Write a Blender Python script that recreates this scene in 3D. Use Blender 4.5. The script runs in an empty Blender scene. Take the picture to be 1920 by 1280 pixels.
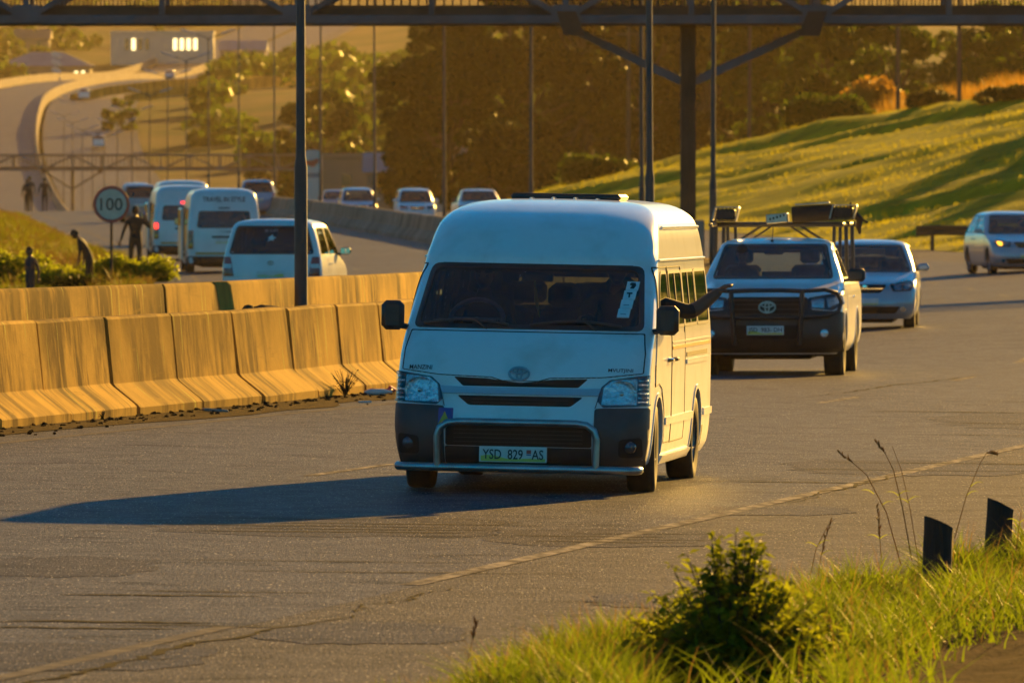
import bpy, bmesh, math, random
import numpy as np
from mathutils import Vector, Matrix, Euler

random.seed(7)
RNG = np.random.default_rng(11)
SC = bpy.context.scene
COL = SC.collection
R = math.radians

# ---------------------------------------------------------------- camera
CAM_H = 2.15
cam_d = bpy.data.cameras.new('camera')
cam_d.sensor_width = 36.0
cam_d.lens = 300.0
cam_d.clip_start = 0.5
cam_d.clip_end = 9000.0
cam_d.dof.use_dof = True
cam_d.dof.focus_distance = 64.0
cam_d.dof.aperture_fstop = 9.5
cam = bpy.data.objects.new('camera', cam_d)
COL.objects.link(cam)
cam.location = (0, 0, CAM_H)
cam.rotation_euler = (math.pi / 2 - 259.0 / 16000.0, 0, 0)
SC.camera = cam

# ---------------------------------------------------------------- light
SUN_EL, SUN_AZ = R(13.5), R(20.5)          # azimuth measured from +Y towards +X
world = bpy.data.worlds.new('World')
SC.world = world
world.use_nodes = True
wn = world.node_tree
wn.nodes.clear()
sky = wn.nodes.new('ShaderNodeTexSky')
sky.sky_type = 'NISHITA'
sky.sun_disc = False
sky.sun_elevation = SUN_EL
sky.sun_rotation = SUN_AZ
sky.altitude = 600
sky.air_density = 1.0
sky.dust_density = 0.6
sky.ozone_density = 4.0
bg = wn.nodes.new('ShaderNodeBackground')
bg.inputs['Strength'].default_value = 0.040
wo = wn.nodes.new('ShaderNodeOutputWorld')
grade = wn.nodes.new('ShaderNodeHueSaturation')      # the photograph's vivid grade on the whole sky
grade.inputs['Hue'].default_value = .484
grade.inputs['Saturation'].default_value = 3.0
grade.inputs['Value'].default_value = 1.0
wn.links.new(sky.outputs[0], grade.inputs['Color']); wn.links.new(grade.outputs[0], bg.inputs[0])
wn.links.new(bg.outputs[0], wo.inputs[0])

sun_d = bpy.data.lights.new('sun', 'SUN')
sun_d.energy = 5.0
sun_d.angle = R(0.55)
sun_d.color = (1.0, 0.55, 0.10)
sun = bpy.data.objects.new('sun', sun_d)
COL.objects.link(sun)
to_sun = Vector((math.sin(SUN_AZ) * math.cos(SUN_EL), math.cos(SUN_AZ) * math.cos(SUN_EL), math.sin(SUN_EL)))
sun.rotation_euler = to_sun.to_track_quat('Z', 'Y').to_euler()
sun.location = (40, 120, 60)

SC.view_settings.view_transform = 'Standard'
SC.view_settings.look = 'None'
SC.view_settings.gamma = 1.0
SC.view_settings.use_curve_mapping = False
SC.view_settings.exposure = 1.55
SC.render.engine = 'CYCLES'
SC.cycles.use_denoising = True
SC.cycles.max_bounces = 8
SC.cycles.transparent_max_bounces = 16
SC.cycles.volume_bounces = 0
SC.cycles.sample_clamp_indirect = 6.0
SC.cycles.caustics_reflective = False
SC.cycles.caustics_refractive = False
HAZE = .000045
# ================================================================ helpers
def pchip(xs, ys):
    x = np.asarray(xs, float); y = np.asarray(ys, float)
    h = np.diff(x); d = np.diff(y) / h
    m = np.zeros_like(y)
    for i in range(1, len(x) - 1):
        if d[i - 1] * d[i] > 0:
            w1 = 2 * h[i] + h[i - 1]; w2 = h[i] + 2 * h[i - 1]
            m[i] = (w1 + w2) / (w1 / d[i - 1] + w2 / d[i])
    m[0] = d[0]; m[-1] = d[-1]
    def f(q):
        q = np.asarray(q, float)
        i = np.clip(np.searchsorted(x, q) - 1, 0, len(x) - 2)
        u = (q - x[i]) / h[i]
        uc = np.clip(u, 0, 1)
        a = (1 + 2 * uc) * (1 - uc) ** 2 * y[i] + uc * (1 - uc) ** 2 * h[i] * m[i]
        b = uc ** 2 * (3 - 2 * uc) * y[i + 1] + uc ** 2 * (uc - 1) * h[i] * m[i + 1]
        ex = np.where(u < 0, u * h[i] * m[0], np.where(u > 1, (u - 1) * h[i] * m[-1], 0))
        return a + b + ex
    return f

def smooth(a, b, x):
    u = np.clip((np.asarray(x, float) - a) / (b - a), 0, 1)
    return u * u * (3 - 2 * u)

def vnoise(x, y, seed=0):
    """cheap value noise, vectorised"""
    x = np.asarray(x, float); y = np.asarray(y, float)
    xi = np.floor(x); yi = np.floor(y); fx = x - xi; fy = y - yi
    fx = fx * fx * (3 - 2 * fx); fy = fy * fy * (3 - 2 * fy)
    def h(a, b):
        s = np.sin(a * 127.1 + b * 311.7 + seed * 74.7) * 43758.5453
        return s - np.floor(s)
    return (h(xi, yi) * (1 - fx) + h(xi + 1, yi) * fx) * (1 - fy) + (h(xi, yi + 1) * (1 - fx) + h(xi + 1, yi + 1) * fx) * fy

def link(o, parent=None):
    COL.objects.link(o)
    if parent is not None:
        o.parent = parent
    return o

def tag(o, label=None, cat=None, group=None, kind=None):
    if label: o['label'] = label
    if cat: o['category'] = cat
    if group: o['group'] = group
    if kind: o['kind'] = kind
    return o

def empty(name, loc=(0, 0, 0), rot=(0, 0, 0), parent=None):
    o = bpy.data.objects.new(name, None)
    o.empty_display_size = 0.2
    o.location = loc; o.rotation_euler = rot
    return link(o, parent)

def finish(me, angle=35):
    me.polygons.foreach_set('use_smooth', [True] * len(me.polygons))
    if angle < 179:
        me.set_sharp_from_angle(angle=R(angle))
    me.update()
    return me

def mesh(name, v, f, mats=None, mi=None, angle=35):
    me = bpy.data.meshes.new(name)
    me.from_pydata([tuple(p) for p in v], [], [tuple(q) for q in f])
    for m in (mats if isinstance(mats, (list, tuple)) else [mats]):
        if m is not None: me.materials.append(m)
    if mi is not None:
        me.polygons.foreach_set('material_index', mi)
    finish(me, angle)
    return me

def fast_mesh(name, V, n, mat, smooth_shade=False):
    """V (k*n,3) float array of separate n-gons"""
    V = np.ascontiguousarray(V, np.float32)
    nv = len(V); nf = nv // n
    me = bpy.data.meshes.new(name)
    me.vertices.add(nv); me.vertices.foreach_set('co', V.ravel())
    me.loops.add(nv); me.loops.foreach_set('vertex_index', np.arange(nv, dtype=np.int32))
    me.polygons.add(nf)
    me.polygons.foreach_set('loop_start', np.arange(0, nv, n, dtype=np.int32))
    me.polygons.foreach_set('loop_total', np.full(nf, n, np.int32))
    me.update(calc_edges=True)
    me.materials.append(mat)
    if smooth_shade:
        me.polygons.foreach_set('use_smooth', [True] * nf)
    return me

def mobj(name, me, parent=None, loc=None, rot=None):
    o = bpy.data.objects.new(name, me)
    if loc is not None: o.location = loc
    if rot is not None: o.rotation_euler = rot
    return link(o, parent)

class MB:
    def __init__(s):
        s.v = []; s.f = []; s.m = []
    def add(s, v, f, mi=0, M=None):
        b = len(s.v)
        for p in v:
            p = Vector(p)
            s.v.append(tuple(M @ p) if M is not None else tuple(p))
        for q in f:
            s.f.append(tuple(b + i for i in q)); s.m.append(mi)
        return s
    def box(s, c, d, rot=None, ch=0.0, mi=0):
        """chamfered box, centre c, full sizes d"""
        hx, hy, hz = d[0] / 2, d[1] / 2, d[2] / 2
        ch = min(ch, hx * .9, hy * .9, hz * .9)
        M = Matrix.Translation(c)
        if rot is not None: M = M @ Euler(rot).to_matrix().to_4x4()
        if ch <= 0:
            v = [(x * hx, y * hy, z * hz) for x in (-1, 1) for y in (-1, 1) for z in (-1, 1)]
            f = [(0, 1, 3, 2), (4, 6, 7, 5), (0, 4, 5, 1), (2, 3, 7, 6), (0, 2, 6, 4), (1, 5, 7, 3)]
            return s.add(v, f, mi, M)
        v = []; idx = {}
        for x in (-1, 1):
            for y in (-1, 1):
                for z in (-1, 1):
                    for a in range(3):
                        p = [x * (hx - ch), y * (hy - ch), z * (hz - ch)]
                        p[a] = (x, y, z)[a] * (hx, hy, hz)[a]
                        idx[(x, y, z, a)] = len(v); v.append(p)
        f = []
        for a in range(3):
            b, c2 = (a + 1) % 3, (a + 2) % 3
            for sg in (-1, 1):
                q = []
                for u, w in ((-1, -1), (1, -1), (1, 1), (-1, 1)):
                    k = [0, 0, 0]; k[a] = sg; k[b] = u; k[c2] = w
                    q.append(idx[(k[0], k[1], k[2], a)])
                f.append(tuple(q) if sg > 0 else tuple(q[::-1]))
            # edges along axis a
            for u in (-1, 1):
                for w in (-1, 1):
                    k0 = [0, 0, 0]; k0[a] = -1; k0[b] = u; k0[c2] = w
                    k1 = list(k0); k1[a] = 1
                    q = [idx[(*k0, b)], idx[(*k1, b)], idx[(*k1, c2)], idx[(*k0, c2)]]
                    f.append(tuple(q) if u * w < 0 else tuple(q[::-1]))
        for x in (-1, 1):
            for y in (-1, 1):
                for z in (-1, 1):
                    q = [idx[(x, y, z, 0)], idx[(x, y, z, 1)], idx[(x, y, z, 2)]]
                    f.append(tuple(q) if x * y * z > 0 else tuple(q[::-1]))
        return s.add(v, f, mi, M)
    def tube(s, pts, r, n=8, caps=True, mi=0, M=None, closed=False):
        pts = [Vector(p) for p in pts]
        k = len(pts)
        rs = list(r) if isinstance(r, (list, tuple)) else [r] * k
        v = []; f = []
        up = None
        for i, p in enumerate(pts):
            if closed:
                t = (pts[(i + 1) % k] - pts[i - 1]).normalized()
            else:
                t = (pts[min(i + 1, k - 1)] - pts[max(i - 1, 0)]).normalized()
            if up is None:
                a = Vector((0, 0, 1)) if abs(t.z) < .9 else Vector((1, 0, 0))
                up = (a - t * a.dot(t)).normalized()
            else:
                up = (up - t * up.dot(t)).normalized()
            sd = t.cross(up)
            for j in range(n):
                an = 2 * math.pi * j / n
                v.append(p + (up * math.cos(an) + sd * math.sin(an)) * rs[i])
        for i in range(k if closed else k - 1):
            for j in range(n):
                a = i * n + j; b = i * n + (j + 1) % n
                c = ((i + 1) % k) * n + (j + 1) % n; d = ((i + 1) % k) * n + j
                f.append((a, d, c, b))
        if caps and not closed:
            f.append(tuple(range(n)))
            f.append(tuple((k - 1) * n + j for j in range(n - 1, -1, -1)))
        return s.add(v, f, mi, M)
    def lathe(s, prof, n=20, M=None, mi=0, closed=False):
        """profile (r, h) turned round Z"""
        v = []; f = []
        k = len(prof)
        for (r, h) in prof:
            for j in range(n):
                a = 2 * math.pi * j / n
                v.append((r * math.cos(a), r * math.sin(a), h))
        for i in range(k if closed else k - 1):
            i2 = (i + 1) % k
            for j in range(n):
                j2 = (j + 1) % n
                f.append((i * n + j, i * n + j2, i2 * n + j2, i2 * n + j))
        return s.add(v, f, mi, M)
    def prism(s, poly, h0, h1, M=None, mi=0):
        """poly (x,y) extruded in z"""
        n = len(poly)
        v = [(p[0], p[1], h0) for p in poly] + [(p[0], p[1], h1) for p in poly]
        f = [tuple(range(n - 1, -1, -1)), tuple(range(n, 2 * n))]
        for i in range(n):
            j = (i + 1) % n
            f.append((i, j, n + j, n + i))
        return s.add(v, f, mi, M)
    def ball(s, c, r, nu=10, nv=8, mi=0):
        rx, ry, rz = (r, r, r) if not isinstance(r, (tuple, list)) else r
        v = [(c[0], c[1], c[2] - rz)]; f = []
        for i in range(1, nv):
            a = -math.pi / 2 + math.pi * i / nv
            for j in range(nu):
                b = 2 * math.pi * j / nu
                v.append((c[0] + rx * math.cos(a) * math.cos(b), c[1] + ry * math.cos(a) * math.sin(b), c[2] + rz * math.sin(a)))
        v.append((c[0], c[1], c[2] + rz))
        for j in range(nu):
            f.append((0, 1 + (j + 1) % nu, 1 + j))
            f.append((len(v) - 1, 1 + (nv - 2) * nu + j, 1 + (nv - 2) * nu + (j + 1) % nu))
        for i in range(nv - 2):
            for j in range(nu):
                a = 1 + i * nu + j; b = 1 + i * nu + (j + 1) % nu
                f.append((a, b, b + nu, a + nu))
        return s.add(v, f, mi)
    def mesh(s, name, mats, angle=35):
        return mesh(name, s.v, s.f, mats, s.m, angle)
    def build(s, name, mats, parent=None, angle=35, loc=None, rot=None):
        return mobj(name, s.mesh(name, mats, angle), parent, loc, rot)

def grid_mesh(name, P, mat, angle=180):
    """P (ny,nx,3) array"""
    ny, nx = P.shape[:2]
    idx = np.arange(ny * nx).reshape(ny, nx)
    f = np.stack([idx[:-1, :-1], idx[:-1, 1:], idx[1:, 1:], idx[1:, :-1]], -1).reshape(-1, 4)
    me = bpy.data.meshes.new(name)
    me.vertices.add(ny * nx); me.vertices.foreach_set('co', np.ascontiguousarray(P.reshape(-1, 3), np.float32).ravel())
    nf = len(f)
    me.loops.add(nf * 4); me.loops.foreach_set('vertex_index', f.astype(np.int32).ravel())
    me.polygons.add(nf)
    me.polygons.foreach_set('loop_start', np.arange(0, nf * 4, 4, dtype=np.int32))
    me.polygons.foreach_set('loop_total', np.full(nf, 4, np.int32))
    me.update(calc_edges=True)
    me.polygons.foreach_set('use_smooth', [True] * nf)
    me.materials.append(mat)
    return me

def text_mesh(s, w, h, bold=.006):
    """list of (x,z) verts and faces for text fitted into w x h, centred"""
    cu = bpy.data.curves.new('lettering', 'FONT')
    cu.body = s; cu.resolution_u = 3; cu.offset = bold
    o = bpy.data.objects.new('lettering', cu); COL.objects.link(o)
    dg = bpy.context.evaluated_depsgraph_get()
    me = bpy.data.meshes.new_from_object(o.evaluated_get(dg))
    v = np.array([p.co[:2] for p in me.vertices]); f = [tuple(p.vertices) for p in me.polygons]
    bpy.data.objects.remove(o); bpy.data.curves.remove(cu); bpy.data.meshes.remove(me)
    lo, hi = v.min(0), v.max(0)
    v = (v - (lo + hi) / 2) / (hi - lo) * np.array([w, h])
    return v, f

def round_poly(pts, r, n=4):
    out = []
    k = len(pts)
    rr = r if isinstance(r, (list, tuple)) else [r] * k
    for i in range(k):
        p = Vector(pts[i]); a = Vector(pts[i - 1]) - p; b = Vector(pts[(i + 1) % k]) - p
        la, lb = a.length, b.length
        q = min(rr[i], la * .45, lb * .45)
        if q < 1e-5:
            out.append(tuple(p)); continue
        a = p + a / la * q; b = p + b / lb * q
        for j in range(n + 1):
            t = j / n
            out.append(tuple(a * (1 - t) ** 2 + p * 2 * t * (1 - t) + b * t * t))
    return out

def resample(poly, step):
    out = []
    k = len(poly)
    for i in range(k):
        a = Vector(poly[i]); b = Vector(poly[(i + 1) % k])
        m = max(1, int(math.ceil((b - a).length / step)))
        for j in range(m):
            out.append(tuple(a.lerp(b, j / m)))
    return out

def in_poly(px, py, poly):
    px = np.asarray(px); py = np.asarray(py)
    c = np.zeros(px.shape, bool)
    n = len(poly)
    for i in range(n):
        x0, y0 = poly[i]; x1, y1 = poly[i - 1]
        if y0 == y1: continue
        t = ((y0 > py) != (y1 > py)) & (px < (x1 - x0) * (py - y0) / (y1 - y0) + x0)
        c ^= t
    return c

def copy_tree(o, parent=None):
    c = o.copy(); COL.objects.link(c); c.parent = parent
    for ch in list(o.children):
        copy_tree(ch, c)
    return c

# ================================================================ materials
MAT = {}
def nt(name):
    m = bpy.data.materials.new(name); m.use_nodes = True
    t = m.node_tree; t.nodes.clear()
    out = t.nodes.new('ShaderNodeOutputMaterial')
    MAT[name] = m
    return m, t, out

def N(t, kind, **kw):
    n = t.nodes.new(kind)
    for k, v in kw.items():
        if k in n.inputs: n.inputs[k].default_value = v
        else: setattr(n, k, v)
    return n

def noise_fac(t, scale, detail=4, stretch=(1, 1, 1), coord='pos', lo=.35, hi=.65, rough=.55):
    if coord == 'pos':
        g = N(t, 'ShaderNodeNewGeometry').outputs['Position']
    else:
        g = N(t, 'ShaderNodeTexCoord').outputs['Object']
    mp = N(t, 'ShaderNodeMapping'); mp.inputs['Scale'].default_value = stretch
    t.links.new(g, mp.inputs['Vector'])
    n = N(t, 'ShaderNodeTexNoise'); n.inputs['Scale'].default_value = scale
    n.inputs['Detail'].default_value = detail; n.inputs['Roughness'].default_value = rough
    t.links.new(mp.outputs[0], n.inputs['Vector'])
    r = N(t, 'ShaderNodeMapRange'); r.inputs['From Min'].default_value = lo; r.inputs['From Max'].default_value = hi
    t.links.new(n.outputs['Fac'], r.inputs['Value'])
    return r.outputs[0]

def mixc(t, fac, a, b):
    m = N(t, 'ShaderNodeMix', data_type='RGBA')
    for sock, v in ((m.inputs[0], fac), (m.inputs[6], a), (m.inputs[7], b)):
        if hasattr(v, 'is_linked') or hasattr(v, 'links'): t.links.new(v, sock)
        else: sock.default_value = v if not isinstance(v, tuple) else (*v, 1) if len(v) == 3 else v
    return m.outputs[2]

def pmat(name, col, rough=.5, metal=0., col2=None, nscale=6, stretch=(1, 1, 1), coord='pos', bump=0, bscale=40, bstretch=(1, 1, 1),
         spec=.5, coat=0, emit=None, estr=0, lo=.35, hi=.65):
    m, t, out = nt(name)
    b = N(t, 'ShaderNodeBsdfPrincipled')
    b.inputs['Roughness'].default_value = rough
    b.inputs['Metallic'].default_value = metal
    b.inputs['Specular IOR Level'].default_value = spec
    b.inputs['Coat Weight'].default_value = coat
    b.inputs['Coat Roughness'].default_value = .06
    if col2 is None:
        col2 = tuple(c * .82 for c in col)
    f = noise_fac(t, nscale, 5, stretch, coord, lo, hi)
    t.links.new(mixc(t, f, col, col2), b.inputs['Base Color'])
    if bump:
        h = noise_fac(t, bscale, 4, bstretch, coord, .2, .8)
        bp = N(t, 'ShaderNodeBump'); bp.inputs['Strength'].default_value = bump; bp.inputs['Distance'].default_value = .02
        t.links.new(h, bp.inputs['Height']); t.links.new(bp.outputs[0], b.inputs['Normal'])
    if emit is not None:
        b.inputs['Emission Color'].default_value = (*emit, 1); b.inputs['Emission Strength'].default_value = estr
    t.links.new(b.outputs[0], out.inputs[0])
    return m

def glass_mat(name, tint, ior=1.5, rough=.01):
    m, t, out = nt(name)
    tr = N(t, 'ShaderNodeBsdfTransparent'); tr.inputs[0].default_value = (*tint, 1)
    gl = N(t, 'ShaderNodeBsdfGlossy'); gl.inputs['Roughness'].default_value = rough
    gl.inputs['Color'].default_value = (.95, .97, 1, 1)
    fr = N(t, 'ShaderNodeFresnel'); fr.inputs[0].default_value = ior
    ns = noise_fac(t, 9, 3, lo=.3, hi=.7)
    mm = N(t, 'ShaderNodeMath', operation='MULTIPLY_ADD'); mm.inputs[1].default_value = .02; 
    t.links.new(ns, mm.inputs[0]); t.links.new(fr.outputs[0], mm.inputs[2])
    mx = N(t, 'ShaderNodeMixShader')
    t.links.new(mm.outputs[0], mx.inputs[0]); t.links.new(tr.outputs[0], mx.inputs[1]); t.links.new(gl.outputs[0], mx.inputs[2])
    t.links.new(mx.outputs[0], out.inputs[0])
    return m

def leaf_mat(name, c1, c2, tcol, tf=.45, scale=.6, rough=.5):
    m, t, out = nt(name)
    f = noise_fac(t, scale, 3, lo=.3, hi=.7)
    d = N(t, 'ShaderNodeBsdfPrincipled'); d.inputs['Roughness'].default_value = rough
    d.inputs['Specular IOR Level'].default_value = .04
    t.links.new(mixc(t, f, c1, c2), d.inputs['Base Color'])
    tl = N(t, 'ShaderNodeBsdfTranslucent')
    t.links.new(mixc(t, f, tcol, tuple(c * .7 for c in tcol)), tl.inputs[0])
    mx = N(t, 'ShaderNodeMixShader'); mx.inputs[0].default_value = tf
    t.links.new(d.outputs[0], mx.inputs[1]); t.links.new(tl.outputs[0], mx.inputs[2])
    t.links.new(mx.outputs[0], out.inputs[0])
    return m

# asphalt: fine aggregate speckle, worn patches, hairline darkening
def asphalt(name, base, dark, rough=.55):
    m, t, out = nt(name)
    b = N(t, 'ShaderNodeBsdfPrincipled'); b.inputs['Roughness'].default_value = rough; b.inputs['Specular IOR Level'].default_value = .012
    big = noise_fac(t, .28, 5, (1, .4, 1), lo=.35, hi=.65)
    mid = noise_fac(t, 2.6, 7, (1, .8, 1), lo=.40, hi=.62, rough=.72)          # patched, ravelled surface
    dk = noise_fac(t, 1.1, 6, (.8, 1.3, 1), lo=.56, hi=.66, rough=.7)          # dark bituminous smears
    grain = noise_fac(t, 48, 3, (1, .16, 1), lo=.25, hi=.75, rough=.8)         # stone
    glint = noise_fac(t, 62, 1, (1, .16, 1), lo=.66, hi=.72)                   # glints of polished chippings, painted in as pale specks
    c = mixc(t, big, base, dark)
    c = mixc(t, mid, tuple(x * 1.45 for x in base), c)
    c = mixc(t, dk, c, tuple(x * .42 for x in base))
    g = N(t, 'ShaderNodeMapRange'); g.inputs['To Min'].default_value = .30; g.inputs['To Max'].default_value = 1.75
    t.links.new(grain, g.inputs['Value'])
    cc = N(t, 'ShaderNodeCombineColor')
    for i in range(3): t.links.new(g.outputs[0], cc.inputs[i])
    mm = N(t, 'ShaderNodeMix', data_type='RGBA', blend_type='MULTIPLY'); mm.inputs[0].default_value = 1
    t.links.new(c, mm.inputs[6]); t.links.new(cc.outputs[0], mm.inputs[7])
    c = mixc(t, glint, mm.outputs[2], (.40, .36, .30))
    t.links.new(c, b.inputs['Base Color'])
    bp = N(t, 'ShaderNodeBump'); bp.inputs['Strength'].default_value = .5; bp.inputs['Distance'].default_value = .008
    t.links.new(grain, bp.inputs['Height']); t.links.new(bp.outputs[0], b.inputs['Normal'])
    t.links.new(b.outputs[0], out.inputs[0])
    return m

def concrete(name, base, stain, top_z=(.55, 1.02)):
    """grey concrete with vertical dark run-off stains and pale scrapes"""
    m, t, out = nt(name)
    b = N(t, 'ShaderNodeBsdfPrincipled'); b.inputs['Roughness'].default_value = .85
    b.inputs['Specular IOR Level'].default_value = .015
    f1 = noise_fac(t, 1.9, 8, (.1, 1, .16), lo=.47, hi=.56, rough=.7)
    f2 = noise_fac(t, .75, 4, (.3, 1, .5), lo=.40, hi=.54)
    f3 = noise_fac(t, 2.4, 7, (.3, .8, .9), lo=.40, hi=.70, rough=.75)
    mu = N(t, 'ShaderNodeMath', operation='MULTIPLY'); t.links.new(f1, mu.inputs[0]); t.links.new(f2, mu.inputs[1])
    c = mixc(t, f3, base, tuple(x * .70 for x in base))
    c = mixc(t, mu.outputs[0], c, stain)
    # grime along the crown of the wall and broad run-off patches
    gp = N(t, 'ShaderNodeSeparateXYZ'); t.links.new(N(t, 'ShaderNodeNewGeometry').outputs['Position'], gp.inputs[0])
    zr = N(t, 'ShaderNodeMapRange'); zr.inputs['From Min'].default_value = top_z[0]; zr.inputs['From Max'].default_value = top_z[1]
    t.links.new(gp.outputs['Z'], zr.inputs['Value'])
    gn = noise_fac(t, 1.6, 6, (.1, 1, .2), lo=.36, hi=.60, rough=.7)
    gm = N(t, 'ShaderNodeMath', operation='MULTIPLY'); t.links.new(zr.outputs[0], gm.inputs[0]); t.links.new(gn, gm.inputs[1])
    c = mixc(t, gm.outputs[0], c, tuple(x * .30 for x in base))
    bl_ = noise_fac(t, 1.0, 5, (.2, 1, .45), lo=.55, hi=.63, rough=.6); bd = noise_fac(t, 5, 6, (.1, 1, .14), lo=.34, hi=.52, rough=.75)
    bm_ = N(t, 'ShaderNodeMath', operation='MULTIPLY'); t.links.new(bl_, bm_.inputs[0]); t.links.new(bd, bm_.inputs[1])
    c = mixc(t, bm_.outputs[0], c, stain)
    oi = N(t, 'ShaderNodeObjectInfo')
    rv = N(t, 'ShaderNodeMapRange'); rv.inputs['To Min'].default_value = 0; rv.inputs['To Max'].default_value = .45
    t.links.new(oi.outputs['Random'], rv.inputs['Value'])
    c = mixc(t, rv.outputs[0], c, tuple(x * .55 for x in base))
    f5 = noise_fac(t, 2.2, 5, (.3, .35, 4), lo=.60, hi=.70, rough=.7)
    c = mixc(t, f5, c, tuple(x * .5 for x in base))
    f4 = noise_fac(t, 14, 2, (.1, 1, .06), lo=.66, hi=.74)
    c = mixc(t, f4, c, tuple(min(.6, x * 1.4) for x in base))
    t.links.new(c, b.inputs['Base Color'])
    h = noise_fac(t, 30, 5, (1, 1, .5), lo=.2, hi=.8)
    bp = N(t, 'ShaderNodeBump'); bp.inputs['Strength'].default_value = .25; bp.inputs['Distance'].default_value = .01
    t.links.new(h, bp.inputs['Height']); t.links.new(bp.outputs[0], b.inputs['Normal'])
    t.links.new(b.outputs[0], out.inputs[0])
    return m

asphalt('asphalt_main', (.072, .072, .078), (.046, .047, .053))
asphalt('asphalt_shoulder', (.068, .065, .066), (.045, .044, .047), .62)
asphalt('asphalt_patch', (.050, .046, .045), (.032, .030, .031))
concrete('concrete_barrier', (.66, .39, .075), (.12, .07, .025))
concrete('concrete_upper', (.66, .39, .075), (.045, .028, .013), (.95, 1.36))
concrete('concrete_far', (.36, .31, .25), (.16, .13, .10), (200, 201))
pmat('road_paint', (.34, .30, .24), .7, col2=(.09, .082, .078), nscale=9, stretch=(1, .3, 1), lo=.36, hi=.58, spec=.012)
pmat('road_paint_faint', (.18, .16, .13), .7, col2=(.10, .092, .088), nscale=6, lo=.36, hi=.56, spec=.012)
pmat('tar', (.014, .013, .013), .95, col2=(.026, .024, .023), nscale=14, spec=.012)
pmat('dirt', (.075, .045, .024), .95, col2=(.030, .018, .010), nscale=7, bump=.6, bscale=30, spec=.012)
pmat('soil_fill', (.11, .085, .06), .95, col2=(.06, .045, .03), nscale=3, bump=.5, bscale=12, spec=.012)
pmat('grass_ground', (.035, .042, .007), .95, col2=(.06, .05, .012), nscale=.6, bump=.7, bscale=8, spec=.012)
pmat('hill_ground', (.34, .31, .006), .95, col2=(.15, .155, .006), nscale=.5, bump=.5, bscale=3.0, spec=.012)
pmat('far_ground', (.045, .050, .014), .95, col2=(.10, .07, .03), nscale=.05, lo=.42, hi=.6, spec=.012)
pmat('black_plastic', (.018, .018, .02), .45, col2=(.028, .027, .027), nscale=10)
pmat('grey_plastic', (.035, .036, .04), .5, col2=(.05, .05, .05), nscale=10)
pmat('void_black', (.006, .006, .007), .8)
pmat('rubber', (.014, .013, .013), .8, col2=(.03, .026, .022), nscale=14)
pmat('rim_steel', (.25, .25, .26), .4, .7, col2=(.12, .11, .1))
pmat('chrome', (.85, .86, .88), .07, 1.0, col2=(.6, .6, .6))
pmat('steel_dull', (.45, .46, .48), .3, .9, col2=(.3, .3, .3))
pmat('white_paint', (.80, .81, .82), .28, col2=(.60, .59, .56), nscale=2.6, coat=.6, lo=.48, hi=.78)
pmat('white_paint_far', (.78, .79, .80), .3, col2=(.66, .66, .66), nscale=1.5, coat=.5)
pmat('silver_paint', (.42, .46, .52), .3, .3, col2=(.36, .40, .46), nscale=1.5, coat=.6)
pmat('blue_grey_paint', (.22, .32, .46), .3, .2, col2=(.18, .27, .4), nscale=1.5, coat=.6)
pmat('grey_paint', (.25, .27, .30), .3, .2, coat=.5)
pmat('red_paint', (.30, .03, .025), .3, coat=.5)
pmat('interior', (.028, .028, .032), .8, col2=(.05, .05, .055), nscale=5)
pmat('seat_cloth', (.09, .11, .14), .9, col2=(.05, .06, .08), nscale=8)
pmat('steering', (.5, .53, .56), .4)
glass_mat('windscreen', (.26, .32, .36))
glass_mat('clear_glass', (.62, .70, .70))
glass_mat('tinted_glass', (.10, .11, .12))
glass_mat('lamp_glass', (.9, .93, .95), 1.45)
pmat('lamp_reflector', (.92, .94, .96), .16, .95, col2=(.55, .58, .62), nscale=40, lo=.45, hi=.6, bump=.5, bscale=35)
pmat('lamp_dark', (.10, .11, .13), .15, .6)
pmat('tail_red', (.35, .012, .012), .2, coat=.8)
pmat('tail_red_lit', (.6, .02, .015), .2, emit=(1, .03, .02), estr=1.3)
pmat('amber', (.7, .25, .02), .25, coat=.6)
pmat('amber_lit', (.8, .35, .03), .25, emit=(1, .42, .03), estr=1.4)
pmat('orange_tape', (.75, .32, .03), .4)
pmat('plate_white', (.72, .72, .70), .4)
pmat('plate_yellow', (.72, .58, .08), .4, col2=(.55, .6, .12), nscale=12)
pmat('plate_red', (.5, .05, .05), .4)
pmat('print_black', (.012, .012, .014), .5)
pmat('print_grey', (.30, .33, .36), .5)
pmat('print_blue', (.03, .06, .30), .4)
pmat('print_yellow', (.75, .42, .03), .4)
pmat('print_white', (.75, .76, .77), .5)
pmat('pole_steel', (.045, .047, .052), .5, .2, col2=(.03, .03, .033), nscale=3)
pmat('pole_far', (.10, .10, .105), .5, .3, col2=(.07, .07, .07), nscale=2)
pmat('lamp_head', (.42, .43, .45), .4, .3)
pmat('bridge_steel', (.085, .10, .125), .55, .2, col2=(.055, .06, .075), nscale=1.5)
pmat('bridge_rust', (.085, .045, .028), .8, col2=(.045, .025, .018), nscale=1.2)
pmat('sign_white', (.80, .60, .47), .45, col2=(.72, .53, .41))
pmat('sign_red', (.62, .04, .03), .4)
pmat('post_wood', (.026, .022, .019), .9, col2=(.011, .010, .009), nscale=8, stretch=(1, 1, .15), bump=.8, bscale=18, bstretch=(1, 1, .1))
pmat('post_top', (.06, .05, .042), .9, nscale=14)
pmat('pole_wood', (.09, .065, .045), .9, col2=(.06, .045, .03))
pmat('bark', (.06, .042, .028), .95, col2=(.035, .025, .018), nscale=3, bump=.6, bscale=10)
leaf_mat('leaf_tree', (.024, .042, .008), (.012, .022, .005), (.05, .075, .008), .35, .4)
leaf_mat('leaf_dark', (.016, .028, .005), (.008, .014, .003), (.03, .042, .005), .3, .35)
leaf_mat('leaf_olive', (.045, .072, .009), (.022, .040, .006), (.11, .16, .010), .4, .4)
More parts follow.
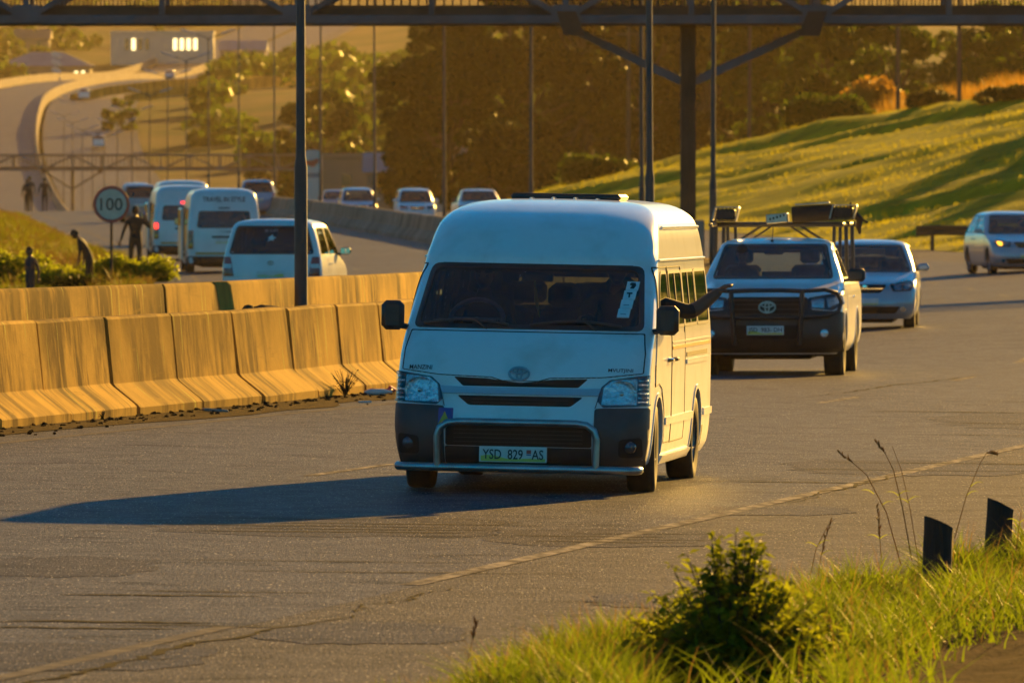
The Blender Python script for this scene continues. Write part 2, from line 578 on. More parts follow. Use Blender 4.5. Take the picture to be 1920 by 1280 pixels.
leaf_mat('leaf_bush', (.075, .12, .010), (.040, .070, .008), (.40, .46, .02), .5, 6)
leaf_mat('blade', (.060, .100, .008), (.014, .028, .004), (.24, .33, .012), .5, 7)
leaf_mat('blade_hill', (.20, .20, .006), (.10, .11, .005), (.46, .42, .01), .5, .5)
leaf_mat('blade_dry', (.24, .16, .05), (.16, .10, .035), (.42, .25, .06), .45, 2)
leaf_mat('orange_grass', (.20, .12, .02), (.13, .09, .02), (.50, .27, .03), .5, .3)
pmat('cloth_black', (.014, .014, .017), .9, col2=(.022, .021, .023), nscale=14)
pmat('cloth_navy', (.020, .026, .045), .9, nscale=14)
pmat('cloth_grey', (.05, .05, .055), .9, nscale=14)
pmat('cloth_blue', (.12, .25, .42), .9, nscale=14)
pmat('cloth_red', (.25, .03, .03), .9, nscale=14)
pmat('skin', (.13, .068, .042), .5, nscale=20)
pmat('hair', (.008, .007, .007), .9, nscale=40)
pmat('wall_cream', (.52, .47, .38), .9, col2=(.46, .41, .33), nscale=.3)
pmat('wall_white', (.62, .60, .56), .9, nscale=.3)
pmat('wall_brown', (.26, .19, .13), .9, nscale=.3)
pmat('roof_grey', (.26, .26, .29), .6, .2, col2=(.2, .2, .22), nscale=.5)
pmat('roof_rust', (.24, .14, .09), .7, nscale=.5)
pmat('window_dark', (.05, .045, .04), .15, coat=.5)
pmat('window_glint', (.9, .75, .45), .08, 1.0)
pmat('rubbish_red', (.6, .05, .03), .4)
pmat('rubbish_white', (.7, .7, .68), .5)
pmat('rubbish_grey', (.3, .28, .25), .7)
pmat('rubbish_blue', (.12, .2, .5), .4)
# ================================================================ the land: road-following coordinates (t = metres right of the median line)
M = pchip([0, 20, 40, 60, 80, 93, 110, 130, 150, 170, 190, 210, 230, 250, 290, 330, 370, 410, 450, 490, 530, 570, 690, 805, 885, 1050, 1150, 1250, 1350, 1480, 1600, 1800, 2200, 3400],
          [-22.4, -18.1, -13.8, -9.4, -5.0, -2.3, .1, 2.1, 3.35, 4.0, 3.95, 3.2, 2.0, .56, -2.3, -5.3, -8.3, -11.4, -14.4, -17.4, -20.2, -23, -31.9, -40.5, -46.5, -58, -63.6, -67.4, -68.5, -67, -63, -52, -30, 0])
ZR = pchip([0, 190, 220, 250, 300, 350, 406, 450, 490, 530, 570, 610, 650, 690, 740, 805, 845, 885, 970, 1090, 1150, 1250, 1350, 1480, 1600, 1800, 2600, 3400],
           [0, 0, .06, .2, .5, .85, 1.2, 1.45, 1.1, .5, .05, -.65, -1.45, -2.0, -2.1, -.9, .2, 1.3, 4.5, 9.4, 13, 17.5, 20.4, 23.5, 25.6, 36, 92, 140])
def opp(y): return (.32 + .10 * smooth(150, 220, y)) * (1 - smooth(480, 620, y))
def tR(y): return 13.95 - .95 * smooth(90, 200, y)
def gz(t, y):
    t = np.asarray(t, float); y = np.asarray(y, float)
    t, y = np.broadcast_arrays(t, y)
    base = ZR(y)
    c = np.interp(y, [0, 100, 140, 205, 270, 420, 600], [-.012, -.012, .04, .06, .035, .03, 0.0])
    t0 = np.interp(y, [0, 100, 135, 190], [8.5, 8.5, 0.5, 1.5])
    te = tR(y)
    zr = base + c * (np.clip(t, .6, te) - t0)
    # right of the road: verge, then cutting
    H = 5.7 * smooth(110, 235, y) * (1 - .8 * smooth(650, 900, y))
    tt = t - te
    ramp = .35 * smooth(.3, 26, tt) + .65 * np.clip((tt - .5) / 26, 0, 1)
    rise = np.clip(tt - 26, 0, 60) * .11 * smooth(150, 300, y)
    zr = zr + np.where(tt > 0, H * ramp + rise + .03 * np.clip(tt, 0, 3) * (1 - smooth(110, 235, y)), 0)
    # left of the median
    zo = base + opp(y) + .015 * (t + 1)
    u = -12.0 - t
    mound = 1.55 * smooth(0, 5, u) * np.exp(-((y - 315) / 75.) ** 2) - .5 * smooth(0, 3.5, u) * np.exp(-((y - 185) / 35.) ** 2)
    zo = zo + np.where(u > 0, mound - .25 * smooth(5, 25, u), 0)
    far = smooth(560, 760, y)
    zo = zo - far * np.clip(u - 2, 0, 200) * .012
    z = np.where(t > -.1, zr, zo)
    rough = smooth(620, 1000, y) * smooth(18, 45, np.abs(t))
    x = t + M(y)
    z = z + rough * 6.0 * (vnoise(x / 70., y / 160., 3) - .35)
    return z
def GZ(x, y): return float(gz(x - float(M(y)), y))
def W(t, y, dz=0.0):
    return (float(M(y)) + t, y, float(gz(t, y)) + dz)

def sheet(name, ts, ys, mat, dz=0.0, zf=None):
    T, Y = np.meshgrid(np.asarray(ts, float), np.asarray(ys, float))
    Z = (gz(T, Y) if zf is None else zf(T, Y)) + dz
    P = np.stack([T + M(Y), Y, Z], -1)
    return mobj(name, grid_mesh(name, P, MAT[mat]))

rows_near = np.concatenate([np.arange(18, 130, 2.5), np.arange(130, 720, 5), np.arange(720, 1700, 15), np.arange(1700, 3401, 50)])
# ground sheet (sinks under the carriageways and the median)
tg = np.concatenate([[-420, -300, -200, -140, -100, -75, -60, -50, -42, -36], np.arange(-32, -12, 1.0), [-12, -11.7, -8, -4, -1, 0, 1, 4, 8, 12, 13.0, 13.4, 13.8, 14.2, 14.8],
                     np.arange(15.5, 30, 1.2), [32, 35, 40, 46, 54, 65, 80, 100, 140, 200, 300, 420]])
def ground_z(T, Y):
    z = gz(T, Y)
    inside = (T > -11.8) & (T < tR(Y) - .3)
    z = np.where(inside, z - .35, z)
    hs = (T > tR(Y) + .4) & (T < 62) & (Y > 112) & (Y < 700)
    z = np.where(hs, z - .9, z)
    z = z + np.where(inside | hs, 0, .10 * (vnoise(T * .8, Y * .35, 5) - .5))
    return z
g = sheet('ground', tg, rows_near, 'grass_ground', -.03, ground_z)
g.data.materials.append(MAT['far_ground'])
pi = np.zeros(len(g.data.polygons), np.int32)
cy = np.zeros(len(g.data.polygons) * 3, np.float32); g.data.polygons.foreach_get('center', cy)
pi[cy.reshape(-1, 3)[:, 1] > 760] = 1
g.data.polygons.foreach_set('material_index', pi)
tag(g, kind='structure')

def road(name, f0, f1, n, ys, mat, dz=0.0):
    U, Y = np.meshgrid(np.linspace(0, 1, n), ys)
    T = f0(Y) + (f1(Y) - f0(Y)) * U
    P = np.stack([T + M(Y), Y, gz(T, Y) + dz], -1)
    o = mobj(name, grid_mesh(name, P, MAT[mat]))
    return tag(o, kind='structure')
C = lambda v: (lambda y: np.full_like(np.asarray(y, float), v))
ys_r = np.concatenate([np.arange(18, 140, 1.5), np.arange(140, 720, 4), np.arange(720, 2000, 12)])
# painted edge line of the near carriageway, as t(y)
def t_edge(y):
    x = -.46 + .187 * (np.asarray(y, float) - 49.2)
    return np.where(np.asarray(y) < 90, x - M(y), np.minimum(x - M(y), 10.3 + 0 * M(y)))
road('road_surface', C(.55), lambda y: t_edge(y) + .02, 12, ys_r, 'asphalt_main')
road('road_shoulder', lambda y: t_edge(y) + .02, lambda y: tR(y) + .12 * (vnoise(np.asarray(y) * .9, 0 * np.asarray(y), 2) - .5), 8, ys_r, 'asphalt_shoulder', -.001)
road('opposite_road_surface', C(-12.1), C(-.55), 8, ys_r, 'asphalt_main')
tag(road('dirt_strip', C(.62), lambda y: 1.55 + .5 * (vnoise(np.asarray(y) * .6, 0 * np.asarray(y), 4) - .5), 6, np.arange(60, 260, .7), 'dirt', .006), kind='structure')

def line_strip(name, fc, w, y0, y1, mat, dz=.008, step=1.0):
    ys = np.arange(y0, y1 + step * .5, step)
    return road(name, lambda y: fc(y) - w / 2, lambda y: fc(y) + w / 2, 3, ys, mat, dz)
line_strip('edge_line', lambda y: t_edge(y) - .05, .13, 48.8, 110, 'road_paint', .003)
line_strip('edge_line', lambda y: t_edge(y) - .05, .11, 28, 44.5, 'road_paint_faint', .003)
line_strip('edge_line', C(1.95), .10, 60, 300, 'road_paint_faint', .003)
line_strip('edge_line', C(-2.0), .12, 120, 500, 'road_paint_faint', .003, 4)
line_strip('edge_line', C(-11.0), .12, 120, 500, 'road_paint_faint', .003, 4)
for y0 in np.arange(30.5, 260, 12.0):
    line_strip('lane_dash', lambda y: (t_edge(y) + 1.6) / 2 + .2, .10, y0, y0 + 3.0, 'road_paint', .003, .5)
for y0 in np.arange(126, 500, 12.0):
    line_strip('lane_dash', C(-6.5), .11, y0, y0 + 3.0, 'road_paint', .003, 1.0)
# slip-lane line seen as a shallow curve behind the pickup
line_strip('slip_lane_line', lambda y: 9.6 + 1.1 * np.sin((np.asarray(y) - 84) / 40.), .10, 84, 150, 'road_paint_faint', .003)

# sealed cracks in the asphalt
def crack(x0, y0, x1, y1, w, seed, wob=.05):
    rnd = random.Random(seed); n = 46; L = []
    off = 0
    for i in range(n + 1):
        u = i / n; off = off * .8 + rnd.uniform(-wob, wob)
        L.append((x0 + (x1 - x0) * u + off, y0 + (y1 - y0) * u, w * rnd.uniform(.4, 1.2) * (.25 + math.sin(math.pi * min(1, max(0, u))) * .75)))
    v = []; f = []
    for (x, y, ww) in L:
        z = GZ(x, y) + .0045
        v += [(x - ww / 2, y, z), (x + ww / 2, y, z)]
    for i in range(n): f.append((2 * i, 2 * i + 1, 2 * i + 3, 2 * i + 2))
    o = mobj('road_crack', mesh('road_crack', v, f, MAT['tar'], angle=180)); tag(o, kind='structure')
for i, a in enumerate([(-2.45, 38.0, -.95, 45.3, .06), (-.95, 45.3, -.35, 48.6, .03), (2.0, 62, 3.1, 69, .03), (-3.2, 40.3, -1.2, 41.2, .05),
                       (-2.9, 43.0, -1.5, 42.4, .05), (1.1, 67.3, 3.6, 66.5, .05), (1.9, 71.8, 5.6, 70.6, .06), (3.0, 84, 6.9, 83, .08), (-1.5, 47.5, -.2, 47.2, .03),
                       (-2.0, 57, .4, 56.6, .03), (3.2, 93, 6.0, 107, .06), (1.6, 60.6, 2.9, 60.3, .03), (-.3, 50.0, 1.4, 49.5, .03)]):
    crack(*a, seed=i)

# transverse ruts and patched areas
def rut(x0, x1, y, w, seed):
    rnd = random.Random(seed); n = 26; v = []; f = []; off = 0
    for i in range(n + 1):
        u = i / n; off = off * .85 + rnd.uniform(-.03, .03); ww = w * rnd.uniform(.5, 1.1) * math.sin(math.pi * (u * .94 + .03)) ** .5
        x = x0 + (x1 - x0) * u; yy = y + off + (x - x0) * .06; z = GZ(x, yy) + .0042
        v += [(x, yy - ww / 2, z), (x, yy + ww / 2, z)]
    for i in range(n): f.append((2 * i, 2 * i + 2, 2 * i + 3, 2 * i + 1))
    tag(mobj('road_rut', mesh('road_rut', v, f, MAT['tar'], angle=180)), kind='structure')
for i, a in enumerate([(-2.1, -.3, 55.9, .13), (-1.9, -.1, 56.35, .10), (-2.3, -.4, 56.8, .12), (-1.6, .2, 57.3, .10), (-2.4, -.9, 58.0, .09), (-2.5, -1.4, 47.2, .12), (-2.2, -1.0, 47.7, .08), (-2.7, -1.55, 44.3, .16), (-2.75, -1.7, 43.7, .12), (-2.1, -1.1, 44.0, .08),
                       (.15, 1.2, 54.9, .12), (.3, 1.35, 55.3, .09), (.0, 1.0, 55.7, .12), (.4, 1.4, 56.2, .08), (2.3, 4.4, 69.4, .12), (1.4, 3.0, 66.3, .12), (2.6, 5.2, 71.2, .14), (3.9, 7.2, 79.5, .16), (4.4, 7.8, 83.4, .18), (3.6, 6.1, 87.5, .2), (5.0, 8.6, 92, .22), (-1.6, .5, 50.3, .08), (-2.2, -.2, 51.6, .07)]):
    rut(*a, seed=50 + i)
for i, (cx_, cy_, lx, ly) in enumerate([(-2.3, 41.0, .9, 1.3), (-.75, 43.6, .55, 1.1), (.55, 55.6, .8, 1.5), (3.3, 70.2, 1.1, 2.0), (5.6, 84.5, 1.5, 3.2), (1.9, 60.6, .55, .9), (-2.7, 50.6, .6, 1.4), (-1.2, 57.0, 1.3, 1.8), (.9, 47.4, .5, .9)]):
    rnd = random.Random(80 + i); n = 34; ctr = (cx_, cy_, GZ(cx_, cy_) + .0022); v = [ctr]; f = []
    for k in range(n):
        a = 2 * math.pi * k / n; q = (abs(math.cos(a)) ** 3 + abs(math.sin(a)) ** 3) ** (-1 / 3.) * rnd.uniform(.82, 1.05)
        x, yy = cx_ + lx * q * math.cos(a), cy_ + ly * q * math.sin(a) + .2 * math.cos(a) * lx; v.append((x, yy, GZ(x, yy) + .0022))
    f = [(0, 1 + k, 1 + (k + 1) % n) for k in range(n)]
    tag(mobj('road_patch', mesh('road_patch', v, f, MAT['asphalt_patch'], angle=180)), kind='structure')

# ------------------------------------------------------------- cutting on the right: mown grass slope with swells added for light streaks
hy = np.arange(112, 700, 1.6); ht = np.concatenate([np.arange(0, 29, .33), np.arange(29, 50, .9)])
U, Y = np.meshgrid(ht, hy)
T = U + tR(Y) + .25
def hill_z(T, Y):
    z = gz(T, Y)
    tt = T - tR(Y)
    amp = smooth(.8, 4, tt) * smooth(150, 230, Y)
    # long swells shaped to split the low sun into streaks, with smaller tussocks
    a, b = tt + .45 * Y, Y - .45 * tt
    z = z + amp * (1.15 * (vnoise(a / 5.5, b / 48., 8) - .5) + .55 * (vnoise(a / 2.6, b / 22., 9) - .5) + .30 * (vnoise(Y / 9., tt / 3.2, 10) - .5) + .12 * (vnoise(Y / 3.2, tt / 1.1, 11) - .5))
    return z
P = np.stack([T + M(Y), Y, hill_z(T, Y)], -1)
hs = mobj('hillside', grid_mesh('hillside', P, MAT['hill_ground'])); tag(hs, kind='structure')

# ------------------------------------------------------------- median: near barrier, fill, upper barrier
FILL = .92
sf = tag(mobj('median_fill', grid_mesh('median_fill', np.stack([
    np.stack([M(np.arange(55, 700, 2.)) + t, np.arange(55, 700, 2.), ZR(np.arange(55, 700, 2.)) + FILL + .03 * vnoise(np.arange(55, 700, 2.) * .7, np.full(323, t * 3), 6)[:len(np.arange(55, 700, 2.))]], -1)
    for t in (-.5, -.3, -.1, .1, .25)], 1), MAT['soil_fill'])), kind='structure')

def barrier_unit(profile, y0, y1, gap, zoff, jig=(0, 0, 0), nseg=1):
    """profile (t, z) loop swept from y0 to y1 along the median"""
    v = []; f = []; n = len(profile)
    for k in range(nseg + 1):
        y = y0 + gap / 2 + (y1 - y0 - gap) * k / nseg
        x = float(M(y)); zb = float(ZR(y))
        for (t, z) in profile:
            v.append((x + t + jig[0] + jig[1] * (z - .5), y, zb + z + zoff + jig[2] * (k / nseg - .5)))
    for k in range(nseg):
        for i in range(n):
            j = (i + 1) % n
            f.append((k * n + i, k * n + j, (k + 1) * n + j, (k + 1) * n + i))
    f.append(tuple(range(n - 1, -1, -1))); f.append(tuple(nseg * n + i for i in range(n)))
    return v, f
near_prof = [(.80, -.15), (.80, .08), (.775, .11), (.565, .28), (.54, .31), (.475, .93), (.45, .955), (.29, .955), (.26, .93), (.20, -.15)]
low = empty('concrete_barrier', W(.5, 86))
tag(low, 'lower row of precast concrete barrier blocks with flared foot beside the near lane', 'barrier')
rj = random.Random(3)
y = 68.0
while y < 215:
    y1 = y + 2.45
    v, f = barrier_unit(near_prof, y, y1, .10, float(gz(.75, y)) - float(ZR(y)), (rj.uniform(-.012, .012), rj.uniform(-.02, .02), rj.uniform(-.02, .02)))
    o = mobj('barrier_block', mesh('barrier_block', v, f, MAT['concrete_barrier'], angle=28))
    o.parent = low; o.matrix_parent_inverse = Matrix.Translation(low.location).inverted()
    y = y1
up_prof = [(-.37, .72), (-.41, 1.27), (-.43, 1.31), (-.58, 1.31), (-.61, 1.28), (-.70, .82), (-.93, .56), (-.95, .40), (-.95, .2), (-.37, .2)]
upb = empty('concrete_barrier', W(-.6, 90))
tag(upb, 'upper stained concrete barrier wall behind the lamp posts along the opposite carriageway', 'barrier')
y = 57.4
while y < 520:
    L = 10.3 if y < 250 else 6.0
    v, f = barrier_unit(up_prof, y, y + L, .10 if y < 120 else .04, rj.uniform(-.012, .012), (rj.uniform(-.012, .012), 0, rj.uniform(-.02, .02)), 5)
    o = mobj('barrier_section', mesh('barrier_section', v, f, MAT['concrete_upper' if y < 225 else 'concrete_far'], angle=28))
    o.parent = upb; o.matrix_parent_inverse = Matrix.Translation(upb.location).inverted()
    y += L
def far_barrier(label, t, y0, y1, step, h=1.0, w=.35, dz=0., mat='concrete_far'):
    v = []; f = []; ys = np.arange(y0, y1, step)
    for yy in ys:
        x, _, z = W(t, yy, dz)
        v += [(x - w / 2 - .1, yy, z - .4), (x - w / 4, yy, z + h), (x + w / 4, yy, z + h), (x + w / 2 + .1, yy, z - .4)]
    for k in range(len(ys) - 1):
        for i in range(3): f.append((4 * k + i, 4 * k + i + 1, 4 * k + i + 5, 4 * k + i + 4))
    o = mobj('concrete_barrier', mesh('concrete_barrier', v, f, MAT[mat], angle=28))
    return tag(o, label, 'barrier')
far_barrier('golden lit median barrier curving up the distant road past the second footbridge', -.3, 525, 1750, 12, 1.1)
far_barrier('distant outer barrier along the far left edge of the climbing road', -13.2, 1080, 1750, 12, 1.3)

# clods, rubbish and weeds along the barrier foot
mb = MB(); rc = random.Random(5)
for i in range(520):
    yy = rc.uniform(70, 112); t = .82 + abs(rc.gauss(0, .32)); s = rc.uniform(.008, .03)
    x, _, z = W(t, yy); mb.box((x, yy, z + s * .4), (s * rc.uniform(1, 2.4), s * rc.uniform(1, 2.4), s), (rc.uniform(-.4, .4), rc.uniform(-.4, .4), rc.uniform(0, 3)), s * .3)
tag(mb.build('gravel', [MAT['dirt']]), 'loose dirt clods and grit along the foot of the barrier', 'dirt', kind='stuff')

def lump(name, label, cat, loc, d, mat, seed, squash=.7, rot=0):
    bm = bmesh.new(); bmesh.ops.create_icosphere(bm, subdivisions=2, radius=.5)
    rr = random.Random(seed)
    dirs = [Vector((rr.gauss(0, 1), rr.gauss(0, 1), rr.gauss(0, 1))).normalized() for _ in range(9)]
    for v in bm.verts:
        m = max(max(0, v.co.normalized().dot(q) - .72) for q in dirs)
        v.co *= 1 - m * .9
        v.co = Vector((v.co.x * d[0], v.co.y * d[1], v.co.z * d[2]))
    me = bpy.data.meshes.new(name); bm.to_mesh(me); bm.free(); me.materials.append(MAT[mat]); finish(me, 30)
    o = mobj(name, me, None, (loc[0], loc[1], loc[2] + d[2] * .42), (0, 0, rot))
    return tag(o, label, cat)
def fillp(t, y): return (float(M(y)) + t, y, float(ZR(y)) + FILL + .01)
lump('rubble_lump', 'large dark rubble lump by the lamp post foot, lowest of the pile', 'rubble', fillp(-.08, 91.6), (.34, .45, .16), 'soil_fill', 1)
lump('rubble_lump', 'small grey rubble lump leaning on the wall gap behind the lamp post', 'rubble', fillp(-.22, 91.3), (.18, .26, .15), 'soil_fill', 2)
lump('rubble_lump', 'flat black rubble slab beside the wall gap, farthest from the lamp post', 'rubble', fillp(-.05, 90.9), (.2, .3, .10), 'void_black', 3)
# rubbish on the dirt
def on(t, y, dz=0): return W(t, y, dz)
b = MB(); b.tube([(0, 0, .035), (.05, 0, .035), (.22, 0, .037), (.27, 0, .036), (.31, 0, .035)], [.012, .034, .034, .016, .016], 10)
tag(b.build('plastic_bottle', [MAT['rubbish_white']], None, 40, on(.98, 91.5), (0, 0, .3)), 'crushed white plastic bottle lying under the weed at the barrier', 'bottle')
b = MB(); b.box((0, 0, .02), (.24, .1, .035), (0, .1, 0), .012); b.box((.09, .01, .04), (.1, .07, .03), (.2, -.4, .3), .01)
tag(b.build('crisp_packet', [MAT['rubbish_red']], None, 40, on(.98, 92.4), (0, .1, .5)), 'red crumpled packet on the dirt beside the weed', 'packet')
b = MB(); b.box((0, 0, .02), (.12, .09, .05), (.3, .5, .2), .015)
tag(b.build('crumpled_wrapper', [MAT['rubbish_red']], None, 40, on(.95, 93.3), (0, 0, 0)), 'small upright red wrapper at the far end of the litter', 'packet')
b = MB(); b.box((0, 0, .02), (.26, .09, .03), (0, .08, 0), .008)
tag(b.build('cardboard_scrap', [MAT['rubbish_grey']], None, 40, on(1.15, 84.2), (0, 0, .3)), 'pale flat cardboard scrap on the dirt under the barrier blocks', 'scrap')
b = MB(); b.box((0, 0, .012), (.14, .03, .02), None, .003)
tag(b.build('wood_splinter', [MAT['rubbish_white']], None, 40, on(1.65, 88.4), (0, 0, .2)), 'short pale splinter lying at the edge of the asphalt', 'scrap')
b = MB(); b.box((0, 0, .03), (.16, .12, .05), (.1, .1, .2), .01)
tag(b.build('stone_chip', [MAT['rubbish_grey']], None, 40, on(.95, 95.6), (0, 0, 0)), 'grey stone chip at the barrier foot next to the minibus', 'stone')

# ------------------------------------------------------------- lamp posts down the median
def lamp_mesh():
    p = MB()
    p.tube([(0, 0, 0), (0, 0, .05), (0, 0, 1.62), (0, 0, 1.75), (0, 0, 9.6)], [.075, .072, .070, .052, .034], 12)
    p.box((0, 0, .015), (.26, .26, .03), None, .005)
    a = MB()
    for s in (-1, 1):
        a.tube([(0, 0, 9.45), (s * .12, 0, 9.62), (s * .75, 0, 9.82)], [.03, .028, .024], 8)
    h = MB()
    h.lathe([(.0, -.05), (.07, -.045), (.08, 0), (.05, .04), (0, .05)], 10, Matrix.Scale(1.0, 4))
    return p.mesh('pole', [MAT['pole_steel']]), a.mesh('arm', [MAT['pole_far']])
pole_me, arm_me = lamp_mesh()
def lum_mesh():
    h = MB(); v = []; f = []
    prof = [(0, .035, .03), (.12, .07, .05), (.5, .10, .06), (.85, .09, .05), (.95, .03, .03)]
    n = 8
    for (l, wy, wz) in prof:
        for j in range(n):
            a = 2 * math.pi * j / n
            v.append((l, wy * math.cos(a), wz * math.sin(a)))
    for i in range(len(prof) - 1):
        for j in range(n):
            f.append((i * n + j, i * n + (j + 1) % n, (i + 1) * n + (j + 1) % n, (i + 1) * n + j))
    f.append(tuple(range(n - 1, -1, -1))); f.append(tuple((len(prof) - 1) * n + j for j in range(n)))
    h.add(v, f)
    return h.mesh('lamp_head', [MAT['lamp_head']])
lum_me = lum_mesh()
door_me = MB().box((0, -.074, .95), (.07, .012, .32), None, .004).mesh('access_door', [MAT['pole_steel']])
lamp_ys = [93.0, 130, 170, 210, 250, 290, 330, 370, 410, 450, 490, 530, 570, 610, 650, 690, 730, 770, 807, 845, 885]
lamp_lab = ['thick dark lamp post standing at the wall gap left of the white minibus', 'dark lamp post rising straight behind the roof of the white minibus', 'dark lamp post rising behind the left corner of the pickup rack',
            'slim lamp post just left of the taller dark one above the minibus roof', 'slim lamp post above the middle of the minibus roof, left of the bridge strut', 'slim lamp post in front of the big dark tree by the white oncoming cars',
            'slim lamp post at the left edge of the big dark tree', 'slim lamp post just right of the thick foreground post', 'slim lamp post just left of the thick foreground post',
            'lamp post whose head touches the underside of the footbridge', 'lamp post with the highest visible double head below the footbridge', 'lamp post with double head in front of the white flat-roofed building',
            'lamp post with double head at the corner of the ramp parapet', 'lamp post with double head below the ramp, fourth down the receding row', 'lamp post with double head fifth down the receding row', 'lamp post with double head sixth down the receding row',
            'lamp post with double head seventh down the receding row', 'hazy lamp post eighth down the receding row', 'hazy lamp post right of the lit median, third from the end of the row', 'hazy lamp post second from the far end of the row', 'hazy farthest lamp post beside the glowing median barrier']
for y, lab in zip(lamp_ys, lamp_lab):
    x = float(M(y)); z = float(ZR(y)) + (FILL if y < 700 else .3) + float(gz(.6, y) - ZR(y)) * 0
    e = empty('street_lamp', (x, y, z), (0, random.uniform(-.004, .006), 0))
    tag(e, lab, 'street lamp', 'lamp posts down the median')
    mobj('pole', pole_me, e); mobj('arm', arm_me, e)
    if y < 140: mobj('access_door', door_me, e)
    for s in (-1, 1):
        o = mobj('lamp_head', lum_me, e, (s * .7, 0, 9.81), (0, -.32, 0) if s > 0 else (0, -.32, math.pi))

# ------------------------------------------------------------- footbridges
def beam(mb_, a, b, w, h, mi=0):
    a = Vector(a); b = Vector(b); d = b - a
    rot = d.to_track_quat('X', 'Z').to_euler()
    mb_.box((a + b) / 2, (d.length, w, h), rot, .008, mi)
def footbridge(name, label, Y, nodes, z0, hgt, depth, px, pz0, strut_z, bars, det=True, pier_w=.34):
    e = empty(name, (px, Y, pz0)); tag(e, label, 'footbridge')
    def part(nm, mb_, mat, par=e):
        o = mb_.build(nm, [MAT[mat]]); o.parent = par
        o.matrix_parent_inverse = Matrix.Translation(e.location).inverted(); return o
    xs = sorted(nodes); mids = [(a + b) / 2 for a, b in zip(xs[:-1], xs[1:])]
    for side, yy in ((0, Y), (1, Y + depth)):
        m1 = MB(); m1.box(((xs[0] + xs[-1]) / 2, yy, z0 + .10), (xs[-1] - xs[0], .16, .20), None, .015); part('bottom_chord', m1, 'bridge_steel')
        m1 = MB(); m1.box(((xs[0] + xs[-1]) / 2, yy, z0 + hgt), (xs[-1] - xs[0], .16, .18), None, .015); part('top_chord', m1, 'bridge_steel')
        for x in xs + mids:
            m1 = MB(); m1.box((x, yy, z0 + .2 + (hgt - .29) / 2), (.13, .11, hgt - .29), None, .01); part('upright', m1, 'bridge_steel')
        for i in range(len(mids)):
            for a, b in ((xs[i], mids[i]), (xs[i + 1], mids[i])):
                m1 = MB(); beam(m1, (a + (b - a) * .03, yy - .004, z0 + .16), (b, yy - .004, z0 + hgt - .1), .10, .12); part('diagonal', m1, 'bridge_steel')
        if side == 0:
            for x in xs:
                m1 = MB(); m1.prism(round_poly([(x - .34, z0 + .03), (x + .34, z0 + .03), (x + .30, z0 + .42), (x - .30, z0 + .42)], .04, 2), -.01, .01, Matrix.Translation((0, yy - .095, 0)) @ Matrix.Rotation(math.pi / 2, 4, 'X')); part('gusset_plate', m1, 'bridge_steel')
    m1 = MB(); m1.box(((xs[0] + xs[-1]) / 2, Y + depth / 2, z0 + .275), (xs[-1] - xs[0], depth - .35, .16), None, .01); part('deck', m1, 'bridge_rust')
    for yy in (Y + .22, Y + depth - .22):
        m1 = MB()
        for zz in (z0 + .40, z0 + 1.45): m1.box(((xs[0] + xs[-1]) / 2, yy, zz), (xs[-1] - xs[0], .04, .04), None, .005)
        rail = part('rail', m1, 'bridge_rust')
        n = int((xs[-1] - xs[0]) / bars)
        if det:
            bar_me = MB().box((0, 0, 0), (.026, .026, 1.0), None, .004).mesh('baluster', [MAT['bridge_rust']])
            for k in range(n):
                o = mobj('baluster', bar_me, rail); o.matrix_parent_inverse = Matrix.Translation(e.location).inverted() if False else Matrix()
                o.location = (xs[0] + (k + .5) * bars, yy, z0 + .90)
        else:
            m1 = MB()
            for k in range(n): m1.box((xs[0] + (k + .5) * bars, yy, z0 + 1.02), (.05, .03, 1.0))
            o = part('balusters', m1, 'bridge_rust'); o['kind'] = 'stuff'
    # pier
    yc = Y + depth / 2
    m1 = MB(); m1.box((px, yc, (z0 + pz0) / 2), (pier_w, pier_w, z0 - pz0), None, .012)
    m1.box((px, yc - pier_w / 2 - .02, (z0 + pz0) / 2), (pier_w * .25, .05, z0 - pz0 - .02), None, .01); part('column', m1, 'bridge_rust')
    m1 = MB(); m1.box((px, yc, pz0 + .28), (.72, .8, 1.15), None, .03); part('plinth', m1, 'concrete_far')
    below = [x for x in xs if x < px][-1]; above = [x for x in xs if x > px][0]
    for x in (below, above):
        m1 = MB(); beam(m1, (px + (.15 if x > px else -.15), yc, strut_z), (x, yc, z0 - .02), .16, .17); beam(m1, (px + (.15 if x > px else -.15), yc + .01, strut_z + .1), (x, yc + .01, z0 + .06), .22, .03)
        part('strut', m1, 'bridge_steel')
        m1 = MB(); m1.prism([(x - .2, z0 + .28), (x + .22, z0 + .28), (x + (.42 if x < px else .05), z0 - .26), (x - (.05 if x < px else .42), z0 - .26)] if True else [], -.02, .02, Matrix.Translation((0, Y - .125, 0)) @ Matrix.Rotation(math.pi / 2, 4, 'X')); part('bracket_plate', m1, 'bridge_rust')
    return e
footbridge('footbridge', 'dark steel truss footbridge crossing the whole top of the picture', 189.0, [-22.7, -16.7, -10.75, -4.75, 1.19, 6.75, 12.6, 18.6, 24.6], 6.11, 2.0, 2.2, 3.92, float(ZR(190)) + FILL, 4.85, .19)
footbridge('footbridge', 'small hazy steel footbridge across the distant road', 840.0, [-70, -64, -58, -52, -46.2, -40.4, -34.6, -28.8, -23, -17], 5.35, 1.55, 2.2, -43.3, float(ZR(840)) + .3, 3.6, .4, False, .3)
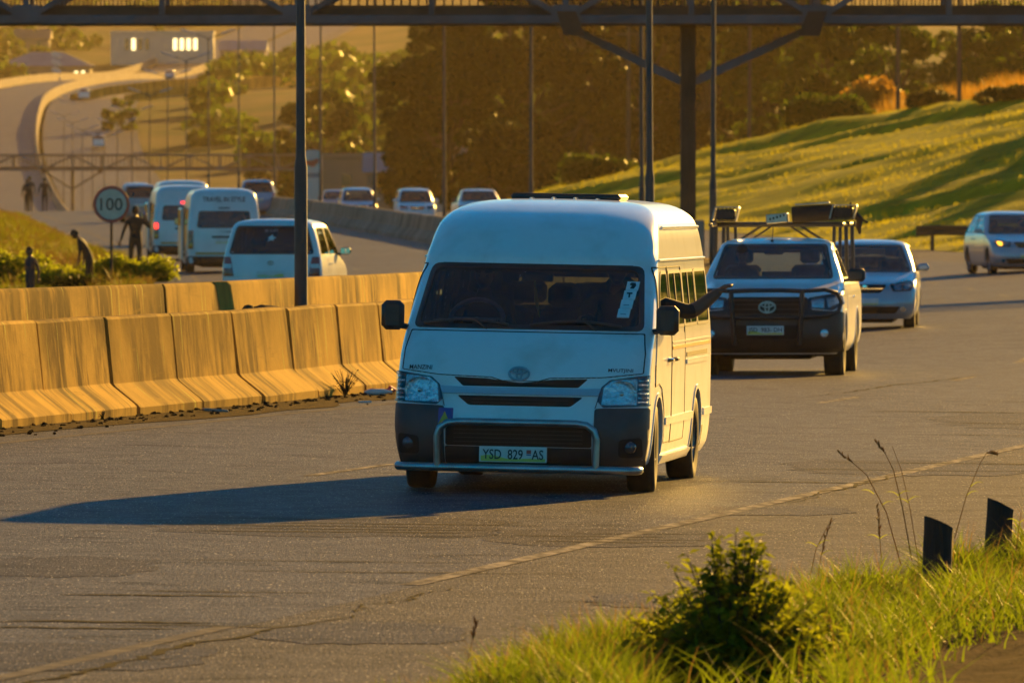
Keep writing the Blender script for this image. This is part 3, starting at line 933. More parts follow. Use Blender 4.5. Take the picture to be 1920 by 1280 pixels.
# ================================================================ vehicles: bodies built from horizontal sections
class Shell:
    """rows: (z, yfront, yrear, halfwidth, front corner radius, rear corner radius); y runs from the nose (0) to the tail"""
    def __init__(s, rows, bf=.08, br=.05):
        a = np.array(rows, float); s.z0, s.z1 = a[0, 0], a[-1, 0]
        s.fn = [pchip(a[:, 0], a[:, k]) for k in range(1, 6)]
        s.zrows = a[:, 0]; s.bf, s.br = bf, br
    def row(s, z):
        return [f(z) for f in s.fn]
    def fy(s, x, z):
        yf, yr, w, rf, rr = s.row(z); xa = np.abs(x); xc = w - rf
        y = yf + s.bf * (np.minimum(xa, xc) / w) ** 2
        d = np.clip(xa - xc, 0, rf)
        return y + (rf - np.sqrt(np.maximum(rf * rf - d * d, 0)))
    def ry(s, x, z):
        yf, yr, w, rf, rr = s.row(z); xa = np.abs(x); xc = w - rr
        y = yr - s.br * (np.minimum(xa, xc) / w) ** 2
        d = np.clip(xa - xc, 0, rr)
        return y - (rr - np.sqrt(np.maximum(rr * rr - d * d, 0)))
    def sx(s, y, z):
        yf, yr, w, rf, rr = s.row(z)
        ys = yf + s.bf * ((w - rf) / w) ** 2 + rf; ye = yr - s.br * ((w - rr) / w) ** 2 - rr
        d = np.clip(ys - y, 0, rf); e = np.clip(y - ye, 0, rr)
        return w - (rf - np.sqrt(np.maximum(rf * rf - d * d, 0))) - (rr - np.sqrt(np.maximum(rr * rr - e * e, 0)))
    def pt(s, face, a, b):
        if face == 'F': return np.stack([a, s.fy(a, b), b], -1)
        if face == 'R': return np.stack([a, s.ry(a, b), b], -1)
        x = s.sx(a, b)
        return np.stack([x if face == 'S+' else -x, a, b], -1)
    def surf(s, face, a, b, off):
        a = np.asarray(a, float); b = np.asarray(b, float); e = .006
        p = s.pt(face, a, b)
        du = s.pt(face, a + e, b) - s.pt(face, a - e, b); dv = s.pt(face, a, b + e) - s.pt(face, a, b - e)
        n = np.cross(du, dv); n /= np.maximum(np.linalg.norm(n, axis=-1, keepdims=True), 1e-9)
        ref = {'F': (0, -1, .0), 'R': (0, 1, 0), 'S+': (1, 0, 0), 'S-': (-1, 0, 0)}[face]
        sg = np.sign((n * np.array(ref)).sum(-1, keepdims=True)); sg[sg == 0] = 1
        return p + n * sg * off
    def mesh(s, zs, nf, nc, ns, holes, inset=0., bottom=True):
        zs = np.asarray(zs); V = []; cat = None
        for z in zs:
            yf, yr, w, rf, rr = [float(q) for q in s.row(z)]
            w -= inset; yf += inset; yr -= inset
            rf = min(rf, w * .95); rr = min(rr, w * .95)
            xc = w - rf; pts = []; ct = []
            for i in range(nf):
                x = xc * i / nf; pts.append((x, yf + s.bf * (x / w) ** 2)); ct.append(0)
            yb = yf + s.bf * (xc / w) ** 2
            for i in range(nc):
                a = math.pi / 2 * i / nc; pts.append((xc + rf * math.sin(a), yb + rf * (1 - math.cos(a)))); ct.append(1)
            xr = w - rr; ye = yr - s.br * (xr / w) ** 2
            y0, y1 = yb + rf, ye - rr
            for i in range(ns):
                pts.append((w, y0 + (y1 - y0) * i / ns)); ct.append(2)
            for i in range(nc):
                a = math.pi / 2 * i / nc; pts.append((xr + rr * math.cos(a), y1 + rr * math.sin(a))); ct.append(3)
            for i in range(nf + 1):
                x = xr * (1 - i / nf); pts.append((x, yr - s.br * (x / w) ** 2)); ct.append(4)
            full = pts + [(-x, y) for (x, y) in pts[-2:0:-1]]
            if cat is None: cat = ct + ct[-2:0:-1]
            V.append([(x, y, z) for (x, y) in full])
        V = np.array(V); nz, n = V.shape[:2]
        Vn = np.roll(V, -1, axis=1)
        cen = (V[:-1] + V[1:] + Vn[:-1] + Vn[1:]) / 4
        ca = np.array(cat); cb = np.roll(ca, -1)
        keep = np.ones(cen.shape[:2], bool)
        front = ((ca <= 1) & (cb <= 2)); rear = ((ca >= 3) & (cb >= 3)) | (ca == 3); side = (ca >= 1) & (ca <= 3)
        ymid = (V[0, :, 1].min() + V[0, :, 1].max()) / 2
        for face, poly in holes:
            ok = {'F': cen[..., 1] < ymid, 'R': cen[..., 1] > ymid, 'S': side[None, :] & np.ones(cen.shape[:2], bool)}[face]
            if face == 'S': hit = in_poly(cen[..., 1], cen[..., 2], poly)
            else:
                hit = in_poly(cen[..., 0], cen[..., 2], poly); ok = ok & (front if face == 'F' else rear)[None, :]
            keep &= ~(hit & ok)
        v = V.reshape(-1, 3).tolist(); f = []
        for i in range(nz - 1):
            for j in range(n):
                if keep[i, j]:
                    j2 = (j + 1) % n
                    f.append((i * n + j, i * n + j2, (i + 1) * n + j2, (i + 1) * n + j))
        # roof cap
        c = len(v); top = V[-1]; v.append([0, float(top[:, 1].mean()), float(zs[-1])])
        for j in range(n): f.append(((nz - 1) * n + j, (nz - 1) * n + (j + 1) % n, c))
        if bottom:
            c = len(v); v.append([0, float(V[0][:, 1].mean()), float(zs[0])])
            for j in range(n): f.append(((j + 1) % n, j, c))
        return v, f

def zlevels(sh, extra, step):
    zs = set(np.round(sh.zrows, 4).tolist()) | set(np.round(extra, 4).tolist())
    zs = sorted(zs); out = [zs[0]]
    for a, b in zip(zs[:-1], zs[1:]):
        if b - a < .004: continue
        n = max(1, int(math.ceil((b - a) / step)))
        out += [a + (b - a) * k / n for k in range(1, n + 1)]
    return out

def patch(sh, face, outline, off=.004, skirt=.02, rings=4, step=.05):
    """panel of any star-shaped outline that follows the body surface"""
    poly = np.array(resample(outline, step)); n = len(poly)
    c = poly.mean(0)
    rows = []
    rows.append(sh.surf(face, poly[:, 0], poly[:, 1], -skirt))
    for k in range(rings):
        u = 1 - (k / rings) ** 1.5
        q = c + (poly - c) * u
        rows.append(sh.surf(face, q[:, 0], q[:, 1], off))
    ctr = sh.surf(face, c[None, 0], c[None, 1], off)
    v = np.concatenate(rows + [ctr]).tolist(); f = []
    for i in range(rings):
        for j in range(n):
            f.append((i * n + j, i * n + (j + 1) % n, (i + 1) * n + (j + 1) % n, (i + 1) * n + j))
    last = rings * n; cc = len(v) - 1
    for j in range(n): f.append((last + j, last + (j + 1) % n, cc))
    return orient(sh, face, v, f, c, off)

def orient(sh, face, v, f, c, off):
    ref = {'F': (0, -1, .3), 'R': (0, 1, .3), 'S+': (1, 0, 0), 'S-': (-1, 0, 0)}[face]
    q = f[-1]; a, b, d = (Vector(v[i]) for i in q[:3])
    if (b - a).cross(d - a).dot(Vector(ref)) < 0: f = [t[::-1] for t in f]
    return v, f

def ring(sh, face, outline, width, off=.006, skirt=.02, step=.05, inner=None):
    poly = np.array(resample(outline, step)); n = len(poly)
    c = poly.mean(0)
    ext = np.abs(poly - c).max(0)
    sc = 1 - np.array([width / ext[0], width / ext[1]])
    inn = c + (poly - c) * sc
    rows = [sh.surf(face, poly[:, 0], poly[:, 1], -skirt), sh.surf(face, poly[:, 0], poly[:, 1], off), sh.surf(face, inn[:, 0], inn[:, 1], off), sh.surf(face, inn[:, 0], inn[:, 1], -skirt)]
    v = np.concatenate(rows).tolist(); f = []
    for i in range(3):
        for j in range(n):
            f.append((i * n + j, i * n + (j + 1) % n, (i + 1) * n + (j + 1) % n, (i + 1) * n + j))
    a, b, d = (Vector(v[k]) for k in f[n][:3])
    ref = {'F': (0, -1, .3), 'R': (0, 1, .3), 'S+': (1, 0, 0), 'S-': (-1, 0, 0)}[face]
    if (b - a).cross(d - a).dot(Vector(ref)) < 0: f = [t[::-1] for t in f]
    return v, f

def circ(cx, cy, r, n=24): return [(cx + r * math.cos(2 * math.pi * i / n), cy + r * math.sin(2 * math.pi * i / n)) for i in range(n)]

def pobj(name, vf, mat, parent, angle=40):
    return mobj(name, mesh(name, vf[0], vf[1], MAT[mat] if isinstance(mat, str) else mat, angle=angle), parent)

_wheels = {}
def wheel_parts(r, w):
    k = (round(r, 3), round(w, 3))
    if k not in _wheels:
        t = MB(); Mx = Matrix.Rotation(math.pi / 2, 4, 'Y')
        t.lathe([(r * .62, -w * .42), (r * .80, -w * .5), (r * .93, -w * .48), (r * .985, -w * .40), (r, -w * .25), (r * .992, 0), (r, w * .25), (r * .985, w * .40), (r * .93, w * .48), (r * .80, w * .5), (r * .62, w * .42)], 30, Mx, closed=True)
        m = MB()
        m.lathe([(.0, w * .18), (r * .16, w * .20), (r * .2, w * .12), (r * .42, w * .08), (r * .5, w * .24), (r * .60, w * .34), (r * .635, w * .42), (r * .635, -w * .4), (r * .5, -w * .3), (0, -w * .3)], 30, Mx)
        for i in range(5):
            a = 2 * math.pi * i / 5
            m.tube([(w * .2, r * .30 * math.cos(a), r * .30 * math.sin(a)), (w * .235, r * .30 * math.cos(a), r * .30 * math.sin(a))], .012, 6)
            m.box((w * .22, r * .46 * math.cos(a), r * .46 * math.sin(a)), (.02, r * .2, r * .12), (a, 0, 0), .005)
        _wheels[k] = (t.mesh('tyre', [MAT['rubber']], 40), m.mesh('rim', [MAT['rim_steel']], 40))
    return _wheels[k]
def add_wheel(parent, x, y, r, w, steer=0):
    e = empty('wheel', (x, y, r), (0, 0, (0 if x > 0 else math.pi) + steer), parent)
    t, m = wheel_parts(r, w)
    mobj('tyre', t, e); mobj('rim', m, e)
    return e

def seat(parent, x, y, z, w=.5, h=.62, name='seat'):
    m = MB()
    m.box((x, y + .05, z), (w, .48, .14), (-.08, 0, 0), .04)
    m.box((x, y + .30, z + h * .5 + .02), (w * .92, .13, h), (-.2, 0, 0), .05)
    m.box((x, y + .40, z + h + .12), (w * .5, .09, .17), (-.15, 0, 0), .035)
    return m.build(name, [MAT['seat_cloth']], parent, 40)

def plate(parent, text1, c, face='F', w=.5, h=.115, font=None, yellow=True, tilt=0.):
    """number plate: base, green-yellow lower band, lettering"""
    sg = -1 if face == 'F' else 1
    m = MB(); m.box(c, (w, .012, h), (tilt, 0, 0), .004, 0)
    p = m.build('number_plate', [MAT['plate_white']], parent)
    if yellow:
        m = MB(); n = 12; v = []; f = []
        for i in range(n + 1):
            u = i / n; x = c[0] - sg * 0 - w / 2 + .012 + (w - .024) * u
            zt = c[2] - h * .5 + h * (.30 + .10 * math.sin(u * 5.5 + 1.0) + .06 * math.sin(u * 11))
            v += [(x, c[1] + sg * .0075, c[2] - h / 2 + .008), (x, c[1] + sg * .0075, zt)]
        for i in range(n): f.append((2 * i, 2 * i + 2, 2 * i + 3, 2 * i + 1) if sg < 0 else (2 * i, 2 * i + 1, 2 * i + 3, 2 * i + 2))
        m.add(v, f); m.build('plate_band', [MAT['plate_yellow']], p)
    if text1: lettering(p, text1, (c[0], c[1] + sg * .009, c[2]), w * .9, h * .62, face, bold=.012)
    return p

def lettering(parent, s, c, w, h, face='F', mat='print_black', name='lettering', sh=None, off=.006, bold=.006):
    v2, f = text_mesh(s, w, h, bold)
    sg = 1 if face in ('F', 'S+') else -1
    if sh is not None:
        a = c[0] + sg * v2[:, 0] * (1 if face in ('F', 'R') else 1); b = c[1] + v2[:, 1]
        v = sh.surf(face, a, b, off)
    else:
        v = np.stack([c[0] + sg * v2[:, 0], np.full(len(v2), c[1]), c[2] + v2[:, 1]], -1)
    q = f[0]; A, B, D = (Vector(v[i]) for i in q[:3])
    ref = {'F': (0, -1, 0), 'R': (0, 1, 0), 'S+': (1, 0, 0), 'S-': (-1, 0, 0)}[face]
    if (B - A).cross(D - A).dot(Vector(ref)) < 0: f = [t[::-1] for t in f]
    return mobj(name, mesh(name, v, f, MAT[mat], angle=180), parent)

def emblem(parent, c, a, b, tilt=0.):
    """three interlocking ovals"""
    m = MB()
    def oval(cx, cz, ra, rb, r):
        m.tube([(cx + ra * math.cos(t), 0, cz + rb * math.sin(t)) for t in np.linspace(0, 2 * math.pi, 25)[:-1]], r, 6, closed=True)
    r = a * .105
    oval(0, 0, a, b, r * 1.15); oval(0, b * .45, a * .72, b * .42, r); oval(0, b * .0, a * .26, b * .86, r)
    return m.build('emblem', [MAT['steel_dull']], parent, 60, c, (tilt, 0, 0))

def tri_ring(sh, face, poly, width): return ring(sh, face, poly, width)

def base_vehicle(name, label, cat, sh, paint, ws, rw, sides, arches, axles, track, wr, ww, res, glass='clear_glass', side_glass=None, group=None, win_ring=.028,
                 arch_r=None, seats=(), floor_z=None, lining=True, doors=(), liner_mat='black_plastic', steer=0.):
    step, nf, nc, ns = res
    e = empty(name); tag(e, label, cat, group)
    side_glass = side_glass or glass
    arch_r = arch_r or wr + .06
    holes = []
    sc = lambda poly, k: [tuple(np.array(poly).mean(0) + (np.array(p) - np.array(poly).mean(0)) * (1 - k)) for p in poly]
    if ws: holes.append(('F', sc(ws, .03)))
    if rw: holes.append(('R', sc(rw, .05)))
    for p in sides: holes.append(('S', sc(p, .05)))
    wh = list(holes)
    for y in axles: holes.append(('S', circ(y, wr, arch_r)))
    lev = zlevels(sh, [], step)
    v, f = sh.mesh(lev, nf, nc, ns, holes)
    body = mobj('body', mesh('body', v, f, MAT[paint], angle=38), e)
    if lining:
        v, f = sh.mesh([z for z in lev if z < sh.z1 - .02], nf, nc, ns, holes, .035, False)
        pobj('interior_lining', (v, [q[::-1] for q in f]), 'interior', e)
    def win(nm, face, poly, gl, wd=win_ring):
        g_ = pobj(nm, patch(sh, face, poly, .002, .0, 4, .06), gl, e)
        pobj('seal', ring(sh, face, poly, wd, .006, .025), 'black_plastic', g_)
        return g_
    if ws: win('windscreen', 'F', ws, glass)
    if rw: win('rear_window', 'R', rw, glass)
    for p in sides:
        for fc in ('S+', 'S-'): win('side_window', fc, p, side_glass, win_ring * .7)
    for i, y in enumerate(axles):
        for s in (-1, 1):
            fc = 'S+' if s > 0 else 'S-'
            ar = [q for q in circ(y, wr, arch_r + .03, 40)]
            ar = [(a, max(b, float(sh.z0) + .03)) for a, b in ar]
            pobj('wheel_arch', ring(sh, fc, ar, .035, .008, .03), paint, e)
            m = MB(); n = 18; v = []; f = []
            for k in range(n + 1):
                a = -.25 + (math.pi + .5) * k / n
                yy = y + (arch_r + .01) * math.cos(a); zz = max(wr + (arch_r + .01) * math.sin(a), .15)
                xw = float(sh.sx(yy, max(zz, sh.z0 + .02)))
                v += [(s * (xw - .012), yy, zz), (s * (track - ww / 2 - .10), yy, zz)]
            for k in range(n): f.append((2 * k, 2 * k + 1, 2 * k + 3, 2 * k + 2))
            c0 = len(v); 
            for k in range(n + 1): v.append((s * (track - ww / 2 - .10), v[2 * k][1], v[2 * k][2]))
            f.append(tuple(range(c0, c0 + n + 1)))
            m.add(v, f); m.build('wheel_well', [MAT['void_black']], e)
            add_wheel(e, s * track, y, wr, ww, steer if i == 0 else 0)
    m = MB(); m.box((0, (axles[0] + axles[1]) / 2, float(sh.z0) - .02), (track * 1.3, axles[1] - axles[0] + .3, .10), None, .03)
    m.tube([(-track, axles[1], wr), (track, axles[1], wr)], .05, 8); m.tube([(-track, axles[0], wr), (track, axles[0], wr)], .04, 8)
    m.build('underbody', [MAT['void_black']], e)
    for (x, y, z, w, h) in seats: seat(e, x, y, z, w, h)
    for fc, poly in doors:
        pobj('door', patch(sh, fc, poly, .004, .01, 6, .08), paint, e)
    return e

def place(e, x, y, rotz=0., roll=0., pitch=0., z=None):
    e.location = (x, y, GZ(x, y) if z is None else z); e.rotation_euler = (pitch, roll, rotz)
def place_rear(e, x, yrear, L, yaw=0., pitch=0.):
    """receding vehicle: tail at (x, yrear), nose away from us"""
    fx = x - math.sin(yaw) * L; fy = yrear + math.cos(yaw) * L
    zr, zf = GZ(x, yrear), GZ(fx, fy)
    e.location = (fx, fy, zf); e.rotation_euler = (math.atan2(zr - zf, L), 0, math.pi + yaw)
def mirror(parent, x, y, z, w=.17, h=.21, d=.09, arm=.08, mat='black_plastic', name='mirror', body=0.12):
    s = 1 if x > 0 else -1
    m = MB(); m.box((x, y, z), (w, d, h), (0, 0, 0), min(.035, d * .4, w * .3))
    o = m.build(name, [MAT[mat]], parent, 40)
    m = MB(); m.box((x, y + d / 2 + .002, z), (w * .82, .006, h * .82), None, .002); m.build('mirror_glass', [MAT['chrome']], o)
    m = MB(); m.tube([(x - s * w * .35, y, z - h * .35), (x - s * (w * .5 + body), y + .06, z - h * .42)], .022, 6)
    m.build('bracket', [MAT['black_plastic']], o)
    return o
# ================================================================ high-roof minibuses
VAN_ROWS = [  # z, yf, yr, w, rf, rr
    (.20, .10, 5.30, .88, .25, .12), (.28, .03, 5.36, .92, .23, .12), (.45, .0, 5.38, .94, .21, .12), (.58, .02, 5.38, .945, .20, .12), (.66, .05, 5.38, .945, .20, .12),
    (.76, .085, 5.38, .945, .20, .12), (.87, .115, 5.375, .945, .20, .12), (1.0, .20, 5.37, .945, .22, .12), (1.11, .31, 5.365, .942, .24, .12), (1.205, .45, 5.355, .938, .26, .13),
    (1.40, .705, 5.33, .920, .25, .14), (1.60, .965, 5.30, .898, .24, .15), (1.70, 1.095, 5.285, .885, .24, .16), (1.735, 1.10, 5.28, .882, .28, .16), (1.83, 1.19, 5.26, .868, .34, .18), (1.93, 1.31, 5.235, .85, .38, .2),
    (2.02, 1.48, 5.20, .82, .40, .22), (2.09, 1.71, 5.15, .765, .42, .25), (2.14, 2.0, 5.06, .68, .42, .28), (2.17, 2.3, 4.95, .56, .38, .3), (2.185, 2.6, 4.8, .40, .3, .28), (2.192, 2.9, 4.6, .2, .15, .15)]
def minibus(label, group, hero=False, name='minibus'):
    sh = Shell(VAN_ROWS, .085, .05)
    ws = round_poly([(-.865, 1.215), (.865, 1.215), (.80, 1.695), (-.80, 1.695)], [.05, .05, .07, .07])
    rw = round_poly([(-.70, 1.16), (.70, 1.16), (.66, 1.60), (-.66, 1.60)], .07)
    fd = round_poly([(.98, 1.20), (1.86, 1.20), (1.86, 1.66), (1.45, 1.66), (1.26, 1.52)], .05)
    wins = [fd] + [round_poly([(a, 1.22), (b, 1.22), (b, 1.66), (a, 1.66)], .05) for a, b in ((2.0, 2.98), (3.04, 4.02), (4.08, 5.02))]
    seats = [(-.48, 1.45, .85, .5, .6), (.12, 1.5, .85, .4, .5), (.55, 1.5, .85, .44, .55)] + [(x, y, .72, .5, .6) for y in (2.4, 3.25, 4.1, 4.75) for x in ((-.5, .02, .54) if hero else (-.4, .4))]
    e = base_vehicle(name, label, 'minibus', sh, 'white_paint' if hero else 'white_paint_far', ws, rw, wins, [], (.97, 4.08), .832, .335, .215,
                     (.028, 20, 10, 150) if hero else (.05, 8, 6, 60), 'windscreen', 'tinted_glass' if hero else 'tinted_glass', group, .035, .39, seats, steer=R(3) if hero else 0)
    return e, sh
def strip(sh, face, a0, a1, z0, z1, off=.008, n=14):
    return patch(sh, face, [(a0, z0), (a1, z0), (a1, z1), (a0, z1)], off, .01, 2, .1)

van, vsh = minibus('white high-roof minibus driving towards us in the middle of the near lane', None, True)
P_ = lambda nm, face, poly, mat, off=.004, skirt=.02, rings=4, step=.05, par=None: pobj(nm, patch(vsh, face, poly, off, skirt, rings, step), mat, par or van)
# bonnet panel with dipped lower edge round the emblem
P_('bonnet', 'F', round_poly([(-.875, 1.195), (-.90, 1.05), (-.90, .905), (-.62, .872), (-.42, .865), (-.22, .86), (-.12, .83), (.0, .818), (.12, .83), (.22, .86), (.42, .865), (.62, .872), (.90, .905), (.90, 1.05), (.875, 1.195)], .01), 'white_paint', .006, .02, 8, .06)
BON = round_poly([(-.875, 1.195), (-.90, 1.05), (-.90, .905), (-.62, .872), (-.42, .865), (-.22, .86), (-.12, .83), (.0, .818), (.12, .83), (.22, .86), (.42, .865), (.62, .872), (.90, .905), (.90, 1.05), (.875, 1.195)], .01)
pobj('panel_gap', ring(vsh, 'F', BON, .007, .0075, .004, .04), 'void_black', van)
for s in (-1, 1): P_('panel_gap', 'F', [(.56 * s, .645), (.565 * s, .645), (.605 * s, .79), (.60 * s, .79)], 'void_black', .007, .002, 2)
# grille: dark recess, two slots, painted bar
P_('grille', 'F', round_poly([(-.50, .860), (-.24, .852), (-.11, .815), (.11, .815), (.24, .852), (.50, .860), (.43, .795), (-.43, .795)], .01), 'void_black', .003, .01)
P_('grille_bar', 'F', round_poly([(-.60, .79), (-.44, .785), (.44, .785), (.60, .79), (.58, .735), (-.58, .735)], .012), 'silver_paint', .022, .03)
P_('grille', 'F', round_poly([(-.47, .725), (.47, .725), (.38, .655), (-.38, .655)], .02), 'void_black', .003, .01)
sl = MB()
for zz in (.675, .70, .825, .84): sl.box((0, float(vsh.fy(0, zz)) - .006, zz), (.72 if zz < .8 else .5, .006, .005))
sl.build('grille_slat', [MAT['black_plastic']], van)
# headlamps
for s in (-1, 1):
    out = [(.575 * s, .70), (.60 * s, .80), (.665 * s, .855), (.935 * s, .892), (.943 * s, .668), (.62 * s, .652)]
    h = P_('headlamp', 'F', round_poly(out, .012), 'lamp_dark', .004, .03, 8)
    hx = .755 * s; hz = .758
    m = MB(); m.lathe([(.0, .045), (.05, .04), (.085, .02), (.092, -.004)], 20, Matrix.Translation((hx, float(vsh.fy(hx, hz)) - .006, hz)) @ Matrix.Rotation(math.pi / 2, 4, 'X') @ Matrix.Diagonal((1.25, 1.05, -.6, 1)))
    m.build('reflector', [MAT['lamp_reflector']], h)
    m = MB(); m.ball((hx, float(vsh.fy(hx, hz)) - .02, hz), .018); m.build('bulb', [MAT['chrome']], h)
    P_('reflector', 'F', round_poly([(.605 * s, .672), (.62 * s, .80), (.68 * s, .850), (.86 * s, .868), (.865 * s, .675)], .01), 'lamp_reflector', .006, .01, par=h)
    for k in range(6):
        zz = .69 + k * .032
        P_('lens_rib', 'F', [(.87 * s, zz), (.936 * s, zz), (.936 * s, zz + .012), (.87 * s, zz + .012)], 'chrome' if k % 2 else 'lamp_reflector', .008, .005, 2, par=h)
    P_('lens', 'F', round_poly(out, .012), 'lamp_glass', .018, .0, 8, par=h)
    # dark bumper corner with fog lamp
    bc = P_('bumper_corner', 'F', round_poly([(.56 * s, .515), (.56 * s, .64), (.60 * s, .645), (.945 * s, .655), (.947 * s, .40), (.915 * s, .205), (.55 * s, .205)], .02), 'grey_plastic', .010, .02, 6)
    P_('fog_lamp_recess', 'F', round_poly([(.74 * s, .29), (.745 * s, .42), (.90 * s, .44), (.905 * s, .29)], .03), 'void_black', .012, .01, par=bc)
    fx = .825 * s
    m = MB(); m.lathe([(.0, .025), (.03, .02), (.045, .008), (.05, -.01)], 16, Matrix.Translation((fx, float(vsh.fy(fx, .365)) - .012, .365)) @ Matrix.Rotation(math.pi / 2, 4, 'X'))
    m.build('fog_lamp', [MAT['lamp_dark']], bc)
P_('bumper', 'F', round_poly([(-.555, .645), (.555, .645), (.555, .505), (.46, .535), (-.46, .535), (-.555, .505)], .02), 'white_paint', .009, .02, 5)
P_('lower_intake', 'F', round_poly([(-.545, .50), (-.45, .53), (.45, .53), (.545, .50), (.545, .355), (-.545, .355)], .02), 'void_black', .002, .01)
m = MB()
for zz in (.385, .415, .445, .475): m.box((0, float(vsh.fy(0, zz)) - .004, zz), (.96, .012, .006))
m.build('intake_slat', [MAT['black_plastic']], van)
P_('lower_valance', 'F', round_poly([(-.545, .352), (.545, .352), (.545, .21), (-.545, .21)], .01), 'black_plastic', .012, .02)
pl = plate(van, 'YSD  829   AS', (-.03, -.03, .297), 'F', .505, .118)
m = MB(); m.box((.088, -.0385, .318), (.034, .002, .028)); m.build('plate_flag', [MAT['plate_red']], pl)
m = MB(); m.box((.088, -.0385, .296), (.034, .002, .008)); m.build('plate_flag', [MAT['print_blue']], pl)
# nudge bar and chrome foot bar
m = MB(); U_ = [(-.59, -.075, .20), (-.595, -.085, .42), (-.575, -.09, .485), (-.52, -.09, .525), (-.44, -.09, .535), (.44, -.09, .535), (.52, -.09, .525), (.575, -.09, .485), (.595, -.085, .42), (.59, -.075, .20)]
m.tube(U_, .027, 10); m.build('nudge_bar', [MAT['steel_dull']], van, 60)
m = MB(); m.tube([(-.90, .10, .195), (-.885, -.02, .195), (-.83, -.07, .195), (.83, -.07, .195), (.885, -.02, .195), (.90, .10, .195)], .032, 10); m.build('foot_bar', [MAT['steel_dull']], van, 60)
emblem(van, (-.012, float(vsh.fy(0, .893)) - .018, .893), .074, .05, -.3)
lettering(van, 'MANZINI', (-.755, .921), .17, .032, 'F', 'print_black', sh=vsh, off=.010)
lettering(van, 'MVUTJINI', (.735, .921), .18, .032, 'F', 'print_black', sh=vsh, off=.010)
st = P_('tow_sticker', 'F', [(-.60, .50), (-.49, .50), (-.49, .625), (-.60, .625)], 'print_blue', .013, .002, 2)
P_('sticker_triangle', 'F', [(-.60, .505), (-.505, .505), (-.552, .60)], 'print_yellow', .016, .002, 2, par=st)
# windscreen stickers
for k, z in enumerate((1.545, 1.478, 1.411, 1.344)):
    x = .735 - k * .012
    o = P_('window_sticker', 'F', [(x - .045, z - .031), (x + .045, z - .031), (x + .05, z + .031), (x - .04, z + .031)], 'print_white', .008, .001, 2)
    if k == 0: P_('sticker_print', 'F', [(x - .015, z - .02), (x + .012, z - .022), (x + .026, z), (x + .02, z + .02), (x - .01, z + .022), (x - .022, z + .008), (x - .004, z)], 'print_black', .010, .001, 2, par=o)
    elif k == 1:
        P_('sticker_print', 'F', [(x - .006, z - .02), (x + .006, z - .02), (x + .006, z + .006), (x - .006, z + .006)], 'print_black', .010, .001, 2, par=o)
        P_('sticker_print', 'F', [(x - .02, z + .006), (x + .02, z + .006), (x + .02, z + .016), (x - .02, z + .016)], 'print_black', .010, .001, 2, par=o)
    else: P_('sticker_print', 'F', [(x - .02, z - .012), (x + .02, z - .012), (x + .02, z - .006), (x - .02, z - .006)], 'print_grey', .010, .001, 2, par=o)
# wipers
for x0, x1 in ((-.78, -.14), (.02, .70)):
    m = MB(); n = 10; pts = []
    for i in range(n + 1):
        x = x0 + (x1 - x0) * i / n; z = 1.235 + .032 * math.sin(math.pi * i / n)
        pts.append(tuple(vsh.surf('F', np.array([x]), np.array([z]), .018)[0]))
    m.tube(pts, .010, 6); m.tube([tuple(vsh.surf('F', np.array([(x0 + x1) / 2 + .16]), np.array([1.205]), .02)[0]), pts[6]], .011, 6)
    m.build('wiper', [MAT['black_plastic']], van)
# cabin: dash, wheel, partition, curtains
m = MB(); m.box((0, .82, 1.06), (1.72, .62, .28), (-.06, 0, 0), .08); m.build('dashboard', [MAT['interior']], van)
m = MB(); m.tube([(-.46 + .20 * math.cos(a), 1.16 + .11 * math.sin(a) * .9, 1.27 + .20 * math.sin(a) * .75) for a in np.linspace(0, 2 * math.pi, 29)[:-1]], .019, 8, closed=True)
m.tube([(-.46, 1.16, 1.27), (-.46, .95, 1.12)], .03, 8); m.tube([(-.64, 1.16, 1.27), (-.28, 1.16, 1.27)], .018, 6)
m.build('steering_wheel', [MAT['steering']], van, 60)
m = MB(); m.box((0, 1.12, 1.60), (.24, .03, .07), None, .012); m.build('rear_view_mirror', [MAT['black_plastic']], van)
m = MB(); m.box((0, 2.6, .55), (1.7, 4.6, .06), None, .01); m.build('cabin_floor', [MAT['interior']], van)
m = MB(); m.tube([(-.02, 1.10, 1.57), (-.005, 1.11, 1.42), (.02, 1.12, 1.30)], [.008, .016, .004], 6); m.build('hanging_charm', [MAT['plate_yellow']], van)
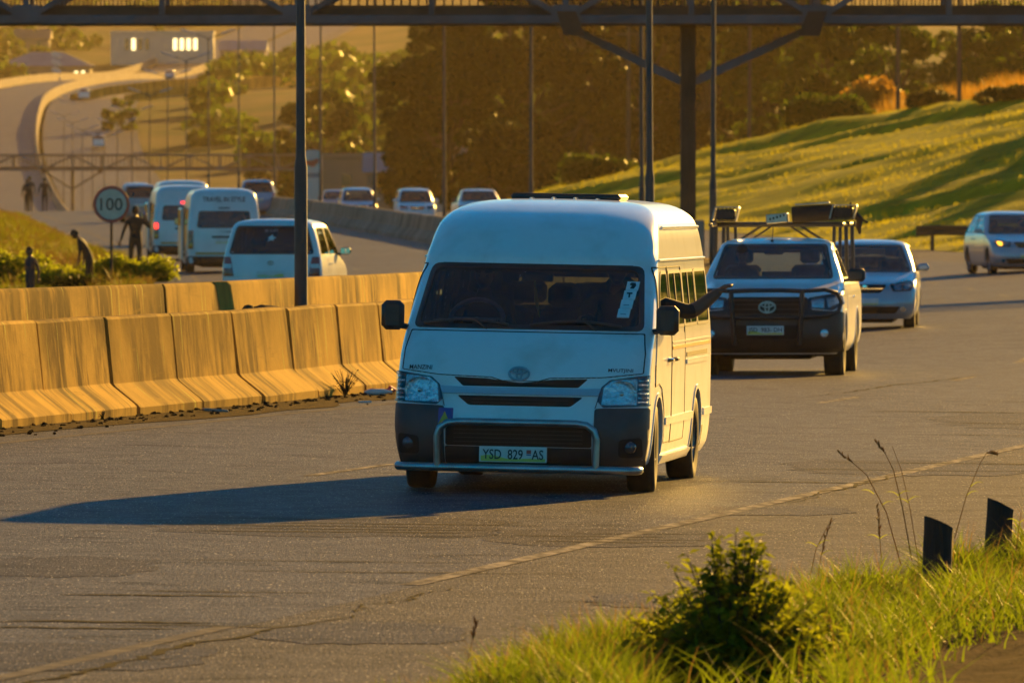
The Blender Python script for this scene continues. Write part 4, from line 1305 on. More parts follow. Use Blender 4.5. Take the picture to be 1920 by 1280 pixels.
# doors, mouldings and side trim
for fc in ('S+', 'S-'):
    d = P_('front_door', fc, round_poly([(.72, .40), (.70, .90), (.78, 1.15), (1.02, 1.45), (1.2, 1.69), (1.92, 1.69), (1.92, .40), (1.42, .36), (1.36, .62), (1.18, .76), (.92, .76)], .04)[:] if False else
           round_poly([(1.46, .36), (1.92, .36), (1.92, 1.17), (.80, 1.17), (.72, .95), (.72, .80), (.97, .82), (1.2, .78), (1.38, .62)], .03), 'white_paint', .004, .01, 6, .08)
    sgn = 1 if fc == 'S+' else -1
    pobj('panel_gap', ring(vsh, fc, [(1.46, .36), (1.93, .36), (1.93, 1.69), (1.24, 1.69), (.82, 1.19), (.72, .95), (.72, .80), (.97, .82), (1.2, .78), (1.38, .62)], .008, .0065, .003, .05), 'void_black', van)
    pobj('panel_gap', ring(vsh, fc, [(1.96, .355), (3.01, .355), (3.01, 1.69), (1.96, 1.69)], .008, .0065, .003, .05), 'void_black', van)
    m = MB()
    hx = sgn * (float(vsh.sx(1.74, .98)) + .03)
    m.tube([(hx - sgn * .03, 1.64, .985), (hx, 1.67, .985), (hx, 1.80, .985), (hx - sgn * .03, 1.83, .985)], .014, 6); m.build('handle', [MAT['chrome']], d)
    d = P_('sliding_door', fc, round_poly([(1.97, .36), (3.0, .36), (3.0, 1.18), (1.97, 1.18)], .04), 'white_paint', .004, .01, 6, .1)
    hx = sgn * (float(vsh.sx(2.05, .98)) + .03)
    m = MB(); m.tube([(hx - sgn * .03, 2.02, .985), (hx, 2.05, .985), (hx, 2.18, .985), (hx - sgn * .03, 2.21, .985)], .014, 6); m.build('handle', [MAT['black_plastic']], d)
    P_('side_moulding', fc, [(1.46, .50), (3.62, .50), (3.62, .555), (1.46, .555)], 'white_paint', .018, .01, 2, .2)
    P_('side_moulding', fc, [(4.55, .50), (5.2, .50), (5.2, .555), (4.55, .555)], 'white_paint', .018, .01, 2, .2)
    P_('slide_rail', fc, [(3.15, .985), (4.85, .985), (4.85, 1.02), (3.15, 1.02)], 'void_black', .005, .004, 2, .2)
    P_('rail_cover', fc, [(3.10, .93), (4.9, .93), (4.9, .965), (3.10, .965)], 'white_paint', .014, .01, 2, .2)
    P_('side_stripe', fc, [(2.0, 1.06), (5.1, 1.06), (5.1, 1.085), (2.0, 1.085)], 'orange_tape', .009, .004, 2, .2)
    P_('side_stripe', fc, [(2.0, 1.105), (5.1, 1.105), (5.1, 1.118), (2.0, 1.118)], 'print_grey', .009, .004, 2, .2)
    P_('sill', fc, [(1.40, .215), (3.66, .215), (3.66, .275), (1.40, .275)], 'white_paint', .026, .02, 2, .2)
    m = MB(); m.tube([(sgn * (float(vsh.sx(y, 1.985)) + .012), y, 1.985) for y in np.linspace(1.95, 5.05, 14)], .013, 6); m.build('drip_rail', [MAT['white_paint']], van)
    m = MB(); m.tube([(sgn * (float(vsh.sx(y, 1.74)) + .006), y, 1.74) for y in np.linspace(1.40, 5.10, 14)], .010, 6); m.build('roof_seam', [MAT['white_paint']], van)
    for y in (2.99, 3.03, 4.05): P_('window_pillar', fc, [(y - .02, 1.225), (y + .02, 1.225), (y + .02, 1.655), (y - .02, 1.655)], 'black_plastic', .008, .004, 2)
    for a in (2.46, 3.5): P_('window_bar', fc, [(a - .02, 1.25), (a + .02, 1.25), (a + .02, 1.64), (a - .02, 1.64)], 'black_plastic', .008, .004, 2)
    P_('mud_flap', fc, [(4.55, .22), (4.62, .22), (4.62, .42), (4.55, .42)], 'black_plastic', .006, .02, 2)
# roof ribs and the dark vent frame
for x in (-.42, -.25, -.08, .09, .26, .43):
    m = MB(); m.tube([(x, y, 2.192 - .12 * max(0, abs(x) - .2) ** 1.2 * 1.3 + (-.012 if y < 2.5 else 0)) for y in (2.75, 3.0, 3.4, 4.0, 4.6)], .011, 6); m.build('roof_rib', [MAT['white_paint']], van)
m = MB(); m.box((0, 3.25, 2.205), (.86, .62, .05), None, .02); m.build('roof_vent', [MAT['black_plastic']], van)
mirror(van, -1.035, .66, 1.30, .17, .22, .10, body=.05); mirror(van, 1.035, .66, 1.30, .17, .22, .10, body=.05)
place(van, .035, 63.2, -R(6.6), .019)
van.location.z = GZ(.1, 66) - .01
VANM = Matrix.Translation(van.location) @ van.rotation_euler.to_matrix().to_4x4()

# ------------------------------------------------------------- minibuses seen from behind
def rear_minibus(label, text=None, brake=False, open_door=False, plate_txt=None):
    e, sh = minibus(label, 'minibuses stopped by the opposite carriageway')
    Q = lambda nm, face, poly, mat, off=.004, skirt=.015, rings=3, step=.08, par=None: pobj(nm, patch(sh, face, poly, off, skirt, rings, step), mat, par or e)
    d = Q('tailgate', 'R', round_poly([(-.76, .45), (.76, .45), (.76, 1.12), (-.76, 1.12)], .05), 'white_paint_far', .006)
    Q('bumper', 'R', round_poly([(-.93, .21), (.93, .21), (.93, .43), (-.93, .43)], .04), 'black_plastic', .03, .03)
    Q('reflective_tape', 'R', [(-.74, .47), (.74, .47), (.74, .53), (-.74, .53)], 'orange_tape', .009, .002)
    for s in (-1, 1):
        t = Q('tail_lamp', 'R', round_poly([(.80 * s, .62), (.92 * s, .62), (.92 * s, 1.10), (.80 * s, 1.10)], .02), 'tail_red', .02)
        Q('lens', 'R', [(.81 * s, .92), (.91 * s, .92), (.91 * s, 1.08), (.81 * s, 1.08)], 'tail_red_lit' if brake else 'tail_red', .026, .002, par=t)
        Q('lens', 'R', [(.81 * s, .66), (.91 * s, .66), (.91 * s, .76), (.81 * s, .76)], 'amber', .026, .002, par=t)
    b = Q('plate_garnish', 'R', round_poly([(-.32, .90), (.32, .90), (.32, .955), (-.32, .955)], .01), 'black_plastic', .02)
    if brake: Q('high_brake_lamp', 'R', [(-.14, 1.66), (.14, 1.66), (.14, 1.71), (-.14, 1.71)], 'tail_red_lit', .02)
    else: Q('high_brake_lamp', 'R', [(-.14, 1.66), (.14, 1.66), (.14, 1.69), (-.14, 1.69)], 'black_plastic', .02)
    plate(e, plate_txt, (.0, 5.405, .82), 'R', .46, .11, yellow=True)
    Q('scrape', 'R', round_poly([(-.62, 1.03), (-.1, 1.04), (.15, 1.075), (-.3, 1.09), (-.55, 1.08)], .02), 'print_grey', .008, .001)
    if text: lettering(e, text, (0, 1.90), 1.10, .125, 'R', 'print_black', sh=sh, off=.008, bold=.02)
    m = MB(); m.box((0, .75, 1.02), (1.7, .5, .3), None, .06); m.build('dashboard', [MAT['interior']], e)
    for s in (-1, 1): mirror(e, 1.03 * s, .62, 1.30, .15, .2, .09, body=.05)
    for fc in ('S+', 'S-'):
        Q('side_moulding', fc, [(1.46, .50), (3.62, .50), (3.62, .555), (1.46, .555)], 'white_paint_far', .018, .01, 2, .2)
        Q('front_door', fc, round_poly([(1.46, .36), (1.92, .36), (1.92, 1.17), (.80, 1.17), (.72, .95), (.72, .80), (.97, .82), (1.2, .78), (1.38, .62)], .03), 'white_paint_far', .004, .01, 4, .12)
    if open_door:   # passenger sliding door open on the pavement side
        m = MB(); m.box((1.06, 3.6, 1.0), (.05, 1.1, 1.35), (0, 0, R(2)), .02); m.box((1.088, 3.6, 1.42), (.01, .9, .42), (0, 0, R(2)), .004, 1)
        m.build('open_sliding_door', [MAT['white_paint_far'], MAT['window_dark']], e)
        Q('door_opening', 'S+', round_poly([(1.98, .40), (2.98, .40), (2.98, 1.70), (1.98, 1.70)], .06), 'void_black', .008, .01, 4, .15)
    return e
b1 = rear_minibus('white minibus lettered TRAVEL IN STYLE seen from behind with its side door open', 'TRAVEL IN STYLE', False, True)
place_rear(b1, -7.45, 221, 5.38, R(4.5))
b2 = rear_minibus('white minibus with a lit red brake lamp nearest the roadside grass', None, True, True)
place_rear(b2, -9.55, 250, 5.38, R(5.0))
b3 = rear_minibus('white minibus mostly hidden behind the one with lit brake lamps', None, False, False)
place_rear(b3, -11.1, 288, 5.38, R(4.5))
# ================================================================ pickup with ladder rack
PK_ROWS = [(.30, .16, 5.10, .84, .2, .1), (.40, .05, 5.2, .90, .22, .1), (.55, 0, 5.24, .925, .24, .1), (.75, .02, 5.25, .93, .26, .1), (.92, .07, 5.25, .93, .28, .1), (1.02, .14, 5.25, .925, .30, .1),
           (1.08, .30, 5.24, .915, .32, .1), (1.13, .75, 5.23, .90, .30, .1), (1.155, .90, 5.22, .895, .26, .1), (1.17, 1.02, 3.02, .885, .22, .12), (1.23, 1.22, 2.98, .865, .18, .12),
           (1.40, 1.52, 2.94, .80, .16, .12), (1.58, 1.84, 2.89, .725, .16, .12), (1.66, 2.0, 2.85, .69, .18, .14), (1.70, 2.14, 2.78, .63, .18, .16), (1.725, 2.30, 2.7, .5, .16, .15), (1.735, 2.45, 2.6, .2, .1, .1)]
def pickup(label, hero=True):
    sh = Shell(PK_ROWS, .10, .03)
    ws = round_poly([(-.76, 1.225), (.76, 1.225), (.645, 1.655), (-.645, 1.655)], .05)
    rw = round_poly([(-.62, 1.28), (.62, 1.28), (.56, 1.58), (-.56, 1.58)], .05)
    sw = round_poly([(1.55, 1.22), (2.72, 1.22), (2.66, 1.60), (2.05, 1.60)], .05)
    e = base_vehicle('pickup_truck', label, 'pickup truck', sh, 'white_paint' if hero else 'white_paint_far', ws, rw, [sw], [], (.92, 4.0), .79, .38, .25,
                     (.035, 14, 8, 90) if hero else (.06, 8, 5, 50), 'clear_glass', None, None, .03, .44, [(-.42, 1.75, .82, .5, .56), (.42, 1.75, .82, .5, .56)])
    Q = lambda nm, face, poly, mat, off=.004, skirt=.015, rings=3, step=.06, par=None: pobj(nm, patch(sh, face, poly, off, skirt, rings, step), mat, par or e)
    Q('bumper', 'F', round_poly([(-.93, .33), (.93, .33), (.93, .82), (.54, .85), (.49, 1.0), (-.49, 1.0), (-.54, .85), (-.93, .82)], .03), 'black_plastic', .014, .03, 14)
    Q('grille', 'F', round_poly([(-.46, 1.0), (.46, 1.0), (.42, .74), (-.42, .74)], .04), 'void_black', .016, .01)
    for zz in (.80, .86, .92, .97):
        m = MB(); m.box((0, float(sh.fy(0, zz)) - .022, zz), (.84, .012, .012), None, .004); m.build('grille_slat', [MAT['grey_plastic']], e)
    Q('lower_grille', 'F', round_poly([(-.42, .66), (.42, .66), (.36, .50), (-.36, .50)], .03), 'void_black', .016, .01)
    for s in (-1, 1):
        o = [(.50 * s, .985), (.90 * s, 1.045), (.925 * s, .92), (.80 * s, .84), (.50 * s, .87)]
        h = Q('headlamp', 'F', round_poly(o, .02), 'lamp_dark', .014, .02, 8)
        Q('reflector', 'F', round_poly([(.54 * s, .965), (.70 * s, .985), (.70 * s, .87), (.55 * s, .88)], .02), 'lamp_reflector', .017, .01, par=h)
        Q('reflector', 'F', round_poly([(.72 * s, .985), (.86 * s, 1.01), (.88 * s, .93), (.75 * s, .87)], .02), 'lamp_reflector', .017, .01, par=h)
        Q('lens', 'F', round_poly(o, .02), 'lamp_glass', .026, 0, 8, par=h)
        fx = .70 * s
        m = MB(); m.lathe([(0, .03), (.04, .025), (.055, .01), (.06, -.01)], 14, Matrix.Translation((fx, float(sh.fy(fx, .56)) - .016, .56)) @ Matrix.Rotation(math.pi / 2, 4, 'X')); m.build('fog_lamp', [MAT['lamp_reflector']], e)
        mirror(e, 1.04 * s, 1.45, 1.27, .22, .17, .10, body=.06)
        for fc, a0, a1 in ((('S+' if s > 0 else 'S-'), 1.5, 2.78),):
            d = Q('door', fc, round_poly([(1.42, .50), (a1, .50), (a1, 1.15), (a0 - .05, 1.15)], .05), 'white_paint', .004, .01, 5, .1)
            hx = s * (float(sh.sx(2.55, .98)) + .02)
            m = MB(); m.tube([(hx, 2.48, .99), (hx + s * .012, 2.52, .99), (hx + s * .012, 2.64, .99), (hx, 2.68, .99)], .014, 6); m.build('handle', [MAT['chrome']], d)
        t = Q('tail_lamp', 'R', round_poly([(.78 * s, .75), (.90 * s, .75), (.90 * s, 1.08), (.78 * s, 1.08)], .02), 'tail_red', .01)
    Q('tailgate', 'R', round_poly([(-.72, .66), (.72, .66), (.72, 1.12), (-.72, 1.12)], .03), 'white_paint', .006)
    m = MB(); m.box((0, 1.42, 1.12), (1.5, .4, .16), None, .05); m.build('dashboard', [MAT['interior']], e)
    m = MB(); m.tube([(-.42 + .19 * math.cos(a), 1.66 + .07 * math.sin(a), 1.22 + .17 * math.sin(a)) for a in np.linspace(0, 2 * math.pi, 21)[:-1]], .016, 6, closed=True); m.build('steering_wheel', [MAT['interior']], e)
    m = MB(); m.box((-.02, 1.86, 1.56), (.24, .03, .07), None, .012); m.build('rear_view_mirror', [MAT['black_plastic']], e)
    m = MB(); m.tube([(-.05, 2.05, 1.70), (-.04, 2.12, 1.90)], .006, 5); m.box((-.05, 2.05, 1.70), (.04, .06, .03), None, .01); m.build('aerial', [MAT['black_plastic']], e)
    return e, sh
pk, psh = pickup('white pickup truck with black bull bar and loaded ladder rack following the minibus')
emblem(pk, (.0, float(psh.fy(0, .885)) - .035, .885), .10, .066, -.05).data.materials[0] = MAT['steel_dull']
plate(pk, 'JSD  983- DH', (-.02, -.06, .60), 'F', .46, .115)
# bull bar
m = MB()
for s in (-1, 1):
    m.tube([(.40 * s, -.05, .42), (.42 * s, -.10, .70), (.44 * s, -.09, 1.08)], .030, 8)
    m.tube([(.44 * s, -.09, 1.085), (.72 * s, -.03, 1.10), (.86 * s, .04, 1.06), (.915 * s, .10, .95), (.88 * s, .08, .83), (.74 * s, -.02, .78), (.42 * s, -.09, .76)], .026, 8)
m.tube([(-.44, -.10, 1.085), (-.2, -.11, 1.095), (.2, -.11, 1.095), (.44, -.10, 1.085)], .028, 8)
m.tube([(-.42, -.09, .76), (.42, -.09, .76)], .024, 8)
m.build('bull_bar', [MAT['black_plastic']], pk, 60)
# ladder rack
rk = MB()
for y in (3.15, 4.75):
    for s in (-1, 1):
        rk.tube([(.84 * s, y, 1.05), (.83 * s, y, 1.88)], .026, 8); rk.tube([(.66 * s, y, 1.1), (.68 * s, y, 1.88)], .022, 8)
    rk.tube([(-.88, y, 1.90), (.88, y, 1.90)], .032, 8)
for s in (-1, 1):
    rk.tube([(.83 * s, 2.0, 1.905), (.83 * s, 5.05, 1.905)], .024, 8)
    rk.tube([(.25 * s, 3.15, 1.88), (.60 * s, 3.15, 1.66)], .016, 6); rk.tube([(.12 * s, 3.15, 1.88), (.45 * s, 3.15, 1.66)], .012, 6)
rk.build('ladder_rack', [MAT['pole_steel']], pk, 60)
place(pk, 3.16, 105.6, -R(5.0), -.004)
pk.location.z = GZ(3.3, 107.5) - .03
PKM = Matrix.Translation(pk.location) @ pk.rotation_euler.to_matrix().to_4x4()
def on_pk(mb_, name, label, cat, mats, x, y, z, rot=(0, 0, 0)):
    o = mb_.build(name, mats); o.matrix_world = PKM @ Matrix.Translation((x, y, z)) @ Euler(rot).to_matrix().to_4x4()
    return tag(o, label, cat)
def crate_mb():
    m = MB()
    for s in (-1, 1):
        m.box((.15 * s, 0, .09), (.015, .34, .18), (0, .25, 0), .004)
    m.box((.02, 0, .185), (.31, .36, .014), None, .004, 0); m.box((-.02, 0, .008), (.31, .36, .016), None, .004, 1)
    m.box((0, .02, .09), (.24, .28, .14), None, .02, 1)
    for k in range(5): m.box((-.10 + k * .05, -.165, .095), (.014, .012, .17), (0, .25, 0), .003, 1)
    return m
on_pk(crate_mb(), 'slatted_crate', 'bright edged slatted metal crate at the left end of the pickup rack', 'crate', [MAT['steel_dull'], MAT['pole_steel']], -.70, 3.1, 1.94)
on_pk(crate_mb(), 'slatted_crate', 'slatted metal crate among tools at the right end of the pickup rack', 'crate', [MAT['steel_dull'], MAT['pole_steel']], .80, 3.1, 1.96)
m = MB(); m.box((0, 0, .06), (.27, .5, .12), (0, .2, 0), .01)
for k in range(5): m.box((-.08 + k * .045, -.253, .075), (.022, .006, .03), (0, .2, 0), .002, 1)
on_pk(m, 'tread_step', 'pale perforated metal step lying in the middle of the pickup rack', 'step', [MAT['steel_dull'], MAT['void_black']], -.02, 3.05, 1.92, (0, -.28, 0))
m = MB(); m.tube([(-.27, 0, .11), (.27, 0, .11)], .105, 16); m.box((0, 0, .235), (.44, .2, .02), None, .005, 1)
on_pk(m, 'canvas_roll', 'dark rolled canvas bundle with a bright lid on the pickup rack', 'bundle', [MAT['cloth_black'], MAT['steel_dull']], .42, 3.1, 1.93, (0, -.06, 0))
m = MB()
for k in range(5): m.tube([(.03 * k - .06, .02 * k, 0), (.035 * k - .05, .02 * k, .12 + .04 * (k % 3))], [.018, .012], 6)
m.tube([(.04, 0, .1), (.14, 0, -.02), (.12, .02, -.12), (.14, 0, -.2)], [.035, .05, .035, .015], 8); m.tube([(.1, 0, .02), (.24, .01, -.06)], .012, 6)
on_pk(m, 'tool_bundle', 'bundle of hand tools tied to the right post of the pickup rack', 'tools', [MAT['bridge_rust']], .86, 3.3, 1.98)

# ================================================================ ordinary cars
HATCH = [(.18, .14, 3.76, .74, .3, .25), (.28, .04, 3.86, .80, .32, .25), (.42, 0, 3.9, .825, .34, .25), (.56, .03, 3.9, .832, .34, .25), (.66, .08, 3.89, .832, .34, .25), (.74, .20, 3.88, .828, .34, .25), (.82, .48, 3.86, .82, .32, .25),
         (.90, .88, 3.84, .81, .28, .25), (.93, 1.02, 3.83, .80, .24, .25), (1.05, 1.24, 3.76, .765, .2, .25), (1.25, 1.60, 3.60, .69, .2, .25), (1.36, 1.84, 3.47, .635, .2, .25), (1.42, 2.04, 3.3, .55, .2, .25), (1.45, 2.28, 3.05, .36, .2, .2), (1.458, 2.5, 2.8, .12, .08, .08)]
MPV = [(.20, .12, 4.02, .74, .28, .2), (.30, .03, 4.12, .80, .3, .2), (.46, 0, 4.15, .83, .32, .2), (.62, .03, 4.15, .84, .32, .2), (.76, .09, 4.15, .84, .32, .2), (.86, .26, 4.14, .835, .32, .2), (.94, .58, 4.13, .825, .3, .2), (1.00, .92, 4.12, .815, .26, .2),
       (1.03, 1.05, 4.12, .81, .24, .2), (1.20, 1.32, 4.08, .775, .2, .2), (1.42, 1.66, 4.02, .715, .2, .2), (1.54, 1.88, 3.96, .675, .2, .2), (1.61, 2.1, 3.86, .60, .2, .22), (1.65, 2.4, 3.7, .42, .2, .2), (1.66, 2.7, 3.4, .15, .1, .1)]
def car(name, label, cat, rows, paint, L, hgt, belt, ws_top, axles, wr=.30, track=.71, res=(.06, 8, 6, 50), group=None, lit=None, plate_txt=None, glass='clear_glass', rear_glass=None, mirror_mat=None, belt_w=.78, seats=True):
    sh = Shell(rows, .12, .06)
    w = lambda z: float(sh.fn[2](z))
    zb, zt = belt + .02, ws_top
    ws = round_poly([(-w(zb) + .07, zb), (w(zb) - .07, zb), (w(zt) - .07, zt), (-w(zt) + .07, zt)], .05)
    rw = round_poly([(-w(zb + .04) + .09, zb + .04), (w(zb + .04) - .09, zb + .04), (w(zt) - .09, zt), (-w(zt) + .09, zt)], .06)
    ya, yb = float(sh.fn[0](zb)) + .33, float(sh.fn[0](zt)) + .22
    ra, rb = float(sh.fn[1](zb)) - .28, float(sh.fn[1](zt)) - .26
    mid = (ya + ra) / 2 + .1
    s1 = round_poly([(ya, zb + .02), (mid - .04, zb + .02), (mid - .04, zt - .01), (yb, zt - .01)], .04)
    s2 = round_poly([(mid + .04, zb + .02), (ra, zb + .02), (rb, zt - .01), (mid + .04, zt - .01)], .04)
    st = [(-.38, mid - .35, .55, .48, .58), (.38, mid - .35, .55, .48, .58), (0, mid + .55, .55, 1.1, .42)] if seats else []
    e = base_vehicle(name, label, cat, sh, paint, ws, rw, [s1, s2], [], axles, track, wr, .19, res, glass, None, group, .03, wr + .055, st)
    if rear_glass:
        for c in e.children:
            if c.name.startswith('rear_window'): c.data.materials[0] = MAT[rear_glass]
    Q = lambda nm, face, poly, mat, off=.004, skirt=.012, rings=3, step=.08, par=None: pobj(nm, patch(sh, face, poly, off, skirt, rings, step), mat, par or e)
    zh = belt - .22
    Q('grille', 'F', round_poly([(-.36, zh + .04), (.36, zh + .04), (.26, zh - .09), (-.26, zh - .09)], .04), 'void_black', .01)
    m = MB(); m.box((0, float(sh.fy(0, zh - .02)) - .014, zh - .02), (.6, .01, .014), None, .003); m.build('grille_bar', [MAT['chrome']], e)
    m = MB(); m.lathe([(0, .012), (.04, .01), (.045, 0)], 14, Matrix.Translation((0, float(sh.fy(0, zh)) - .015, zh)) @ Matrix.Rotation(math.pi / 2, 4, 'X')); m.build('badge', [MAT['chrome']], e)
    Q('lower_grille', 'F', round_poly([(-.58, .38), (.58, .38), (.50, .27), (-.50, .27)], .03), 'void_black', .008)
    Q('bumper', 'F', round_poly([(-.78, .43), (.78, .43), (.78, .53), (-.78, .53)], .03), paint, .012, .012, 12)
    for s in (-1, 1):
        o = round_poly([(.40 * s, zh + .04), (.72 * s, zh + .11), (.80 * s, zh + .04), (.74 * s, zh - .06), (.46 * s, zh - .07)], .02)
        h = Q('headlamp', 'F', o, 'lamp_dark', .006)
        Q('reflector', 'F', round_poly([(.47 * s, zh + .03), (.60 * s, zh + .06), (.60 * s, zh - .045), (.49 * s, zh - .05)], .02), 'lamp_reflector', .009, .005, par=h)
        Q('indicator', 'F', round_poly([(.63 * s, zh + .05), (.75 * s, zh + .06), (.72 * s, zh - .03), (.63 * s, zh - .04)], .02), 'amber_lit' if lit == s else 'lamp_reflector', .009, .005, par=h)
        Q('lens', 'F', o, 'lamp_glass', .016, 0, par=h)
        Q('fog_lamp', 'F', circ(.62 * s, .34, .045, 12), 'lamp_reflector', .012, .01)
        t = Q('tail_lamp', 'R', round_poly([(.62 * s, belt - .30), (.80 * s, belt - .30), (.79 * s, belt + .02), (.68 * s, belt + .02)], .02), 'tail_red', .012)
        Q('lens', 'R', round_poly([(.66 * s, belt - .17), (.79 * s, belt - .17), (.78 * s, belt - .10), (.66 * s, belt - .10)], .01), 'print_white', .016, .002, par=t)
        mirror(e, (w(belt) + .12) * s, ya + .05, belt + .10, .19, .12, .09, mat=mirror_mat or paint, body=.03)
        fc = 'S+' if s > 0 else 'S-'
        for a0, a1 in ((axles[0] + wr + .12, mid), (mid + .02, axles[1] - wr - .10)):
            d = Q('door', fc, round_poly([(a0, .34), (a1, .34), (a1, belt), (a0, belt)], .05), paint, .004, .008, 4, .15)
            hx = s * (float(sh.sx(a1 - .12, belt - .1)) + .02)
            m = MB(); m.tube([(hx, a1 - .22, belt - .1), (hx, a1 - .08, belt - .1)], .013, 6); m.build('handle', [MAT[paint]], d)
    Q('tailgate', 'R', round_poly([(-.60, .48), (.60, .48), (.60, belt), (-.60, belt)], .04), paint, .005)
    Q('bumper', 'R', round_poly([(-.78, .26), (.78, .26), (.78, .44), (-.78, .44)], .03), paint, .02, .012, 12)
    plate(e, plate_txt, (0, float(sh.fy(0, .47)) - .03, .46), 'F', .46, .11)
    plate(e, None, (0, float(sh.ry(0, belt - .26)) + .018, belt - .26), 'R', .46, .11)
    m = MB(); m.box((0, ya + .05, belt - .02), (w(belt) * 1.8, .4, .12), None, .04); m.build('dashboard', [MAT['interior']], e)
    m = MB(); m.tube([(-.36 + .18 * math.cos(a), ya + .32 + .05 * math.sin(a), belt + .05 + .16 * math.sin(a)) for a in np.linspace(0, 2 * math.pi, 17)[:-1]], .015, 6, closed=True); m.build('steering_wheel', [MAT['interior']], e)
    return e, sh
polo, _ = car('hatchback_car', 'silver hatchback half hidden behind the pickup truck', 'car', HATCH, 'silver_paint', 3.9, 1.46, .91, 1.37, (.78, 3.24), .30, .71, (.045, 10, 7, 60))
place(polo, 5.72, 138.5, -R(4.0)); 
TALL = [(z * 1.05, yf * 1.08, yr * 1.08, w * 1.06, rf, rr) for (z, yf, yr, w, rf, rr) in HATCH]
mpv, _ = car('family_car', 'pale silver car with lit amber indicator at the far right edge', 'car', TALL, 'silver_paint', 4.2, 1.53, .955, 1.44, (.86, 3.5), .31, .75, (.045, 10, 7, 60), lit=-1)
place(mpv, 12.55, 207, R(7.5))
mpv.location.z = GZ(12.5, 209) - .06
# white family car from behind, next to the thick lamp post
av, avs = car('people_carrier', 'white people carrier driving away beyond the wall behind the thick lamp post', 'car', MPV, 'white_paint_far', 4.15, 1.66, 1.01, 1.54, (.80, 3.45), .31, .72, (.045, 10, 7, 60), glass='windscreen', rear_glass='tinted_glass', mirror_mat='black_plastic')
lettering(av, 'BE SOFT', (0, 1.46), .22, .045, 'R', 'print_grey', sh=avs, off=.006)
P2 = patch(avs, 'R', [(.06, 1.34), (-.02, 1.40), (-.03, 1.36), (-.08, 1.35), (-.03, 1.325), (-.04, 1.29), (.0, 1.31), (.07, 1.28), (.03, 1.32)], .006, .001, 2)
pobj('window_decal', P2, 'print_white', av)
emblem(av, (0, 4.17, .93), .05, .034)
place_rear(av, -4.0, 141.5, 4.15, -R(5.5))
suv, _ = car('people_carrier', 'blue grey people carrier driving away in the outer lane beyond the minibuses', 'car', MPV, 'blue_grey_paint', 4.15, 1.66, 1.01, 1.54, (.80, 3.45), .33, .72, (.07, 7, 5, 40), glass='windscreen')
place_rear(suv, -11.9, 400, 4.15, R(4))
sv2, _ = car('people_carrier', 'grey people carrier whose roof shows between the two nearest minibuses', 'car', MPV, 'grey_paint', 4.15, 1.66, 1.01, 1.54, (.80, 3.45), .33, .72, (.08, 6, 5, 40), glass='windscreen')
place_rear(sv2, -16.2, 372, 4.15, R(4))
sv3, _ = car('hatchback_car', 'white hatchback glinting beyond the head of the person raising a hand', 'car', HATCH, 'white_paint_far', 3.9, 1.46, .91, 1.37, (.78, 3.24), .30, .71, (.08, 6, 5, 40))
place_rear(sv3, -18.9, 430, 3.9, R(4))
# oncoming queue beyond the far barrier
def oncoming(label, rows, paint, L, belt, wt, ax, t, y, nm='hatchback_car'):
    c, _ = car(nm, label, 'car', rows, paint, L, 0, belt, wt, ax, .30, .71, (.08, 6, 5, 40), 'oncoming cars beyond the far barrier')
    x = float(M(y)) + t; place(c, x, y, R(4.2)); return c
oncoming('silver hatchback leading off the oncoming queue beside the pylon sign', HATCH, 'silver_paint', 3.9, .91, 1.37, (.78, 3.24), 5.9, 505)
oncoming('small red-brown hatchback second from the pylon sign in the oncoming queue', HATCH, 'red_paint', 3.9, .91, 1.37, (.78, 3.24), 6.3, 470)
oncoming('silver people carrier in the middle of the oncoming queue', MPV, 'silver_paint', 4.15, 1.01, 1.54, (.80, 3.45), 3.5, 400, 'people_carrier')
oncoming('white people carrier behind the slim lamp post in the oncoming queue', MPV, 'white_paint_far', 4.15, 1.01, 1.54, (.80, 3.45), 5.0, 382, 'people_carrier')
op, _ = pickup('white oncoming pickup just left of the near minibus roof', False); op['group'] = 'oncoming cars beyond the far barrier'
place(op, float(M(352)) + 5.7, 352, R(4.2))
oncoming('white hatchback whose roof just clears the near minibus roof', HATCH, 'white_paint_far', 3.9, .91, 1.37, (.78, 3.24), 5.2, 318)
# distant traffic on the climbing road
def far_car(label, rows, L, belt, wt, ax, t, y, rz, paint='white_paint_far'):
    c, _ = car('distant_car', label, 'car', rows, paint, L, 0, belt, wt, ax, .30, .71, (.12, 4, 3, 24), 'distant cars on the climbing road', seats=False)
    x = float(M(y)) + t; place(c, x, y, rz); return c
far_car('distant pale car climbing the far road above the second footbridge', MPV, 4.15, 1.01, 1.54, (.80, 3.45), 7.5, 1085, math.pi + .07)
far_car('distant car glinting at the far left picture edge', MPV, 4.15, 1.01, 1.54, (.80, 3.45), -9.0, 1010, .07, 'silver_paint')
far_car('distant pale car on the climbing road just below the lit median bend', MPV, 4.15, 1.01, 1.54, (.80, 3.45), 5.0, 1240, math.pi + .05)
far_car('distant silver van high on the climbing road beside the office block', MPV, 4.15, 1.01, 1.54, (.80, 3.45), 8.0, 1480, math.pi - .05, 'silver_paint')
